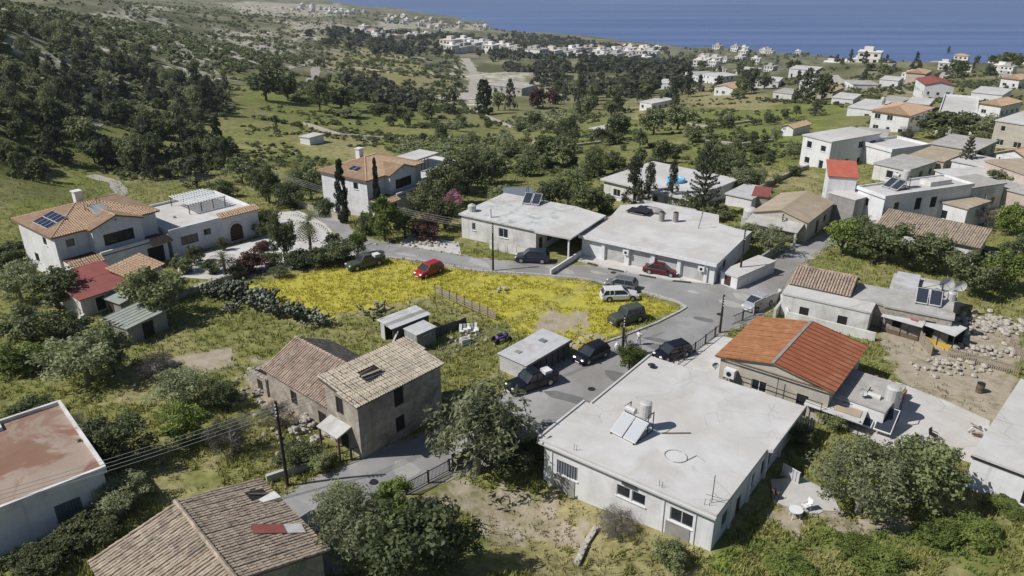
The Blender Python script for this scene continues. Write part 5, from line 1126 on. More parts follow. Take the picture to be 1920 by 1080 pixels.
def tree(x, y, H, Wd, kind, label, group=None, lod=None):
    z = gz(x, y)-.05; d = math.hypot(x, y); r = random.Random(int(x*13+y*7))
    lod = 1.6 if kind == 'cypress' and d < 200 else lod or (1.6 if d < 75 else 1.0 if d < 150 else .5 if d < 300 else .28)
    cm, tm = proto(kind, r.randrange(3), lod)
    t = thing(TREE_NAME[kind], label, TREE_CAT.get(kind, 'tree'), (x, y, z), r.uniform(0, 6.28), group)
    t.scale = (Wd*r.uniform(1.0,1.15), Wd*r.uniform(1.0,1.15), H*1.03)
    c = link('crown', cm, t); link('trunk', tm, t); TREES.append((x, y, Wd/2)); return t
def palm(x, y, H, Wd, label):
    t = thing('palm_tree', label, 'palm', (x, y, gz(x, y)-.05), 0); rs = random.Random(int(x*3)); th = H*.62
    mb = MB()
    for k in range(10): mb.cyl((0,0,th*k/10),(0,0,th*(k+1.1)/10),.2+.03*(k%2),.17,9)
    mb.build('trunk', M['bark'], t)
    V = []; F = []; T = []
    for k in range(34):
        a = rs.uniform(0,6.28); el = rs.uniform(-.5,1.25); L = Wd*.55*rs.uniform(.8,1.1); p = Vector((0,0,th)); dr = Vector((math.cos(a)*math.cos(el), math.sin(a)*math.cos(el), math.sin(el))); tn = rs.random()
        for s in range(9):
            q = p+dr*L/9; dr = (dr+Vector((0,0,-.17))).normalized(); sd_ = dr.cross(Vector((0,0,1)))
            sd_ = sd_.normalized() if sd_.length > .01 else Vector((1,0,0)); ll = L*.26*math.sin(math.pi*(s+1)/10.5)+.03
            for sg in (-1, 1):
                b = len(V); tip = p+sd_*sg*ll+dr*ll*.7+Vector((0,0,-.15*ll)); V += [p, q*.35+p*.65, tip, tip*.98+p*.02]; F.append((b,b+1,b+2,b+3)); T += [tn]*4
            b = len(V); V += [p+sd_*.02, q+sd_*.015, q-sd_*.015, p-sd_*.02]; F.append((b,b+1,b+2,b+3)); T += [tn]*4; p = q
    link('crown', np_mesh('crown', [tuple(v) for v in V], F, M['palm'], T), t); TREES.append((x, y, Wd/3)); return t
def cactus_mesh(seed):
    rs = random.Random(seed); V = []; F = []; T = []
    def pad(c, d, s, tn):
        d = d.normalized(); n = Vector((rs.uniform(-1,1),rs.uniform(-1,1),rs.uniform(-.3,.3))); w = d.cross(n).normalized(); nn = w.cross(d)*s*.12; b = len(V)
        rim = [c+d*s*(.5-.5*math.cos(a))+w*s*.36*math.sin(a) for a in [6.283*i/8 for i in range(8)]]
        V.extend(rim); m = c+d*s*.5; V.extend([m+nn, m-nn]); T.extend([tn]*10)
        for i in range(8): F.append((b+i,b+(i+1)%8,b+8)); F.append((b+(i+1)%8,b+i,b+9))
        return c+d*s*.92
    for st in range(7):
        stack = [(Vector((rs.uniform(-.35,.35),rs.uniform(-.35,.35),0)), Vector((rs.uniform(-.4,.4),rs.uniform(-.4,.4),1)), 0)]
        while stack:
            c, d, lv = stack.pop(); e = pad(c, d, rs.uniform(.2,.29), rs.random())
            if lv < 3:
                for k in range(rs.choice([1,2,2])): stack.append((e, d+Vector((rs.uniform(-1,1),rs.uniform(-1,1),rs.uniform(-.3,.5))), lv+1))
    return np_mesh('pads', [tuple(v) for v in V], F, M['cactus'], T)
CAC = [cactus_mesh(k) for k in range(3)]
TL = [
(-10.4,40.1,5.39,6.11,'olive','large grey green tree at the bottom between cottage roof and gate'),
(-6.4,38.1,5.89,6.58,'broad','biggest leafy tree at the bottom centre above the dry yard'),
(-3.8,39.7,3.93,3.93,'broad','darker round tree at the right of the bottom tree clump'),
(-12.3,43.9,3.45,4.22,'olive','greyish leafy tree at the top left of the bottom tree clump'),
(-8.7,45.5,3.16,3.95,'weed','rounded bright shrub on the upper side of the bottom tree clump'),
(-2.8,50.9,8.17,8.82,'euc','tall drooping eucalyptus beside the street and the big white bungalow'),
(0.0,50.9,3.00,4.72,'bush','low dark shrub in the shade of the eucalyptus'),
(-0.7,53.2,3.98,3.98,'broad','dark tree crowding behind the eucalyptus'),
(2.2,51.6,2.59,2.59,'bush','shrub at the left back corner of the big white bungalow'),
(7.4,43.8,2.39,3.16,'dry','twiggy reddish shrub against the front wall of the white bungalow'),
(10.7,40.1,2.52,2.70,'bush','green shrub at the front wall below the right window of the bungalow'),
(25.2,44.9,5.84,6.42,'olive','pale olive tree in the garden right of the white bungalow'),
(29.9,45.9,5.54,6.33,'broad','dark green fruit tree beside the pale olive tree'),
(24.6,39.4,1.42,3.90,'weed','low shrub at the bottom right below the garden path'),
(18.2,38.8,1.58,3.16,'weed','broad shrub beside the bungalow at the bottom edge'),
(23.3,40.9,1.31,2.91,'weed','grey green shrub in the bottom right grass'),
(32.4,42.3,1.49,3.73,'weed','wide shrub in the grass at the lower right'),
(29.9,42.5,1.35,3.37,'weed','grey green shrub between grass and right house'),
(27.6,56.0,1.84,2.76,'bush','small shrub behind the bent awning'),
(23.9,53.3,2.21,2.21,'bush','shrub at the shaded right side of the bungalow'),
(36.1,45.3,1.02,3.14,'weed','low hedge below the right edge house'),
(11.4,65.6,2.86,2.86,'bright','green shrub by the street pole beside the bungalow roof'),
(13.0,67.2,1.59,2.12,'bush','small shrub at the street edge near the pole'),
(-29.6,58.9,3.82,5.73,'olive','dark shrub tree in the middle of the left wild garden'),
(-27.2,53.6,3.78,4.22,'bright','rounded bright shrub left of the grey twiggy one'),
(-31.2,50.1,4.64,5.28,'broad','big dark bush beside the stained flat roof'),
(-22.7,52.2,3.92,4.13,'dry','grey leafless shrub in the wild garden'),
(-40.3,63.6,5.07,7.61,'olive','silvery shrub in the left wild garden below the stone shed'),
(-38.5,65.0,5.20,4.13,'broad','dark bush right of the silvery shrub'),
(-33.7,64.0,3.06,4.08,'dry','greyish shrub beside the pale boulder'),
(-46.3,66.1,2.61,4.71,'weed','shrub mass at the left edge below the villa garden'),
(-48.5,65.0,3.10,4.13,'weed','dark bush at the left edge above the stained roof'),
(-41.8,56.8,2.56,4.18,'bush','dark bush behind the stained flat roof'),
(-37.3,54.4,2.70,3.15,'dry','thorny shrub at the right corner of the stained roof'),
(-28.5,45.1,2.73,4.30,'olive','grey leaved shrub between stained roof house and cottage'),
(-29.5,42.3,1.86,4.10,'bush','shrub strip along the wall of the stained roof house'),
(-31.1,39.7,2.14,4.64,'bush','shrub at the bottom left corner'),
(-20.2,56.0,2.75,3.21,'dry','dead scrub beside the derelict house rubble'),
(-17.0,50.7,2.13,3.84,'bush','shrub behind the roadside pole'),
(-15.2,50.1,1.69,2.53,'bush','shrub along the kerb beside the derelict house'),
(-25.9,59.3,2.88,3.36,'bush','shrub between grey scrub and derelict house'),
(-57.0,81.5,4.96,6.20,'olive','tall tree at the left edge in front of the villa'),
(-51.6,79.5,4.74,6.38,'broad','dark tree below the villa side wall'),
(-50.1,71.5,4.18,6.13,'broad','wide dark tree at the left edge above the wild garden'),
(-46.0,71.6,3.34,4.18,'bush','dark tree between the left trees and the stone shed'),
(-65.9,93.9,4.20,6.31,'bush','shrub at the left edge beside the villa'),
(-39.1,76.5,5.59,6.77,'broad','dark round tree behind the stone shed'),
(-40.4,82.1,3.43,4.99,'broad','dark tree in front of the villa steps'),
(-43.4,82.2,3.12,3.12,'bright','golden green shrub beside the red roofed annex'),
(-50.1,95.6,2.84,2.84,'bush','shrub between the villa and the tiled annex'),
(-47.1,103.2,4.41,2.66,'bush','climbing shrub at the corner of the guest wing'),
(-43.8,101.6,3.17,2.25,'bush','spiky shrub against the guest wing wall'),
(-42.7,102.8,2.72,1.66,'dry','thin plant against the guest wing wall'),
(-39.1,106.3,3.29,2.34,'bush','potted plant at the arched door'),
(-37.0,110.3,3.22,3.22,'bush','clipped hedge right of the guest wing'),
(-36.1,104.7,2.30,2.30,'broad','dark shrub beside the guest wing corner'),
(-29.4,93.0,6.69,3.81,'broad','slender multi stem tree in the villa driveway'),
(-34.2,88.6,1.99,2.92,'bush','shrub at the near edge of the villa drive beside the short palm'),
(-37.8,90.1,2.16,2.70,'bush','shrub at the lower left of the villa drive'),
(-41.5,93.6,2.37,3.07,'broad','small dark tree at the left of the villa drive'),
(-41.5,90.3,2.70,3.11,'bush','dark shrub between the villa drive and the annex'),
(-28.9,88.4,1.59,2.39,'olive','grey shrub at the near end of the villa drive'),
(-33.5,98.4,1.75,1.75,'reddish','small red shrub in the middle of the villa drive'),
(-39.5,98.9,2.33,1.46,'bush','shrub beside the guest wing steps'),
(-33.3,95.8,2.42,2.42,'reddish','clipped dark red ball shrub in the villa drive'),
(-33.1,90.3,3.04,4.39,'reddish','wide dark shrub below the red ball shrub'),
(-30.8,92.1,2.33,2.75,'bush','dark shrub right of the wide red one'),
(-27.4,92.0,2.74,4.12,'bush','hedge shrub at the left of the plot hedge'),
(-24.7,91.9,3.08,4.11,'bush','hedge shrub in the middle of the plot hedge'),
(-22.2,93.3,3.47,4.86,'bush','hedge shrub near the right of the plot hedge'),
(-20.5,96.0,3.36,2.56,'bright','upright shrub at the right end of the plot hedge'),
(-24.8,99.6,1.91,2.50,'broad','round dark shrub beside the palm'),
(-25.5,111.2,9.57,2.59,'cypress','thick tall cypress left of the second villa'),
(-20.3,111.5,9.60,1.38,'cypress','thin tall cypress in front of the second villa'),
(-17.8,101.7,6.37,4.63,'bright','bright green tree at the corner of the second villa garden'),
(-20.9,104.8,4.08,3.07,'bush','dark shrub left of the bright green tree'),
(-15.2,103.4,4.55,4.55,'broad','dark tree right of the bright green tree'),
(-12.0,102.2,4.13,4.50,'reddish','reddish shrub left of the carport house'),
(-9.8,107.4,4.70,5.49,'broad','dark tree behind the carport house wall'),
(-9.2,115.0,4.17,4.17,'bloom','shrub with pink blossom at the corner of the carport house'),
(-41.4,126.5,6.66,5.01,'broad','dark tree at the wooden pole'),
(-36.5,121.9,5.28,6.16,'bush','wide shrub between the pole and the thick cypress'),
(-34.6,128.2,6.45,6.91,'broad','dark tree left of the second villa'),
(-43.6,153.2,4.36,7.63,'palm_like','tree with loose crown behind the pole'),
(-29.3,115.7,3.35,3.77,'bush','shrub at the foot of the second villa wall'),
(-54.6,151.7,5.40,6.48,'broad','dark tree above the guest wing'),
(-62.9,149.5,6.40,7.46,'pine','pine behind the guest wing roof'),
(-52.3,134.9,3.87,5.81,'bush','shrub behind the guest wing roof'),
(-11.0,122.5,7.06,7.06,'broad','leafy tree at the right of the villa side wing'),
(-8.0,131.8,7.56,8.03,'broad','round tree behind the carport house'),
(-4.1,143.2,6.12,8.16,'broad','tree behind the blue sheet shelter'),
(-13.5,116.7,5.07,5.91,'broad','tree below the villa side wing'),
(-8.8,154.9,5.49,8.79,'broad','dark tree in the row behind the villa wing'),
(-1.8,124.5,3.58,4.48,'bush','shrub left of the blue shelter'),
(6.0,118.3,5.13,5.13,'broad','tree right of the blue shelter'),
(9.2,121.8,5.26,5.26,'broad','dark bushy tree behind the carport roof'),
(11.2,114.4,4.97,4.97,'broad','tree between carport and shop roofs'),
(7.1,167.0,7.07,7.66,'broad','dark tree at the edge of the small green field'),
(11.0,163.4,6.35,6.92,'broad','second dark tree at the edge of the small green field'),
(2.7,152.8,4.33,5.42,'bush','shrub left of the small green field'),
(17.5,149.8,7.72,6.37,'palm_like','spiky palm like tree left of the pool roof'),
(19.1,116.8,8.53,4.90,'pine','dark pine in front of the pool roof'),
(22.0,119.4,7.05,3.44,'pine','small pine in front of the pool roof'),
(25.3,117.7,7.68,3.06,'pine','thin young pine in front of the pool roof'),
(29.3,113.5,11.07,5.43,'norfolk','tall layered conifer beside the pool roof house'),
(39.3,144.0,6.35,5.11,'broad','tree behind the tall layered conifer'),
(14.3,115.8,4.19,5.03,'bush','shrub at the back of the shop roof'),
(27.6,115.5,3.34,5.01,'bush','dark shrub behind the shop roof'),
(38.9,132.9,5.69,7.59,'broad','dark tree in the field right of the layered conifer'),
(30.8,111.6,2.43,4.86,'bush','low hedge behind the shop roof'),
(34.4,96.7,3.94,5.37,'olive','sprawling tree at the lane in front of the gabled house'),
(32.9,101.8,2.99,3.74,'bush','shrub between the shop and the gabled house'),
(43.7,95.8,5.29,4.62,'bright','golden green tree at the left of the lane hedge'),
(47.5,93.9,4.89,6.63,'broad','dark tree in the lane hedge'),
(50.1,91.2,5.45,7.15,'broad','biggest dark tree in the lane hedge'),
(53.4,90.3,4.73,5.07,'broad','dark tree at the right of the lane hedge'),
(49.5,104.0,3.43,3.81,'bush','shrub under the long tiled house wall'),
(53.8,83.0,5.04,5.67,'broad','tree behind the satellite dishes'),
(58.2,84.6,5.12,5.44,'bright','lighter tree at the right behind the rubble yard'),
(64.9,92.1,4.12,4.12,'broad','tree at the right edge behind the rubble yard'),
(70.9,104.1,4.58,4.58,'bright','bright tree at the right edge right of the long tiled house'),
(69.8,107.6,3.92,4.71,'dry','bare shrub behind the long tiled house'),
(60.7,113.2,2.13,6.56,'bright','low bright hedge behind the long tiled house'),
(66.8,112.4,1.79,4.07,'bright','bright hedge under the tan roofed bungalow'),
(68.2,150.9,4.78,6.16,'bright','bushy tree in front of the parapet house'),
(80.8,123.4,4.06,5.48,'broad','round dark tree at the right below the pink block'),
(80.5,134.3,7.06,3.62,'norfolk','dark layered conifer among the right hand houses'),
(104.2,187.5,6.51,11.72,'broad','wide dark tree clump left of the right edge houses'),
(106.9,180.8,6.29,8.80,'broad','dark tree beside the wide clump'),
(106.6,171.8,5.99,8.38,'olive','grey spreading tree above the pink house'),
(95.7,186.0,3.36,5.18,'dry','bare pale tree below the hip roof house'),
(85.5,192.0,4.01,5.34,'bush','shrub right of the two storey box house'),
(115.5,308.6,13.28,8.86,'pine','tall dark pine on the slope above the red roofed hut'),
(127.4,322.4,10.25,9.67,'broad','dark tree right of the tall dark pine'),
(106.8,273.1,5.62,6.37,'pine','small pine left of the hip roof house'),
(87.2,233.5,3.87,4.84,'broad','tree beside the tiny orange roofed hut'),
(913.0,1678.9,24.81,10.08,'cypress','lone dark cypress against the sea at the right'),
(984.1,1691.4,13.63,6.77,'cypress','tiny cypress against the sea near the right edge'),
(52.6,244.9,7.80,10.51,'broad','wide dark tree on the grassy slope'),
(88.5,394.5,12.52,9.12,'pine','pine at the head of the grassy slope'),
(42.2,229.3,7.96,8.91,'broad','dark tree by the valley shed'),
(30.2,216.6,7.54,8.45,'broad','tree left of the valley shed'),
(17.2,236.1,6.56,6.56,'broad','tree in the valley near the shed'),
(-11.4,318.2,13.83,8.74,'cypress','large dark conifer in the middle of the valley'),
(-0.9,337.0,13.20,6.47,'pine','tall conifer right of the large valley conifer'),
(-5.9,342.7,9.58,7.05,'broad','round tree between the two valley conifers'),
(11.6,351.8,9.64,9.64,'reddish','brownish tree in the valley'),
(19.1,367.2,8.18,6.53,'reddish','smaller brownish tree in the valley'),
(32.8,374.8,15.10,6.65,'pine','tall pine at the right of the valley'),
(25.5,380.9,9.52,5.72,'pine','pine right of the brownish trees'),
(-19.7,215.8,5.57,3.61,'broad','lone dark tree in the reed field'),
(-34.2,303.3,8.93,5.42,'broad','dark tree on the left valley slope'),
(-42.4,280.3,6.70,3.86,'pine','slim pine on the left valley slope'),
(-48.4,283.9,4.68,8.98,'broad','spreading dark tree on the left valley slope'),
(-34.2,253.9,4.31,3.16,'broad','small tree at the foot of the left valley slope'),
(-65.2,297.7,8.15,14.27,'broad','wide tree at the meadow edge above the tiny hut'),
(-69.5,281.7,11.01,9.65,'broad','dark tree at the upper meadow edge'),
(-90.8,289.4,11.84,11.84,'broad','large dark tree in the wood edge above the meadow'),
(-85.4,298.2,10.16,10.16,'broad','round tree at the wood edge above the meadow'),
(-72.1,187.8,8.91,3.68,'cypress','tall dark cypress in the left meadow'),
(-94.9,242.5,10.16,6.66,'pine','tall pine at the lower edge of the wood'),
(-80.6,187.6,8.07,6.56,'pine','dark pine in the left meadow'),
(-84.9,178.1,8.96,7.49,'pine','large pine in the left meadow'),
(-71.1,192.0,3.58,2.42,'broad','small tree beside the meadow cypress'),
(-66.5,217.6,5.57,2.42,'pine','slim pine in the meadow above the tiny hut'),
(-57.1,272.0,3.74,11.23,'bush','scrub patch below the wide meadow tree')]
PL = [
(-27.0,96.9,7.06,6.31,'palm','tall date palm in the middle of the villa driveway'),
(-35.3,87.7,4.69,3.43,'palm','short palm at the near edge of the villa driveway'),
(-35.9,148.1,4.22,5.27,'palm','small palm behind the thick cypress')]
for x, y, Hh, Wd, k, lb in PL: palm(x, y, Hh, Wd, lb)
for x, y, Hh, Wd, k, lb in TL:
    if k == 'palm_like': palm(x, y, Hh, Wd*1.1, lb)
    else: tree(x, y, Hh, Wd, k, lb)
# prickly pear hedge
def nthc(k): return str(k)+('th' if 10 < k % 100 < 14 else {1: 'st', 2: 'nd', 3: 'rd'}.get(k % 10, 'th'))
CL = [
(-35.7,83.3,1.89,1.89,'c',''),
(-34.4,82.7,2.26,2.26,'c',''),
(-32.9,81.8,2.49,2.49,'c',''),
(-31.2,78.5,1.44,1.80,'c',''),
(-31.5,81.2,2.22,2.22,'c',''),
(-32.1,83.9,1.90,1.90,'c',''),
(-29.9,80.0,2.44,2.44,'c',''),
(-28.3,79.2,2.18,2.18,'c',''),
(-28.1,81.2,1.85,1.98,'c',''),
(-26.7,78.3,2.64,2.28,'c',''),
(-25.1,77.2,2.13,2.13,'c',''),
(-23.8,76.7,2.24,2.24,'c',''),
(-22.3,75.9,1.99,1.99,'c',''),
(-15.5,77.8,1.79,2.03,'c',''),
(-20.8,74.9,1.73,1.97,'c','')]
for i, (x, y, Hh, Wd, k, lb) in enumerate(CL):
    t = thing('prickly_pear', nthc(i+1)+' prickly pear clump along the hedge below the yellow plot, counted from the drive' if i != 13 else 'lone prickly pear clump beside the scrap shack', 'cactus', (x, y, gz(x, y)-.05), i*1.3, 'prickly pear hedge')
    t.scale = (Wd*1.1, Wd*1.1, Hh*.95); link('pads', CAC[i % 3], t); TREES.append((x, y, Wd/2))
    MB().cyl((0,0,-.1),(0,0,.2),.05,.04,6).build('stem', M['bark'], t)

# ------------------------------------------------------------------ woods and scrub on the slopes
rs = np.random.RandomState(4)
def sample(poly, n):
    P = np.array(poly); th_ = np.arctan2(P[:, 0], P[:, 1]); r_ = np.hypot(P[:, 0], P[:, 1]); out = []
    while len(out) < n:
        t = rs.uniform(th_.min(), th_.max(), n*3); r = np.exp(rs.uniform(math.log(r_.min()), math.log(r_.max()), n*3))
        x = r*np.sin(t); y = r*np.cos(t); k = inpoly(x, y, poly); out += list(zip(x[k], y[k]))
    return out[:n]
FOOT = [(o.location.x, o.location.y, o.rotation_euler.z) for o in C.objects if o.parent is None and o.get('category') in ('house', 'shop', 'villa')]
def nearhouse(x, y, d): return any((x-a)**2+(y-b)**2 < d*d for a, b, _ in FOOT)
def cellname(x, y, poly):
    P = np.array(poly); th_ = np.arctan2(P[:, 0], P[:, 1]); r_ = np.hypot(P[:, 0], P[:, 1]); t = (math.atan2(x, y)-th_.min())/(th_.max()-th_.min()); r = math.log(math.hypot(x, y)/r_.min())/math.log(r_.max()/r_.min())
    return ('near', 'middle', 'far')[min(2, max(0, int(r*3)))]+' '+('left end', 'left part', 'centre', 'right part', 'right end')[min(4, max(0, int(t*5)))]
WOOD = [(-214.1,320.7),(-200.8,368.2),(-164.4,348.1),(-137.4,324.4),(-116.2,324.3),(-86.5,241.5),(-94.4,216.1),(-106.2,197.8),(-107.3,152.5)]
for x, y in sample(WOOD, 270):
    k = rs.choice(['pine', 'pine', 'broad', 'olive']); hh = rs.uniform(3, 7)
    tree(x, y, hh, hh*rs.uniform(.55,.95), k, ('tall ' if hh > 5.7 else 'small ' if hh < 4.3 else 'middling ')+{'pine': 'dark pine', 'broad': 'broadleaf tree', 'olive': 'greyish tree'}[k]+' at the '+cellname(x, y, WOOD)+' of the upper left hillside wood', 'trees of the hillside wood')
for poly, n, kinds, h0, h1, lb, gr in (
  ([(-107.9,162.8),(-106.9,215.3),(-72.3,191.6),(-55.0,161.7),(-72.1,153.3),(-93.5,164.2),(-90.8,133.4)], 55, ['broad','bush','pine','broad'], 3, 7.5, 'in the meadow above the left villa', 'trees of the left meadow'),
  ([(-115.0,327.2),(-131.4,614.0),(-26.8,392.7),(-10.9,262.2),(-32.9,237.6),(-82.5,302.8)], 40, ['broad','bush','pine'], 3, 8, 'scattered on the green slope left of the valley', 'trees of the left valley slope'),
  ([(-35.0,229.0),(7.9,286.2),(41.4,204.9),(35.6,152.7),(4.0,142.1),(-7.5,177.5)], 60, ['broad','bush','bush','olive'], 2, 5.5, 'in the valley garden behind the carport house', 'trees of the valley gardens'),
  ([(53.0,274.8),(112.7,305.3),(59.7,157.2),(52.8,132.3),(34.8,121.1),(35.0,145.3)], 60, ['broad','bush','bush','olive'], 1.5, 5, 'on the overgrown slope left of the two storey house', 'shrubs of the overgrown slope'),
  ([(109.9,249.4),(143.9,217.7),(86.9,127.0),(78.4,150.6)], 22, ['broad','bush','bush'], 2, 5, 'between the right hand houses', 'trees between the right hand houses'),
  ([(-3.0,441.0),(107.1,547.6),(72.9,333.5),(28.4,294.8)], 40, ['broad','pine','broad'], 4, 9, 'on the far side of the valley', 'trees of the far valley side'),
  ([(234.2,1093.2),(679.8,1592.8),(1090.1,1703.6),(216.5,333.5),(187.2,374.2),(125.1,376.1),(83.3,359.4)], 190, ['broad','pine','broad','bush'], 4, 9, 'among the ridge houses towards the sea', 'trees of the sea ridge')):
    for x, y in sample(poly, n):
        if nearhouse(x+3, y+3, 8): continue
        k = kinds[rs.randint(len(kinds))]; hh = rs.uniform(h0, h1)*(.75 if k == 'bush' else 1)
        nm_ = {'broad': 'leafy tree', 'bush': 'shrub', 'pine': 'dark pine', 'olive': 'greyish tree'}[k]
        tree(x, y, hh, hh*rs.uniform(.7,1.15)*(1.3 if k == 'bush' else .8 if k == 'pine' else 1), k, ('tall ' if hh > h0+(h1-h0)*.66 else 'small ' if hh < h0+(h1-h0)*.33 else 'middling ')+nm_+' '+lb+', '+cellname(x, y, poly), gr)
# far-off wood and scrub that read as one mass
def mass(name, label, cat, specs, m, lod=.045, cl=0):
    VV = []; FF = []; TT = []; base = 0; pr = [crown_mesh(k, 90+i, lod) for i, k in enumerate(['broad', 'bush', 'pine', 'bush'])]
    for poly, n, h0, h1, which in specs:
        pts = sample(poly, n); xs = np.array([p[0] for p in pts]); ys = np.array([p[1] for p in pts]); zs = HT(xs, ys)
        for x, y, z in zip(xs, ys, zs):
            if z < SEA+4 or (cl and float(vn(np.array([x/cl]), np.array([y/cl]), 51)[0])*.7+float(vn(np.array([x*2.7/cl]), np.array([y*2.7/cl]), 52)[0])*.3 < .52): continue
            V, F, T = pr[which[rs.randint(len(which))]]; hh = rs.uniform(h0, h1); w = hh*rs.uniform(.9,1.6); a = rs.uniform(0, 6.28); c, s = math.cos(a), math.sin(a)
            q = np.stack([(V[:,0]*c-V[:,1]*s)*w+x, (V[:,0]*s+V[:,1]*c)*w+y, V[:,2]*hh+z-.3], 1)
            VV.append(q); FF.append(F+base); TT.append(np.clip(T*.8+rs.uniform(-.15,.25), 0, 1)); base += len(V)
    me = np_mesh(name, np.concatenate(VV), np.concatenate(FF), m, np.concatenate(TT)); return tag(link(name, me), label, cat, kind='stuff')
mass('far_woodland', 'dark far woodland between the valley and the coast', 'woodland', [
  ([(-229.1,868.1),(-189.5,1440.0),(22.2,1681.3),(293.0,1377.6),(147.5,665.6),(91.4,717.8),(17.7,659.4),(-49.9,937.9),(-106.0,794.6),(-185.2,821.6)], 900, 5, 9, [0,2,0]),
  ([(16.1,598.6),(234.2,1093.2),(109.3,475.6),(57.2,381.5),(28.6,468.1)], 260, 5, 9, [0,2]),
  ([(0.0,1869.4),(310.4,1612.7),(258.8,1341.7),(0.0,1496.1)], 250, 4, 8, [0,1]),
  ([(-99.4,461.3),(-60.9,449.9),(-26.8,392.7),(-43.9,320.0),(-78.9,362.6)], 60, 3, 7, [0,1])], M['pine'])
mass('hillside_scrub', 'low scrub dotted over the upper left hills', 'scrub', [
  ([(-257.1,374.3),(-741.7,1506.2),(-640.2,1827.1),(-398.3,1909.6),(-225.9,1072.9),(-158.5,594.1),(-121.7,340.6),(-164.4,348.1),(-200.8,368.2),(-167.4,241.0)], 1800, 1.2, 4.2, [0,1,3]),
  ([(-172.6,499.1),(-225.9,1072.9),(-56.9,853.2),(-29.9,490.0),(-131.4,614.0),(-123.1,398.7)], 600, 1.2, 4.5, [1,3]),
  ([(348.6,1641.5),(1144.2,1792.0),(286.8,447.3),(659.4,1544.2),(243.9,1104.0)], 420, 4, 8, [0,1,2]),
  ([(-503.1,2276.0),(0.0,2329.3),(0.0,1949.4),(-337.5,1516.9)], 250, 3, 6, [0,1])], M['broad'])
mass('valley_scrub', 'fine low scrub and weeds all over the valley meadows', 'scrub', [
  ([(-107.9,162.8),(-106.9,215.3),(-72.3,191.6),(-52.8,154.8),(-70.6,149.9),(-93.5,164.2),(-88.7,130.0)], 2000, .4, 1.6, [1,3]),
  ([(-114.2,312.4),(-131.4,614.0),(-26.8,392.7),(-10.9,262.2),(-32.0,230.4),(-80.7,295.5)], 2600, .5, 2.2, [1,3]),
  ([(-94.2,265.0),(-80.7,295.5),(-36.0,236.2),(-10.5,252.9),(7.6,274.8),(4.0,142.1),(-26.0,184.9),(-57.1,168.1)], 2200, .3, 1.3, [1,3]),
  ([(7.6,274.8),(94.7,436.5),(120.6,327.7),(52.8,132.3),(34.0,117.7),(4.0,142.1)], 3200, .4, 1.5, [1,3]),
  ([(142.3,479.5),(277.0,431.3),(132.9,200.5),(140.6,312.4)], 1900, .5, 2.0, [1,3]),
  ([(-175.6,827.4),(-48.4,804.6),(-20.1,368.2),(-121.3,565.2)], 1300, .6, 2.2, [1,3])], M['broad'], .03, 16)
mass('hill_bushes', 'grey green bushes between the trees of the hillside wood', 'scrub', [(WOOD, 1000, .8, 3.0, [1,3]), ([(-257.1,374.3),(-640.2,1827.1),(-373.6,1788.7),(-158.5,594.1),(-121.7,340.6),(-164.4,348.1),(-200.8,368.2),(-167.4,241.0)], 1300, .8, 2.5, [1,3])], M['olive'], .035)
hv = []
for line in ([(-65.7,237.6),(-49.7,210.3),(-38.2,210.8),(-30.8,221.4)], [(-81.3,246.2),(-65.7,237.6),(-58.4,249.0),(-46.9,261.4)], [(-25.9,379.6),(-3.8,273.9),(15.2,274.5),(33.1,300.5)], [(3.2,226.7),(14.7,210.7),(30.8,221.2),(37.8,193.0)], [(54.8,284.1),(65.6,264.2),(82.9,273.9),(88.6,257.3)], [(50.4,213.2),(58.4,199.5),(71.0,208.4)], [(44.2,169.8),(51.4,158.7),(61.5,165.5)], [(-122.9,337.4),(-102.8,345.1),(-87.2,357.0)], [(-134.0,626.6),(-86.8,586.9),(-46.4,573.0)], [(-87.9,406.3),(-59.5,398.2),(-29.0,352.7)], [(-99.1,146.8),(-97.6,162.0),(-94.6,178.7),(-92.0,188.9)], [(-103.8,155.5),(-103.0,170.8),(-100.8,187.0)], [(110.5,352.8),(116.0,303.0),(124.6,284.3)], [(170.3,369.8),(180.8,351.2),(191.1,335.5)], [(90.0,442.4),(106.0,411.4),(126.1,404.5)]):
    for x, y in dense(line, 2.2, False): hv.append((x+rs.uniform(-1.5, 1.5), y+rs.uniform(-1.5, 1.5)))
_s = sample
def sample(poly, n): return hv if poly == 'hedges' else _s(poly, n)
mass('field_hedges', 'thin hedgerows along the field banks of the valley', 'hedge', [('hedges', 0, .7, 2.2, [1,3,0])], M['broad'], .04)
sample = _s
# reed field
mass('reed_bed', 'pale reed bed along the valley bottom', 'reeds', [([(-33.7,220.1),(-13.1,236.0),(0.0,216.3),(0.0,180.5),(-12.6,178.8),(-26.0,184.9)], 420, .8, 1.6, [1]), ([(-4.1,298.3),(32.2,362.4),(32.9,319.1),(3.4,245.5)], 160, 1, 2.2, [1])], M['olive'], .03)

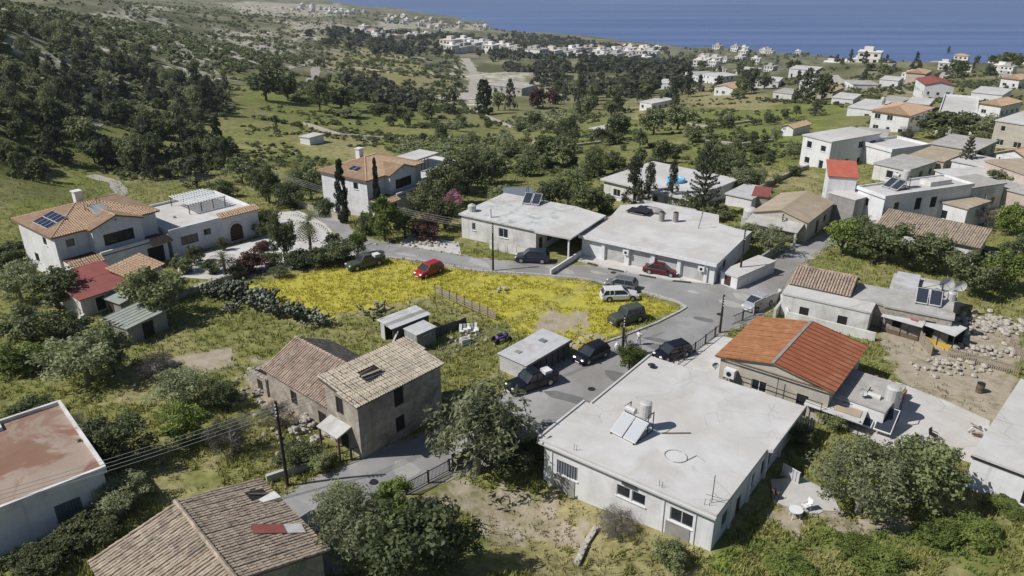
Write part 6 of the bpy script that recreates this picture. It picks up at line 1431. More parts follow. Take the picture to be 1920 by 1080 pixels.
# ------------------------------------------------------------------ wild grass, dry grass and flowers near the village
def tufts(name, label, cat, n, rmin, rmax, m, h, keep, blades=4, wid=.06, seed=1):
    r_ = np.random.RandomState(seed); t = r_.uniform(R(-46), R(46), n); r = np.exp(r_.uniform(math.log(rmin), math.log(rmax), n)); x = r*np.sin(t); y = r*np.cos(t)
    k = keep(x, y); x, y = x[k], y[k]; z = HT(x, y); n = len(x)
    hh = r_.uniform(.5, 1.2, n)*h; V = np.zeros((n, blades, 3, 3)); T = np.zeros((n, blades, 3))
    for b in range(blades):
        a = r_.uniform(0, 6.28, n); lean = r_.uniform(.1, .75, n)*hh; ox = r_.uniform(-.22, .22, n); oy = r_.uniform(-.22, .22, n); w = wid*r_.uniform(.7, 1.5, n)
        V[:, b, 0] = np.stack([x+ox-np.sin(a)*w, y+oy+np.cos(a)*w, z-.03], 1); V[:, b, 1] = np.stack([x+ox+np.sin(a)*w, y+oy-np.cos(a)*w, z-.03], 1)
        V[:, b, 2] = np.stack([x+ox+np.cos(a)*lean, y+oy+np.sin(a)*lean, z+hh], 1); T[:, b] = r_.uniform(0, 1, n)[:, None]
    me = np_mesh(name, V.reshape(-1, 3), np.arange(n*blades*3).reshape(-1, 3), m, T.ravel()); return tag(link(name, me), label, cat, kind='stuff')
OUT = PAVED_POLY
BOX = []
for o in C.objects:
    if o.parent is None and o.get('category') in ('house', 'cottage', 'shop', 'shed', 'annex', 'hut', 'shack', 'cabin', 'tower', 'pen', 'shelter'):
        xs, ys = [], []
        for c in o.children:
            if c.type == 'MESH' and ('wall' in c.name or 'roof' in c.name) and 'bound' not in c.name:
                for v in c.bound_box: xs.append(v[0]); ys.append(v[1])
        if xs: BOX.append((o.location.x, o.location.y, math.cos(o.rotation_euler.z), math.sin(o.rotation_euler.z), min(xs), max(xs), min(ys), max(ys)))
def open_ground(x, y):
    k = np.ones(x.shape, bool)
    for p in OUT: k &= ~inpoly(x, y, p)
    for bx_, by_, c, s, a0, a1, b0, b1 in BOX:
        u = (x-bx_)*c+(y-by_)*s; v = -(x-bx_)*s+(y-by_)*c; k &= ~((u > a0) & (u < a1) & (v > b0) & (v < b1))
    return k
dn = lambda x, y: vn(x/6, y/6, 31)
tufts('wild_grass', 'wild green grass over the open ground of the village', 'grass', 70000, 30, 190, M['grass'], .42, lambda x, y: open_ground(x, y) & (zone(x, y, Z_DIRT, 2.0, 11) < .5) & (zone(x, y, Z_YEL, .7, 13) < .5) & (dn(x, y) > .22) & ((zone(x, y, Z_LUSH, 12.0, 14) < .5) | (np.hypot(x, y) > 80)) & ((zone(x, y, Z_DRY, 4.0, 12) < .5) | (vn(x*2, y*2, 5) > .8)), seed=2)
tufts('lush_grass', 'thick fresh green grass in the lower right garden', 'grass', 26000, 28, 70, M['lushgrass'], .4, lambda x, y: open_ground(x, y) & (zone(x, y, Z_LUSH, 12.0, 14) > .5) & (zone(x, y, Z_DIRT, 2.0, 11) < .5) & (dn(x, y) > .15), seed=6)
tufts('dry_grass', 'straw coloured dry grass in patches', 'grass', 26000, 30, 170, M['straw'], .3, lambda x, y: open_ground(x, y) & ((zone(x, y, Z_DRY, 4.0, 12) > .5) | (dn(x, y) > .72)) & (zone(x, y, Z_YEL, .7, 13) < .5) & (vn(x, y, 3) > .3), seed=3, wid=.045)
tufts('yellow_meadow_flowers', 'yellow flowering grass covering the open plot and the wild garden', 'flowers', 60000, 55, 110, M['flower'], .3, lambda x, y: open_ground(x, y) & (zone(x, y, Z_YEL, .7, 13) > .5) & (zone(x, y, Z_DIRT, 2.0, 11) < .5) & (vn(x/2, y/2, 8) > .25), seed=4, wid=.05)

# ------------------------------------------------------------------ far town and resort houses
def far_house_proto(i):
    rg = random.Random(i); W, D, Hh = rg.uniform(9,13), rg.uniform(8,11), rg.choice([3.6,6.2,6.4])
    wall = MB().box(0,W,0,D,-4,Hh-.2); wall.box(W*.55,W*.95,-1.6,-.01,-4,Hh*.5)
    w = wall.mesh('wall', M['farwall'])
    if i % 3 == 2: r = MB().poly([(-.4,-.4,Hh-.2),(W+.4,-.4,Hh-.2),(W*.65,D/2,Hh+1.4),(W*.35,D/2,Hh+1.4)]).poly([(W+.4,D+.4,Hh-.2),(-.4,D+.4,Hh-.2),(W*.35,D/2,Hh+1.4),(W*.65,D/2,Hh+1.4)]).poly([(W+.4,-.4,Hh-.2),(W+.4,D+.4,Hh-.2),(W*.65,D/2,Hh+1.4)]).poly([(-.4,D+.4,Hh-.2),(-.4,-.4,Hh-.2),(W*.35,D/2,Hh+1.4)]).mesh('roof', M['tile_villa'])
    else: r = MB().box(-.3,W+.3,-.3,D+.3,Hh-.19,Hh+.1).box(W*.2,W*.6,D*.5,D*.9,Hh+.11,Hh+2.2).mesh('roof', M['roofgrey'] if i % 2 else M['farwall'])
    ws = []
    for st in range(int(Hh//3)):
        for k in range(3): ws.append(MB().box(W*(k+.3)/3.2,W*(k+.75)/3.2,-1.66 if k == 2 and st == 0 else -.06,-.0 if not(k == 2 and st == 0) else -1.6,st*3+.8,st*3+2.2).mesh('window', M['glass']))
    for k in range(2): ws.append(MB().box(-.06,0,D*(k+.3)/2,D*(k+.65)/2,.8,2.2).mesh('window', M['glass']))
    return w, r, ws
FP = [far_house_proto(i) for i in range(6)]
def far_house(x, y, rz, i, label, group, s=1.0):
    t = thing('far_house', label, 'house', (x, y, gz(x, y)), rz, group); t.scale = (s, s, s); w, r, ws = FP[i % 6]
    link('wall', w, t); link('roof', r, t)
    for m in ws: link('window', m, t)
    return t
def along(line, n): 
    P = [Vector(p) for p in line]; L = [0]
    for a, b in zip(P[:-1], P[1:]): L.append(L[-1]+(b-a).length)
    for k in range(n):
        s = L[-1]*(k+.5)/n
        for j in range(len(P)-1):
            if L[j] <= s <= L[j+1]: q = P[j].lerp(P[j+1], (s-L[j])/(L[j+1]-L[j])); yield q.x, q.y; break
rg = random.Random(12)
def nth(k): return str(k)+('th' if 10 < k % 100 < 14 else {1: 'st', 2: 'nd', 3: 'rd'}.get(k % 10, 'th'))
def rows(line, n, lb, gr, s0=1.3, s1=1.6, jit=4, types=(0,1,3,4)):
    for i, (x, y) in enumerate(along(line, n)): far_house(x+rg.uniform(-jit,jit), y+rg.uniform(-jit,jit), rg.uniform(-.75,-.45) if rg.random() < .8 else .8, rg.choice(types), lb+', '+nth(i+1)+' from the left', gr, rg.uniform(s0,s1))
rows([(-89.1,959.5),(-61.2,1025.7),(-34.9,1052.7),(0.0,1019.7)], 13, 'white villa in the left resort row below the woodland', 'left resort row')
rows([(-79.3,917.3),(-51.4,967.4),(-19.2,960.0)], 8, 'white villa in the lower left resort row', 'lower left resort row')
rows([(15.6,937.0),(73.3,1100.8),(152.0,1201.2),(218.5,1213.3)], 24, 'white villa in the long resort row above the valley', 'long resort row')
rows([(23.2,870.5),(81.1,1013.2),(147.2,1102.5),(199.7,1127.7)], 16, 'white villa in the front resort row above the valley', 'front resort row')
rows([(93.1,1217.9),(162.5,1286.1),(205.4,1285.9)], 8, 'white villa in the rear resort row', 'rear resort row')
for poly, n, lb, gr, tp in (([(-542.0,2086.0),(-398.7,2354.3),(-373.6,1788.7),(-486.3,1778.6)], 30, 'tiny white house of the far coastal town', 'far coastal town', (0,1,3)), ([(-327.0,2087.2),(-45.6,2321.1),(-14.4,2193.5),(-155.6,1692.0),(-283.8,1667.0)], 36, 'small pale house on the far headland', 'houses of the far headland', (0,1,2,3,5)),
  ([(-230.8,1132.4),(-185.0,1405.3),(-131.6,1246.4),(-179.7,971.8)], 16, 'small white house above the woodland', 'houses above the woodland', (0,1,2)), ([(134.5,1448.7),(266.5,1382.9),(219.0,1373.6),(125.9,1354.9)], 12, 'tiny house at the edge of the sea cliff', 'houses of the sea cliff', (0,2)),
  ([(298.8,1405.7),(553.7,1736.3),(406.1,1266.0),(253.6,1114.0)], 22, 'white house in the cluster left of the sea terrace', 'cluster left of the sea terrace', (0,1,3,4)), ([(566.1,1668.9),(739.2,1734.7),(207.8,477.8),(436.8,1255.5)], 18, 'white house in the dense sea terrace cluster', 'sea terrace cluster', (0,1,3,4,4)),
  ([(167.6,757.9),(369.2,1198.6),(161.7,480.9),(125.0,515.0)], 14, 'white house among trees at the left foot of the ridge', 'houses at the foot of the ridge', (0,1,3)), ([(436.8,1255.5),(649.2,1427.7),(187.2,435.1),(168.4,472.7)], 10, 'pale house below the sea terrace', 'houses below the sea terrace row', (0,1,2)), ([(210.7,462.7),(271.9,423.1),(240.3,371.6),(189.5,401.6)], 9, 'pale house scattered on the green ridge', 'scattered ridge houses', (0,1,3)),
  ([(731.6,1663.1),(1076.7,1681.8),(282.4,440.2),(215.5,473.6)], 14, 'pale house half hidden on the right sea ridge', 'houses of the right sea ridge', (0,1,2,5))):
    ps = sorted([p for p in sample(poly, n) if gz(*p) > SEA+3], key=lambda p: math.atan2(p[0], p[1]))
    for i, (x, y) in enumerate(ps): far_house(x, y, rg.uniform(-.9,-.4), rg.choice(tp), lb+', '+nth(i+1)+' from the left', gr, rg.uniform(.8,1.15)*(1.3 if 'terrace' in gr else .85 if 'ridge' in gr else 1)*min(1.0, math.hypot(x, y)/750))
fr = (-13.15,432.36,-38.92,-0.5903,12.37,35.34); h = simple('unfinished_villa', 'half built concrete villa beside the pale quarry road', (*fr[:4], 22.0, 16.0), 6.4, 'flat', wm='roofgrey', rm='roofgrey', storeys=2)
for k in range(4): MB().box(-6+k*.2,28,-9-k*4,-8-k*4,-5,-.5-k).build('retaining_wall', M['rubble'], h)

# ------------------------------------------------------------------ vehicles
def paint(n, c): return plain(n, c, .28, .0, .5)
PAINT = dict(blue=paint('dark_blue_paint', (.02,.028,.05)), maroon=paint('maroon_paint', (.085,.012,.014)), grey=paint('grey_paint', (.12,.125,.135)), white=paint('white_paint', (.55,.55,.54)), black=paint('black_paint', (.008,.008,.012)), red=paint('red_paint', (.30,.02,.018)), silver=paint('silver_paint', (.33,.34,.35)), green=paint('dark_green_paint', (.06,.07,.05)))
CARGLASS = plain('car_window_glass', (.03,.036,.042), .05, 0, .9); LAMP = plain('lamp_glass', (.7,.7,.68), .15); TAIL = plain('tail_lamp', (.25,.01,.01), .2)
def car(rear, front, kind, col, label):
    L, Wd, Hh = dict(suv=(4.5,1.85,1.66), sedan=(4.5,1.78,1.43), hatch=(3.95,1.72,1.48), wagon=(4.45,1.72,1.48), pickup=(5.1,1.8,1.72), jeep=(4.0,1.72,1.78))[kind]
    cx, cy = (rear[0]+front[0])/2, (rear[1]+front[1])/2; a = math.atan2(front[1]-rear[1], front[0]-rear[0])
    names = dict(suv='parked_suv', sedan='parked_sedan', hatch='parked_hatchback', wagon='parked_estate_car', pickup='parked_pickup', jeep='parked_jeep')
    t = thing(names[kind], label, 'pickup' if kind == 'pickup' else 'car', (cx, cy, gz(cx, cy)+.06), a)
    pm = PAINT[col]; w = Wd/2; belt = Hh*.6; gc = .2
    # lower body: stations along x (front = +), (x, top z, half width)
    if kind == 'pickup': st = [(-L/2,.72,.9),(-L/2+.1,belt,.97),(-.55,belt,1),(.9,belt,1),(1.05,belt-.04,1),(L/2-.25,belt-.16,.96),(L/2,belt-.32,.86)]
    elif kind == 'jeep': st = [(-L/2,.7,.92),(-L/2+.08,belt,.98),(.45,belt,1),(.6,belt-.03,1),(L/2-.15,belt-.1,.95),(L/2,belt-.25,.9)]
    elif kind == 'sedan': st = [(-L/2,.62,.84),(-L/2+.15,belt-.02,.93),(-L*.3,belt+.02,.99),(.6,belt,1),(1.1,belt-.03,.99),(L/2-.35,belt-.15,.93),(L/2,.5,.8)]
    else: st = [(-L/2,.66,.88),(-L/2+.08,belt,.95),(-L*.25,belt+.02,1),(.6,belt,1),(1.05,belt-.03,.99),(L/2-.3,belt-.16,.93),(L/2,.52,.82)]
    rings = []
    for x, zt, k in st:
        ww = w*k; rings.append([(x,-ww*.9,gc),(x,-ww,gc+.14),(x,-ww,zt-.14),(x,-ww*.9,zt),(x,ww*.9,zt),(x,ww,zt-.14),(x,ww,gc+.14),(x,ww*.9,gc)])
    fixn(MB().loft(rings).build('body', pm, t, smooth=False))
    # greenhouse
    cab = dict(suv=(-2.1,-1.75,.45,1.15), sedan=(-1.75,-1.0,.35,1.15), hatch=(-1.88,-1.5,.35,1.1), wagon=(-2.12,-1.8,.35,1.1), pickup=(-.75,-.6,.4,1.0), jeep=(-1.9,-1.75,.35,.65))[kind]
    x0, x1, x2, x3 = cab; zb = belt-.02; zt = Hh-.07; wt = w*.8; wb = w*.93
    gl = MB().add([(x0,-wb,zb),(x3,-wb,zb),(x3,wb,zb),(x0,wb,zb),(x1,-wt,zt),(x2,-wt,zt),(x2,wt,zt),(x1,wt,zt)], [(0,1,5,4),(1,2,6,5),(2,3,7,6),(3,0,4,7)])
    gl.build('window_glass', CARGLASS, t)
    rf = MB().loft([[(x1-.08,-wt-.02,zt-.02),(x1-.08,wt+.02,zt-.02),(x2+.05,wt+.02,zt-.02),(x2+.05,-wt-.02,zt-.02)],[(x1,-wt*.86,Hh),(x1,wt*.86,Hh),(x2-.08,wt*.86,Hh),(x2-.08,-wt*.86,Hh)]]); fixn(rf.build('roof', pm, t))
    for sg in (-1, 1):
        xm = (x1+x2)/2-.05; pl = [((x0,sg*wb,zb),(x1,sg*wt,zt)), ((x3,sg*wb,zb),(x2,sg*wt,zt)), ((xm,sg*(wb+.005),zb),(xm,sg*(wt+.005),zt))]
        if kind in ('wagon', 'suv', 'jeep'): pl.append(((x1+.5,sg*(wb+.005),zb),(x1+.5,sg*(wt+.005),zt)))
        for p_, q_ in pl: MB().bar(p_, q_, .08, .08).build('pillar', pm, t)
        MB().box(x3-.35,x3-.2,min(sg*w,sg*(w+.16)),max(sg*w,sg*(w+.16)),belt-.02,belt+.12).build('mirror', pm, t)
        hx = L/2-.03; MB().ell((L/2-.14,sg*w*.62,belt-.3),.14,.22,.1,8,5).build('headlight', LAMP, t); MB().ell((-L/2+.06,sg*w*.76,belt-.16),.07,.14,.14,8,5).build('tail_light', TAIL, t)
        for wx in (L*.31, -L*.3):
            wr = .36 if kind in ('pickup', 'jeep', 'suv') else .31
            o = link('wheel', WHEEL_T, t, (wx, sg*(w-.1), wr)); o.scale = (wr, 1, wr); q = link('rim', WHEEL_R, o)
            MB().cyl((wx,sg*(w+.006),wr+.02),(wx,sg*(w-.2),wr+.02),wr+.07,wr+.07,16).build('wheel_arch', M['rubber'], t)
    MB().box(L/2-.1,L/2+.03,-w*.8,w*.8,gc+.02,gc+.2).build('bumper', M['rubber'] if kind in ('jeep','pickup') else pm, t); MB().box(-L/2-.03,-L/2+.1,-w*.8,w*.8,gc+.02,gc+.2).build('bumper', M['rubber'] if kind in ('jeep','pickup') else pm, t)
    MB().box(L/2+.031,L/2+.04,-.26,.26,gc+.05,gc+.16).build('number_plate', M['plasticwhite'], t)
    if kind == 'pickup':
        MB().box(-L/2+.15,-.9,-w*.84,w*.84,belt+.003,belt+.01).build('cargo_bed', M['dark'], t)
        b = MB(); b.box(-L/2+.04,-.8,-w*.98,-w*.84,belt-.03,belt+.16).box(-L/2+.04,-.8,w*.84,w*.98,belt-.03,belt+.16).box(-L/2+.02,-L/2+.14,-w*.84,w*.84,belt-.03,belt+.16); b.build('bed_side', pm, t)
        MB().box(-2.0,-1.2,-.4,.5,belt+.02,belt+.35).build('cargo', M['plasticwhite'], t)
    if kind == 'jeep': MB().cyl((-L/2-.2,0,.85),(-L/2-.02,0,.85),.34,.34,14).build('spare_wheel', M['rubber'], t)
    return t
WHEEL_T = MB().cyl((0,-.1,0),(0,.1,0),1,1,16).mesh('tyre', M['rubber']); WHEEL_R = MB().cyl((0,-.108,0),(0,.108,0),.62,.62,12).mesh('rim', M['steel'])
car((4.87,93.53,0.01), (0.42,94.04,0.03), 'suv', 'blue', 'dark blue car on the street in front of the carport house')
car((16.81,90.65,0.01), (20.78,88.78,0.00), 'sedan', 'maroon', 'maroon saloon parked before the shop shutters')
car((14.58,84.56,0.00), (11.65,85.82,0.00), 'hatch', 'grey', 'grey hatchback at the kerb of the yellow plot')
car((10.84,81.97,0.01), (14.25,82.28,-0.00), 'wagon', 'white', 'old white estate car parked on the plot')
car((13.96,76.94,-0.01), (11.18,75.49,-0.01), 'jeep', 'green', 'dark jeep on the plot near the street corner')
car((9.57,69.37,-0.03), (6.32,66.61,-0.01), 'hatch', 'black', 'black car in the street beside the tin shed')
car((4.06,63.69,0.09), (-0.39,60.94,0.14), 'pickup', 'black', 'black pickup parked beside the derelict house lane')
car((17.62,69.12,-0.01), (14.59,67.58,-0.02), 'hatch', 'black', 'dark hatchback parked behind the white bungalow')
car((29.78,81.54,-0.00), (26.35,78.56,-0.00), 'sedan', 'silver', 'silver saloon at the wall by the blue drum')
car((-9.09,90.76,0.11), (-11.74,87.80,0.14), 'hatch', 'red', 'bright red small car on the plot')
car((-16.93,93.26,0.12), (-20.67,90.37,0.13), 'pickup', 'green', 'dark pickup at the hedge end of the plot')
car((181.92,323.57,-18.52), (179.83,331.22,-19.41), 'sedan', 'black', 'dark car far away on the ridge track')

# ------------------------------------------------------------------ people
def person(p, rz, shirt, trousers, label, stride=.18):
    t = thing('person', label, 'person', (p[0], p[1], gz(p[0], p[1])+.06), rz)
    v = [(0,0,.95),(0,0,1.15),(0,0,1.38),(0,0,1.5),(0,.02,1.6),(0,.02,1.72),(.19,0,1.4),(.26,.02,1.12),(.24,.12,.88),(-.19,0,1.4),(-.26,-.02,1.12),(-.25,.08,.88),(.1,0,.9),(.11,stride*.5,.5),(.12,stride*.4,.08),(.12,stride*.4+.18,.04),(-.1,0,.9),(-.11,-stride*.2,.5),(-.12,-stride,.08),(-.12,-stride+.18,.04)]
    e = [(0,1),(1,2),(2,3),(3,4),(4,5),(2,6),(6,7),(7,8),(2,9),(9,10),(10,11),(0,12),(12,13),(13,14),(14,15),(0,16),(16,17),(17,18),(18,19)]
    rd = [.13,.13,.15,.055,.085,.08,.06,.045,.035,.06,.045,.035,.085,.06,.045,.04,.085,.06,.045,.04]
    me = bpy.data.meshes.new('body'); me.from_pydata(v, e, []); me.materials.append(SKIN); o = link('body', me, t)
    sk = o.modifiers.new('skin', 'SKIN'); 
    for d, r in zip(me.skin_vertices[0].data, rd): d.radius = (r, r)
    me.skin_vertices[0].data[0].use_root = True; o.modifiers.new('sub', 'SUBSURF').render_levels = 1
    rings = [[(math.cos(a)*rx, math.sin(a)*ry, z) for a in [6.283*i/12 for i in range(12)]] for rx, ry, z in ((.19,.15,.88),(.18,.14,1.1),(.21,.15,1.35),(.12,.1,1.48))]
    s = MB().loft(rings)
    for sg in (-1, 1): s.cyl((sg*.17,0,1.42),(sg*.265,sg*.02,1.13),.08,.065,8)
    fixn(s.build('shirt', shirt, t, smooth=True))
    tr = MB()
    for sg, f in ((1, stride*.5), (-1, -stride*.2)): tr.cyl((sg*.09,0,.93),(sg*.11,f,.5),.11,.085,8); tr.cyl((sg*.11,f,.5),(sg*.12,stride*.4 if sg > 0 else -stride,.12),.085,.065,8)
    fixn(tr.build('trousers', trousers, t, smooth=True))
    MB().ell((0,.0,1.72),.1,.11,.09,10,6).build('hair', M['dark'], t, smooth=True)
    MB().ell((.035,.1,1.68),.012,.01,.012,6,4).build('eye', M['dark'], t); MB().ell((-.035,.1,1.68),.012,.01,.012,6,4).build('eye', M['dark'], t)
    return t
SKIN = plain('skin', (.42,.26,.18), .6)
person((13.09,70.74,-0.02), 2.6, plain('white_shirt', (.62,.62,.6), .9), plain('pale_trousers', (.45,.44,.42), .9), 'person in white clothes standing in the street')
person((11.68,70.51,-0.03), 1.9, plain('dark_shirt', (.05,.05,.06), .9), plain('grey_trousers', (.12,.12,.13), .9), 'person in dark clothes beside the street pole')

# ------------------------------------------------------------------ poles, wires, fences
def pole(x, y, Hh, label, arm=True, ar=0.0):
    t = thing('utility_pole', label, 'utility pole', (x, y, gz(x, y)), ar); MB().cyl((0,0,-.3),(0,0,Hh),.14,.1,9).build('shaft', M['pole'], t)
    if arm:
        for k in range(4):
            MB().cyl((0,-.02,Hh-.25-k*.3),(0,-.22,Hh-.25-k*.3),.03,.03,6).build('bracket', M['iron'], t); MB().cyl((0,-.22,Hh-.3-k*.3),(0,-.22,Hh-.18-k*.3),.05,.05,8).build('insulator', M['plasticwhite'], t)
    return (x, y, gz(x, y)+Hh)
PO = [
(-2.4,90.5,6.46,0.34,'p',''),
(28.1,87.8,6.56,0.33,'p',''),
(37.7,102.2,3.66,0.38,'p',''),
(22.2,73.6,4.45,0.29,'p',''),
(11.1,68.5,4.60,0.27,'p',''),
(-17.2,48.0,7.65,0.20,'p',''),
(-42.6,128.7,6.77,0.46,'p',''),
(82.7,128.8,4.72,0.46,'p',''),
(71.5,112.3,3.39,0.41,'p',''),
(54.4,121.2,3.62,0.44,'p','')]
PLB = ['dark timber pole on the kerb beside the yellow plot','dark timber pole at the right end of the shop row','short timber pole in front of the gabled house','timber pole at the street bend above the patio','timber pole beside the two people','timber pole with many wires at the derelict house lane','timber pole left of the second villa','twin timber pole by the pink building','timber pole behind the long tiled house','timber pole on the side of the gabled house']
TOP = [pole(a[0], a[1], a[2], l) for a, l in zip(PO, PLB)]
def wire(p, q, sag, label, group, r=.016):
    P = Vector(p); Q = Vector(q); n = 18; pts = [P.lerp(Q, i/n)-Vector((0,0,4*sag*(i/n)*(1-i/n))) for i in range(n+1)]
    tag(MB().tube(pts, r, 4).build('overhead_wire', M['wire']), label, 'wire', group)
p6 = TOP[6]; p5 = TOP[5]; p0 = TOP[0]
for k in range(4):
    dz = -.25-.3*k
    wire((p6[0],p6[1],p6[2]+dz), (p0[0],p0[1],p0[2]+dz), 1.2, 'grey overhead wire running right from the pole left of the second villa', 'wires past the second villa')
    wire((p6[0],p6[1],p6[2]+dz), (-95,92,9+dz), 1.6, 'grey overhead wire running left over the villa roof', 'wires over the left villa')
    wire((p5[0],p5[1],p5[2]+dz), (9.5,72,8.0+dz), 1.0, 'grey overhead wire crossing the shaded wall of the derelict house', 'wires across the derelict house')
    wire((p5[0],p5[1],p5[2]+dz), (-52,30,6.5+dz), .9, 'grey overhead wire crossing the bottom left garden', 'wires across the bottom left garden')
def fence(a, b, label, Hh=1.1, step=.14, post=2.2, m='iron', name='iron_fence'):
    L = math.hypot(b[0]-a[0], b[1]-a[1]); t = thing(name, label, 'fence', (a[0], a[1], gz(a[0], a[1])), math.atan2(b[1]-a[1], b[0]-a[0])); zb = gz(b[0], b[1])-gz(a[0], a[1])
    z = lambda x: zb*x/L
    MB().bar((0,0,.15),(L,0,zb+.15),.04,.05).build('rail', M[m], t); MB().bar((0,0,Hh),(L,0,zb+Hh),.05,.06).build('rail', M[m], t)
    for k in range(int(L/step)): MB().box(k*step-.012,k*step+.012,-.012,.012,z(k*step)+.1,z(k*step)+Hh).build('picket', M[m], t)
    for k in range(int(L/post)+1): MB().box(k*post-.06,k*post+.06,-.06,.06,z(k*post)-.3,z(k*post)+Hh+.12).build('post', M[m], t)
    return t
fence((-8.11,47.81,-0.69), (-4.91,51.10,-0.89), 'black iron fence along the lane above the dry yard')
fence((15.75,65.87,-0.01), (21.89,73.10,-0.01), 'dark railing along the street behind the white bungalow', step=.5)
fence((-14.66,49.95,-0.02), (-12.28,51.70,-0.07), 'dark rail fence at the corner of the derelict house', step=.3)
fence((27.13,77.73,-0.00), (23.95,75.36,-0.01), 'short railing at the street beside the orange roofed house', step=.25)
def boards(a, b, label, Hh, n, m, name='board_fence', cat='fence', gap=.12, seed=1):
    L = math.hypot(b[0]-a[0], b[1]-a[1]); r = random.Random(seed); t = thing(name, label, cat, (a[0], a[1], gz(a[0], a[1])), math.atan2(b[1]-a[1], b[0]-a[0]))
    for k in range(n):
        x = L*k/n; MB().box(x,x+L/n*(1-gap),r.uniform(-.04,.0),.05,-.2,Hh*r.uniform(.85,1.1)).build('board', M[m], t)
    for z in (.25,.75): MB().bar((0,.08,Hh*z),(L,.08,Hh*z),.05,.08).build('rail', M[m], t)
    return t
t = thing('pallet_fence', 'fence of wooden pallets along the lower side of the plot', 'fence', (-9.08,83.22,0.12), 0)
a_ = (-9.08,83.22,0.12); b_ = (-1.76,76.27,0.06); L = math.hypot(b_[0]-a_[0], b_[1]-a_[1]); t.rotation_euler = (0,0,math.atan2(b_[1]-a_[1], b_[0]-a_[0]))
n_ = int(L/1.2)
for k in range(n_):
    for j in range(4): MB().box(k*L/n_+.04,(k+1)*L/n_-.04,-.02,.02,.12+j*.28,.3+j*.28).build('slat', M['woodpale'], t)
    MB().box(k*L/n_-.03,k*L/n_+.03,-.06,.06,-.3,1.35).build('post', M['wood'], t)
boards((-4.82,50.93,-0.91), (-3.16,52.31,-0.73), 'dark solid sheet fence under the eucalyptus', 1.6, 6, 'sheetdark', gap=.03)
boards((42.51,71.63,0.00), (42.21,68.43,0.00), 'leaning pale wooden pen fence in the rubble yard', 1.3, 12, 'woodpale', seed=3)
boards((43.82,68.43,0.00), (48.75,64.53,0.00), 'long pale wooden picket fence at the right of the rubble yard', 1.1, 34, 'woodpale', seed=4, gap=.35)
boards((51.20,70.46,-0.00), (50.78,67.12,-0.00), 'broken board fence at the right edge of the rubble yard', 1.1, 12, 'woodpale', seed=5, gap=.3)
boards((-9.19,71.52,0.06), (-4.92,74.95,0.07), 'row of dark sheets along the scrap yard', 1.1, 8, 'sheetdark', seed=6, gap=.02)
boards((23.79,55.98,0.01), (25.52,54.79,0.01), 'white slatted metal fence between bungalow and awning', 1.5, 10, 'sheet', seed=7, gap=.2)
boards((27.03,78.01,-0.00), (31.87,82.28,-0.00), 'grey concrete panel wall beside the silver saloon', 1.4, 3, 'concrete', seed=8, gap=.01, name='panel_wall', cat='wall')
def lowwall(line, label, m='stone', Hh=.8, th_=.35, name='garden_wall', stones=True, seed=1):
    r = random.Random(seed); t = thing(name, label, 'wall', (line[0][0], line[0][1], gz(*line[0])), 0); z0 = gz(*line[0])
    for a, b in zip(line[:-1], line[1:]):
        a3 = Vector((a[0]-line[0][0], a[1]-line[0][1], gz(*a)-z0)); b3 = Vector((b[0]-line[0][0], b[1]-line[0][1], gz(*b)-z0)); d = (b3-a3).length
        MB().bar(a3+Vector((0,0,Hh/2-.2)), b3+Vector((0,0,Hh/2-.2)), th_, Hh+.4).build('wall_run', M[m], t)
        if stones:
            for k in range(int(d/.6)):
                p = a3.lerp(b3, (k+.5)/max(1,int(d/.6))); s = r.uniform(.2,.34); MB().ell((p.x,p.y,p.z+Hh), s, s*.8, s*.5, 6, 4).build('stone', M[m], t)
    return t
lowwall([(38.6,123.6),(46.7,133.7),(54.7,143.3),(56.8,144.8)], 'long stone field wall above the gabled house', seed=2)
for i_, ln_ in enumerate(([(-65.5,243.3),(-48.8,219.5),(-36.5,218.6)], [(-19.4,355.1),(0.0,268.0),(14.6,264.1)], [(6.1,220.8),(17.1,204.5),(29.8,213.7)], [(54.8,274.0),(64.6,252.6),(81.3,262.2)], [(49.8,204.1),(57.8,192.7),(68.2,199.9)], [(-129.2,623.2),(-83.9,566.6),(-48.8,556.3)], [(-118.5,331.0),(-98.7,330.7),(-85.4,339.7)])):
    lowwall(ln_, 'dry stone terrace bank, '+nth(i_+1)+' of the valley field banks', 'rubble', .7, .6, stones=False, name='terrace_bank')
lowwall([(-39.8,127.0),(-30.6,117.5),(-26.1,112.2)], 'pale curved garden wall below the second villa', 'rubble', .9, seed=3)
lowwall([(4.4,40.7),(5.3,43.1),(6.2,44.6)], 'low broken kerb wall in the dry yard of the white bungalow', 'rubble', .3, .4, seed=4)
lowwall([(-39.2,81.8),(-36.3,86.1),(-33.9,88.5)], 'low pale wall along the villa garden', 'rubble', .7, seed=5)
lowwall([(-18.9,48.4),(-16.8,49.7),(-14.5,50.9)], 'low concrete wall along the lane by the wire pole', 'concrete', .7, .3, stones=False)
lowwall([(28.6,88.6),(33.8,94.8),(36.8,98.1)], 'dark garden wall along the lane before the gabled house', 'greywall', 1.2, .3, stones=False)
lowwall([(31.4,82.9),(30.4,76.7),(37.9,71.6)], 'whitewashed wall of the old stone house yard', 'white2', 1.0, .25, stones=False)
lowwall([(-48.0,72.7),(-47.0,75.2),(-47.1,76.5)], 'pale wall stub at the left of the metal hut', 'white2', .8, .3, stones=False)
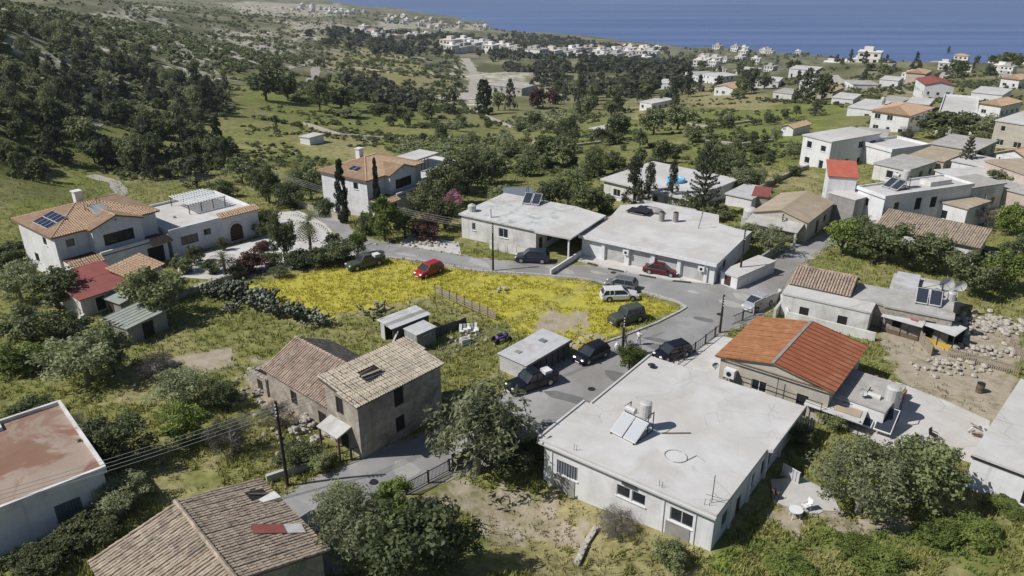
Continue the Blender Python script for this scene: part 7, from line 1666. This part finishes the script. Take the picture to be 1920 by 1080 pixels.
# kerb of the plot and black and white kerb of the shop
def kerb(line, label, two, n0=1.0, seed=1):
    ln = dense(line, n0, False); k_ = thing('kerb', None, None, (0,0,0)); k_['kind'] = 'structure'
    for i, (a, b) in enumerate(zip(ln[:-1], ln[1:])):
        A = Vector((a[0],a[1],gz(*a)+.08)); B = Vector((b[0],b[1],gz(*b)+.08)); MB().bar(A.lerp(B,.02), A.lerp(B,.98), .28, .18).build('kerb_stone', M['kerbdark'] if two and i % 2 else M['kerb'], k_)
kerb([(-18.0,95.4),(-11.1,93.5),(-4.1,90.3),(2.7,89.4),(8.6,88.1),(15.3,84.4),(19.2,81.4),(19.9,79.8),(19.0,78.8),(15.8,75.8),(11.3,72.4),(8.2,70.3)], '', False)
kerb([(8.7,94.1),(12.3,91.2),(16.0,89.1),(19.8,87.3),(24.1,86.3)], '', True, 1.5)

# ------------------------------------------------------------------ clutter
def stones(p, n, rx, ry, s0, s1, label, m='rubble', seed=1, name='rubble_heap', hz=.3):
    r = random.Random(seed); t = thing(name, label, 'rubble', (p[0], p[1], gz(p[0], p[1])), 0)
    me = []
    for k in range(4):
        b = MB().ell((0,0,0),1,.8,.6,6,4); b.v = [tuple(c*r.uniform(.8,1.2) for c in q) for q in b.v]; me.append(b.mesh('stone', M[m]))
    for k in range(n):
        x, y = r.gauss(0,.5)*rx, r.gauss(0,.5)*ry; s = r.uniform(s0,s1); o = link('stone', me[k % 4], t, (x, y, gz(p[0]+x,p[1]+y)-gz(p[0],p[1])+s*.3+r.random()*hz*math.exp(-(x/rx)**2*2-(y/ry)**2*2)), r.uniform(0,6)); o.scale = (s,s,s)
    return t
stones((51.74,75.35,-0.00), 150, 6.5, 3.2, .18, .5, 'wide field of pale rubble behind the flat stone house', seed=2)
stones((42.87,66.07,0.00), 60, 4, 1.6, .15, .4, 'rubble bank beside the wooden pens', seed=3)
stones((48.36,69.32,-0.00), 70, 5, 1.6, .15, .4, 'strip of rubble along the picket fence', seed=4)
stones((-17.58,55.56,0.02), 90, 2.6, 3.4, .12, .42, 'fallen stones below the derelict house wall', seed=5, hz=.8)
stones((-23.60,61.13,0.02), 40, 2.4, 2.4, .1, .3, 'scattered stones at the ruined room', seed=6)
stones((-5.01,71.53,0.06), 24, 2.5, 2, .12, .3, 'scattered stones in the scrap yard', seed=7)
stones((7.81,71.67,-0.02), 30, 3.2, 1.6, .08, .22, 'small stones on the corner of the plot', seed=8)
stones((-1.28,84.39,0.08), 12, 1.4, 1, .15, .3, 'few white stones in the grass of the plot', seed=9)
stones((28.65,99.69,0.05), 30, 3, 2, .12, .3, 'stone pile in the garden behind the shop', seed=10)
stones((-11.82,100.33,-0.04), 60, 6, 1.5, .12, .35, 'broken garden wall stones left of the carport house', seed=11)
bo = thing('boulder', 'pale smooth boulder in the wild garden beside the bushes', 'boulder', (-34.16,65.85,0.00), .4); b = MB().ell((0,0,.3),1.3,.9,.75,14,9); b.v = [(x+.12*math.sin(3*y),y+.1*math.sin(4*x),z+.08*math.sin(5*x+y)) for x, y, z in b.v]; b.build('rock', M['rubble'], bo, smooth=True); MB().ell((1.2,.3,.1),.5,.4,.35,8,5).build('small_rock', M['rubble'], bo)
b_ = thing('plastic_drum', 'bright blue plastic drum beside the concrete panel wall', 'drum', (31.13,79.38,-0.00), .3); MB().cyl((-.5,0,.36),(.5,0,.36),.36,.36,14).build('drum_body', M['plasticblue'], b_); MB().cyl((.5,0,.36),(.54,0,.36),.3,.3,12).build('drum_lid', M['plasticblue'], b_)
b_ = thing('oil_barrel', 'dark oil barrel standing in the bare yard', 'barrel', (43.35,61.62,0.00), 0); MB().cyl((0,0,0),(0,0,.9),.34,.34,14).build('barrel_body', M['wood'], b_); MB().cyl((0,0,.9),(0,0,.94),.36,.36,14).cyl((0,0,.4),(0,0,.45),.36,.36,14).build('hoop', M['iron'], b_)
def chair(p, rz, m, label):
    t = thing('garden_chair', label, 'chair', (p[0], p[1], gz(p[0], p[1])+.08), rz); MB().box(-.25,.25,-.25,.25,.42,.47).build('seat', m, t); fixn(MB().slab([(-.25,.25,.47),(.25,.25,.47),(.25,.36,.95),(-.25,.36,.95)],.04).build('backrest', m, t))
    for x in (-.22,.22):
        for y in (-.22,.22): MB().box(x-.025,x+.025,y-.025,y+.025,0,.42).build('leg', m, t)
        MB().box(x-.03,x+.03,-.25,.27,.62,.66).build('armrest', m, t)
    return t
chair((35.22,54.02,0.00), .6, M['iron'], 'black chair alone on the white terrace'); chair((19.69,46.59,-0.05), 2.0, M['wood'], 'dark chair on the garden slab beside the bungalow'); chair((21.51,45.16,-0.00), -1.2, M['plasticwhite'], 'white chair beside the garden table')
t = thing('garden_table', 'round white table on the garden path', 'table', (20.50,44.48,-0.01), 0); MB().cyl((0,0,.68),(0,0,.72),.5,.5,18).build('tabletop', M['plasticwhite'], t)
for a in (.8,2.4,3.9,5.5): MB().cyl((math.cos(a)*.4,math.sin(a)*.4,0),(math.cos(a)*.3,math.sin(a)*.3,.68),.03,.03,6).build('leg', M['plasticwhite'], t)
t = thing('paving_slab', 'loose pale slab lying beside the garden table', 'slab', (22.05,45.03,0.00), .5); MB().box(-.6,.6,-.35,.35,.0,.08).build('slab_body', M['concrete'], t); MB().box(-.5,.1,-.25,.25,.085,.13).build('board', M['concrete'], t)
t = thing('bed_frame', 'white metal bed frame leaning in the shade right of the bungalow', 'bed frame', (21.52,48.77,-0.02), -.9)
for k in range(6): MB().box(-.7+k*.28,-.66+k*.28,0,.04,0,1.1).build('bar', M['framew'], t)
MB().box(-.75,.8,0,.05,1.1,1.16).box(-.75,.8,0,.05,0,.06).build('rail', M['framew'], t); MB().box(-.7,.75,.06,.1,.1,1.0).build('mesh_panel', M['sheet'], t)
t = thing('scrap_motorbike', 'purple scrap quad bike lying in the scrap yard', 'scrap', (-1.11,71.55,0.05), .5); MB().ell((0,0,.55),.7,.35,.28,10,6).build('body', M['purple'], t)
for x, y in ((.7,.4),(.7,-.4),(-.7,.4),(-.7,-.4)): MB().cyl((x,y-.1,.3),(x,y+.1,.3),.3,.3,12).build('wheel', M['rubber'], t)
MB().bar((.5,-.4,.95),(.5,.4,.95),.05,.05).box(-.5,.1,-.2,.2,.8,.9).build('handlebar', M['iron'], t)
t = thing('plastic_chair_heap', 'heap of white plastic garden chairs in the scrap yard', 'scrap', (-4.66,73.33,0.06), .2)
for k in range(5): MB().box(-.9+k*.4,-.5+k*.4,rg.uniform(-.4,0),rg.uniform(.2,.6),.1+.12*(k%2),.2+.15*(k%3)+.1).build('seat', M['plasticwhite'], t); MB().bar((-.8+k*.4,.3,.2),(-.7+k*.4,.6,.9),.3,.04).build('backrest', M['sheetgreen' if k%2 else 'plasticwhite'], t)
t = thing('concrete_block', 'square grey block in the scrap yard below the plastic chairs', 'block', (-4.87,70.94,0.05), .5); MB().box(-.5,.5,-.4,.4,0,.7).build('block_body', M['concrete'], t); MB().box(-.3,.3,-.2,.2,.705,.75).build('block_top', M['greywall'], t)
t = thing('garden_bench', 'rusty metal bench frame on the terrace edge near the right house', 'bench', (33.92,48.73,0.00), -.4)
for k in range(4): MB().box(-1.2,1.2,-.3+k*.2,-.16+k*.2,.9,.95).build('slat', M['wood'], t)
for x in (-1.2,1.2):
    for y in (-.3,.45): MB().box(x-.04,x+.04,y-.04,y+.04,-.2,1.6 if y > 0 else .9).build('leg', M['iron'], t)
t = thing('firewood_pile', 'pile of junk and boards beside the right edge house', 'junk', (39.90,54.41,0.00), .8)
for k in range(14): MB().bar((rg.uniform(-.8,.8),rg.uniform(-1.5,1.5),.1+k*.03),(rg.uniform(-.8,.8),rg.uniform(-1.5,1.5),.2+k*.05),.12,.1).build('board', M[rg.choice(['woodpale','iron','sheet','wood'])], t)
t = thing('street_sack', 'white sack standing at the foot of the street pole', 'sack', (10.78,69.94,-0.03), .2); b = MB().ell((0,0,.35),.3,.25,.42,10,7); b.build('sack_body', M['plasticwhite'], t, smooth=True); MB().cyl((0,0,.72),(0,0,.85),.06,.12,8).build('sack_neck', M['plasticwhite'], t)
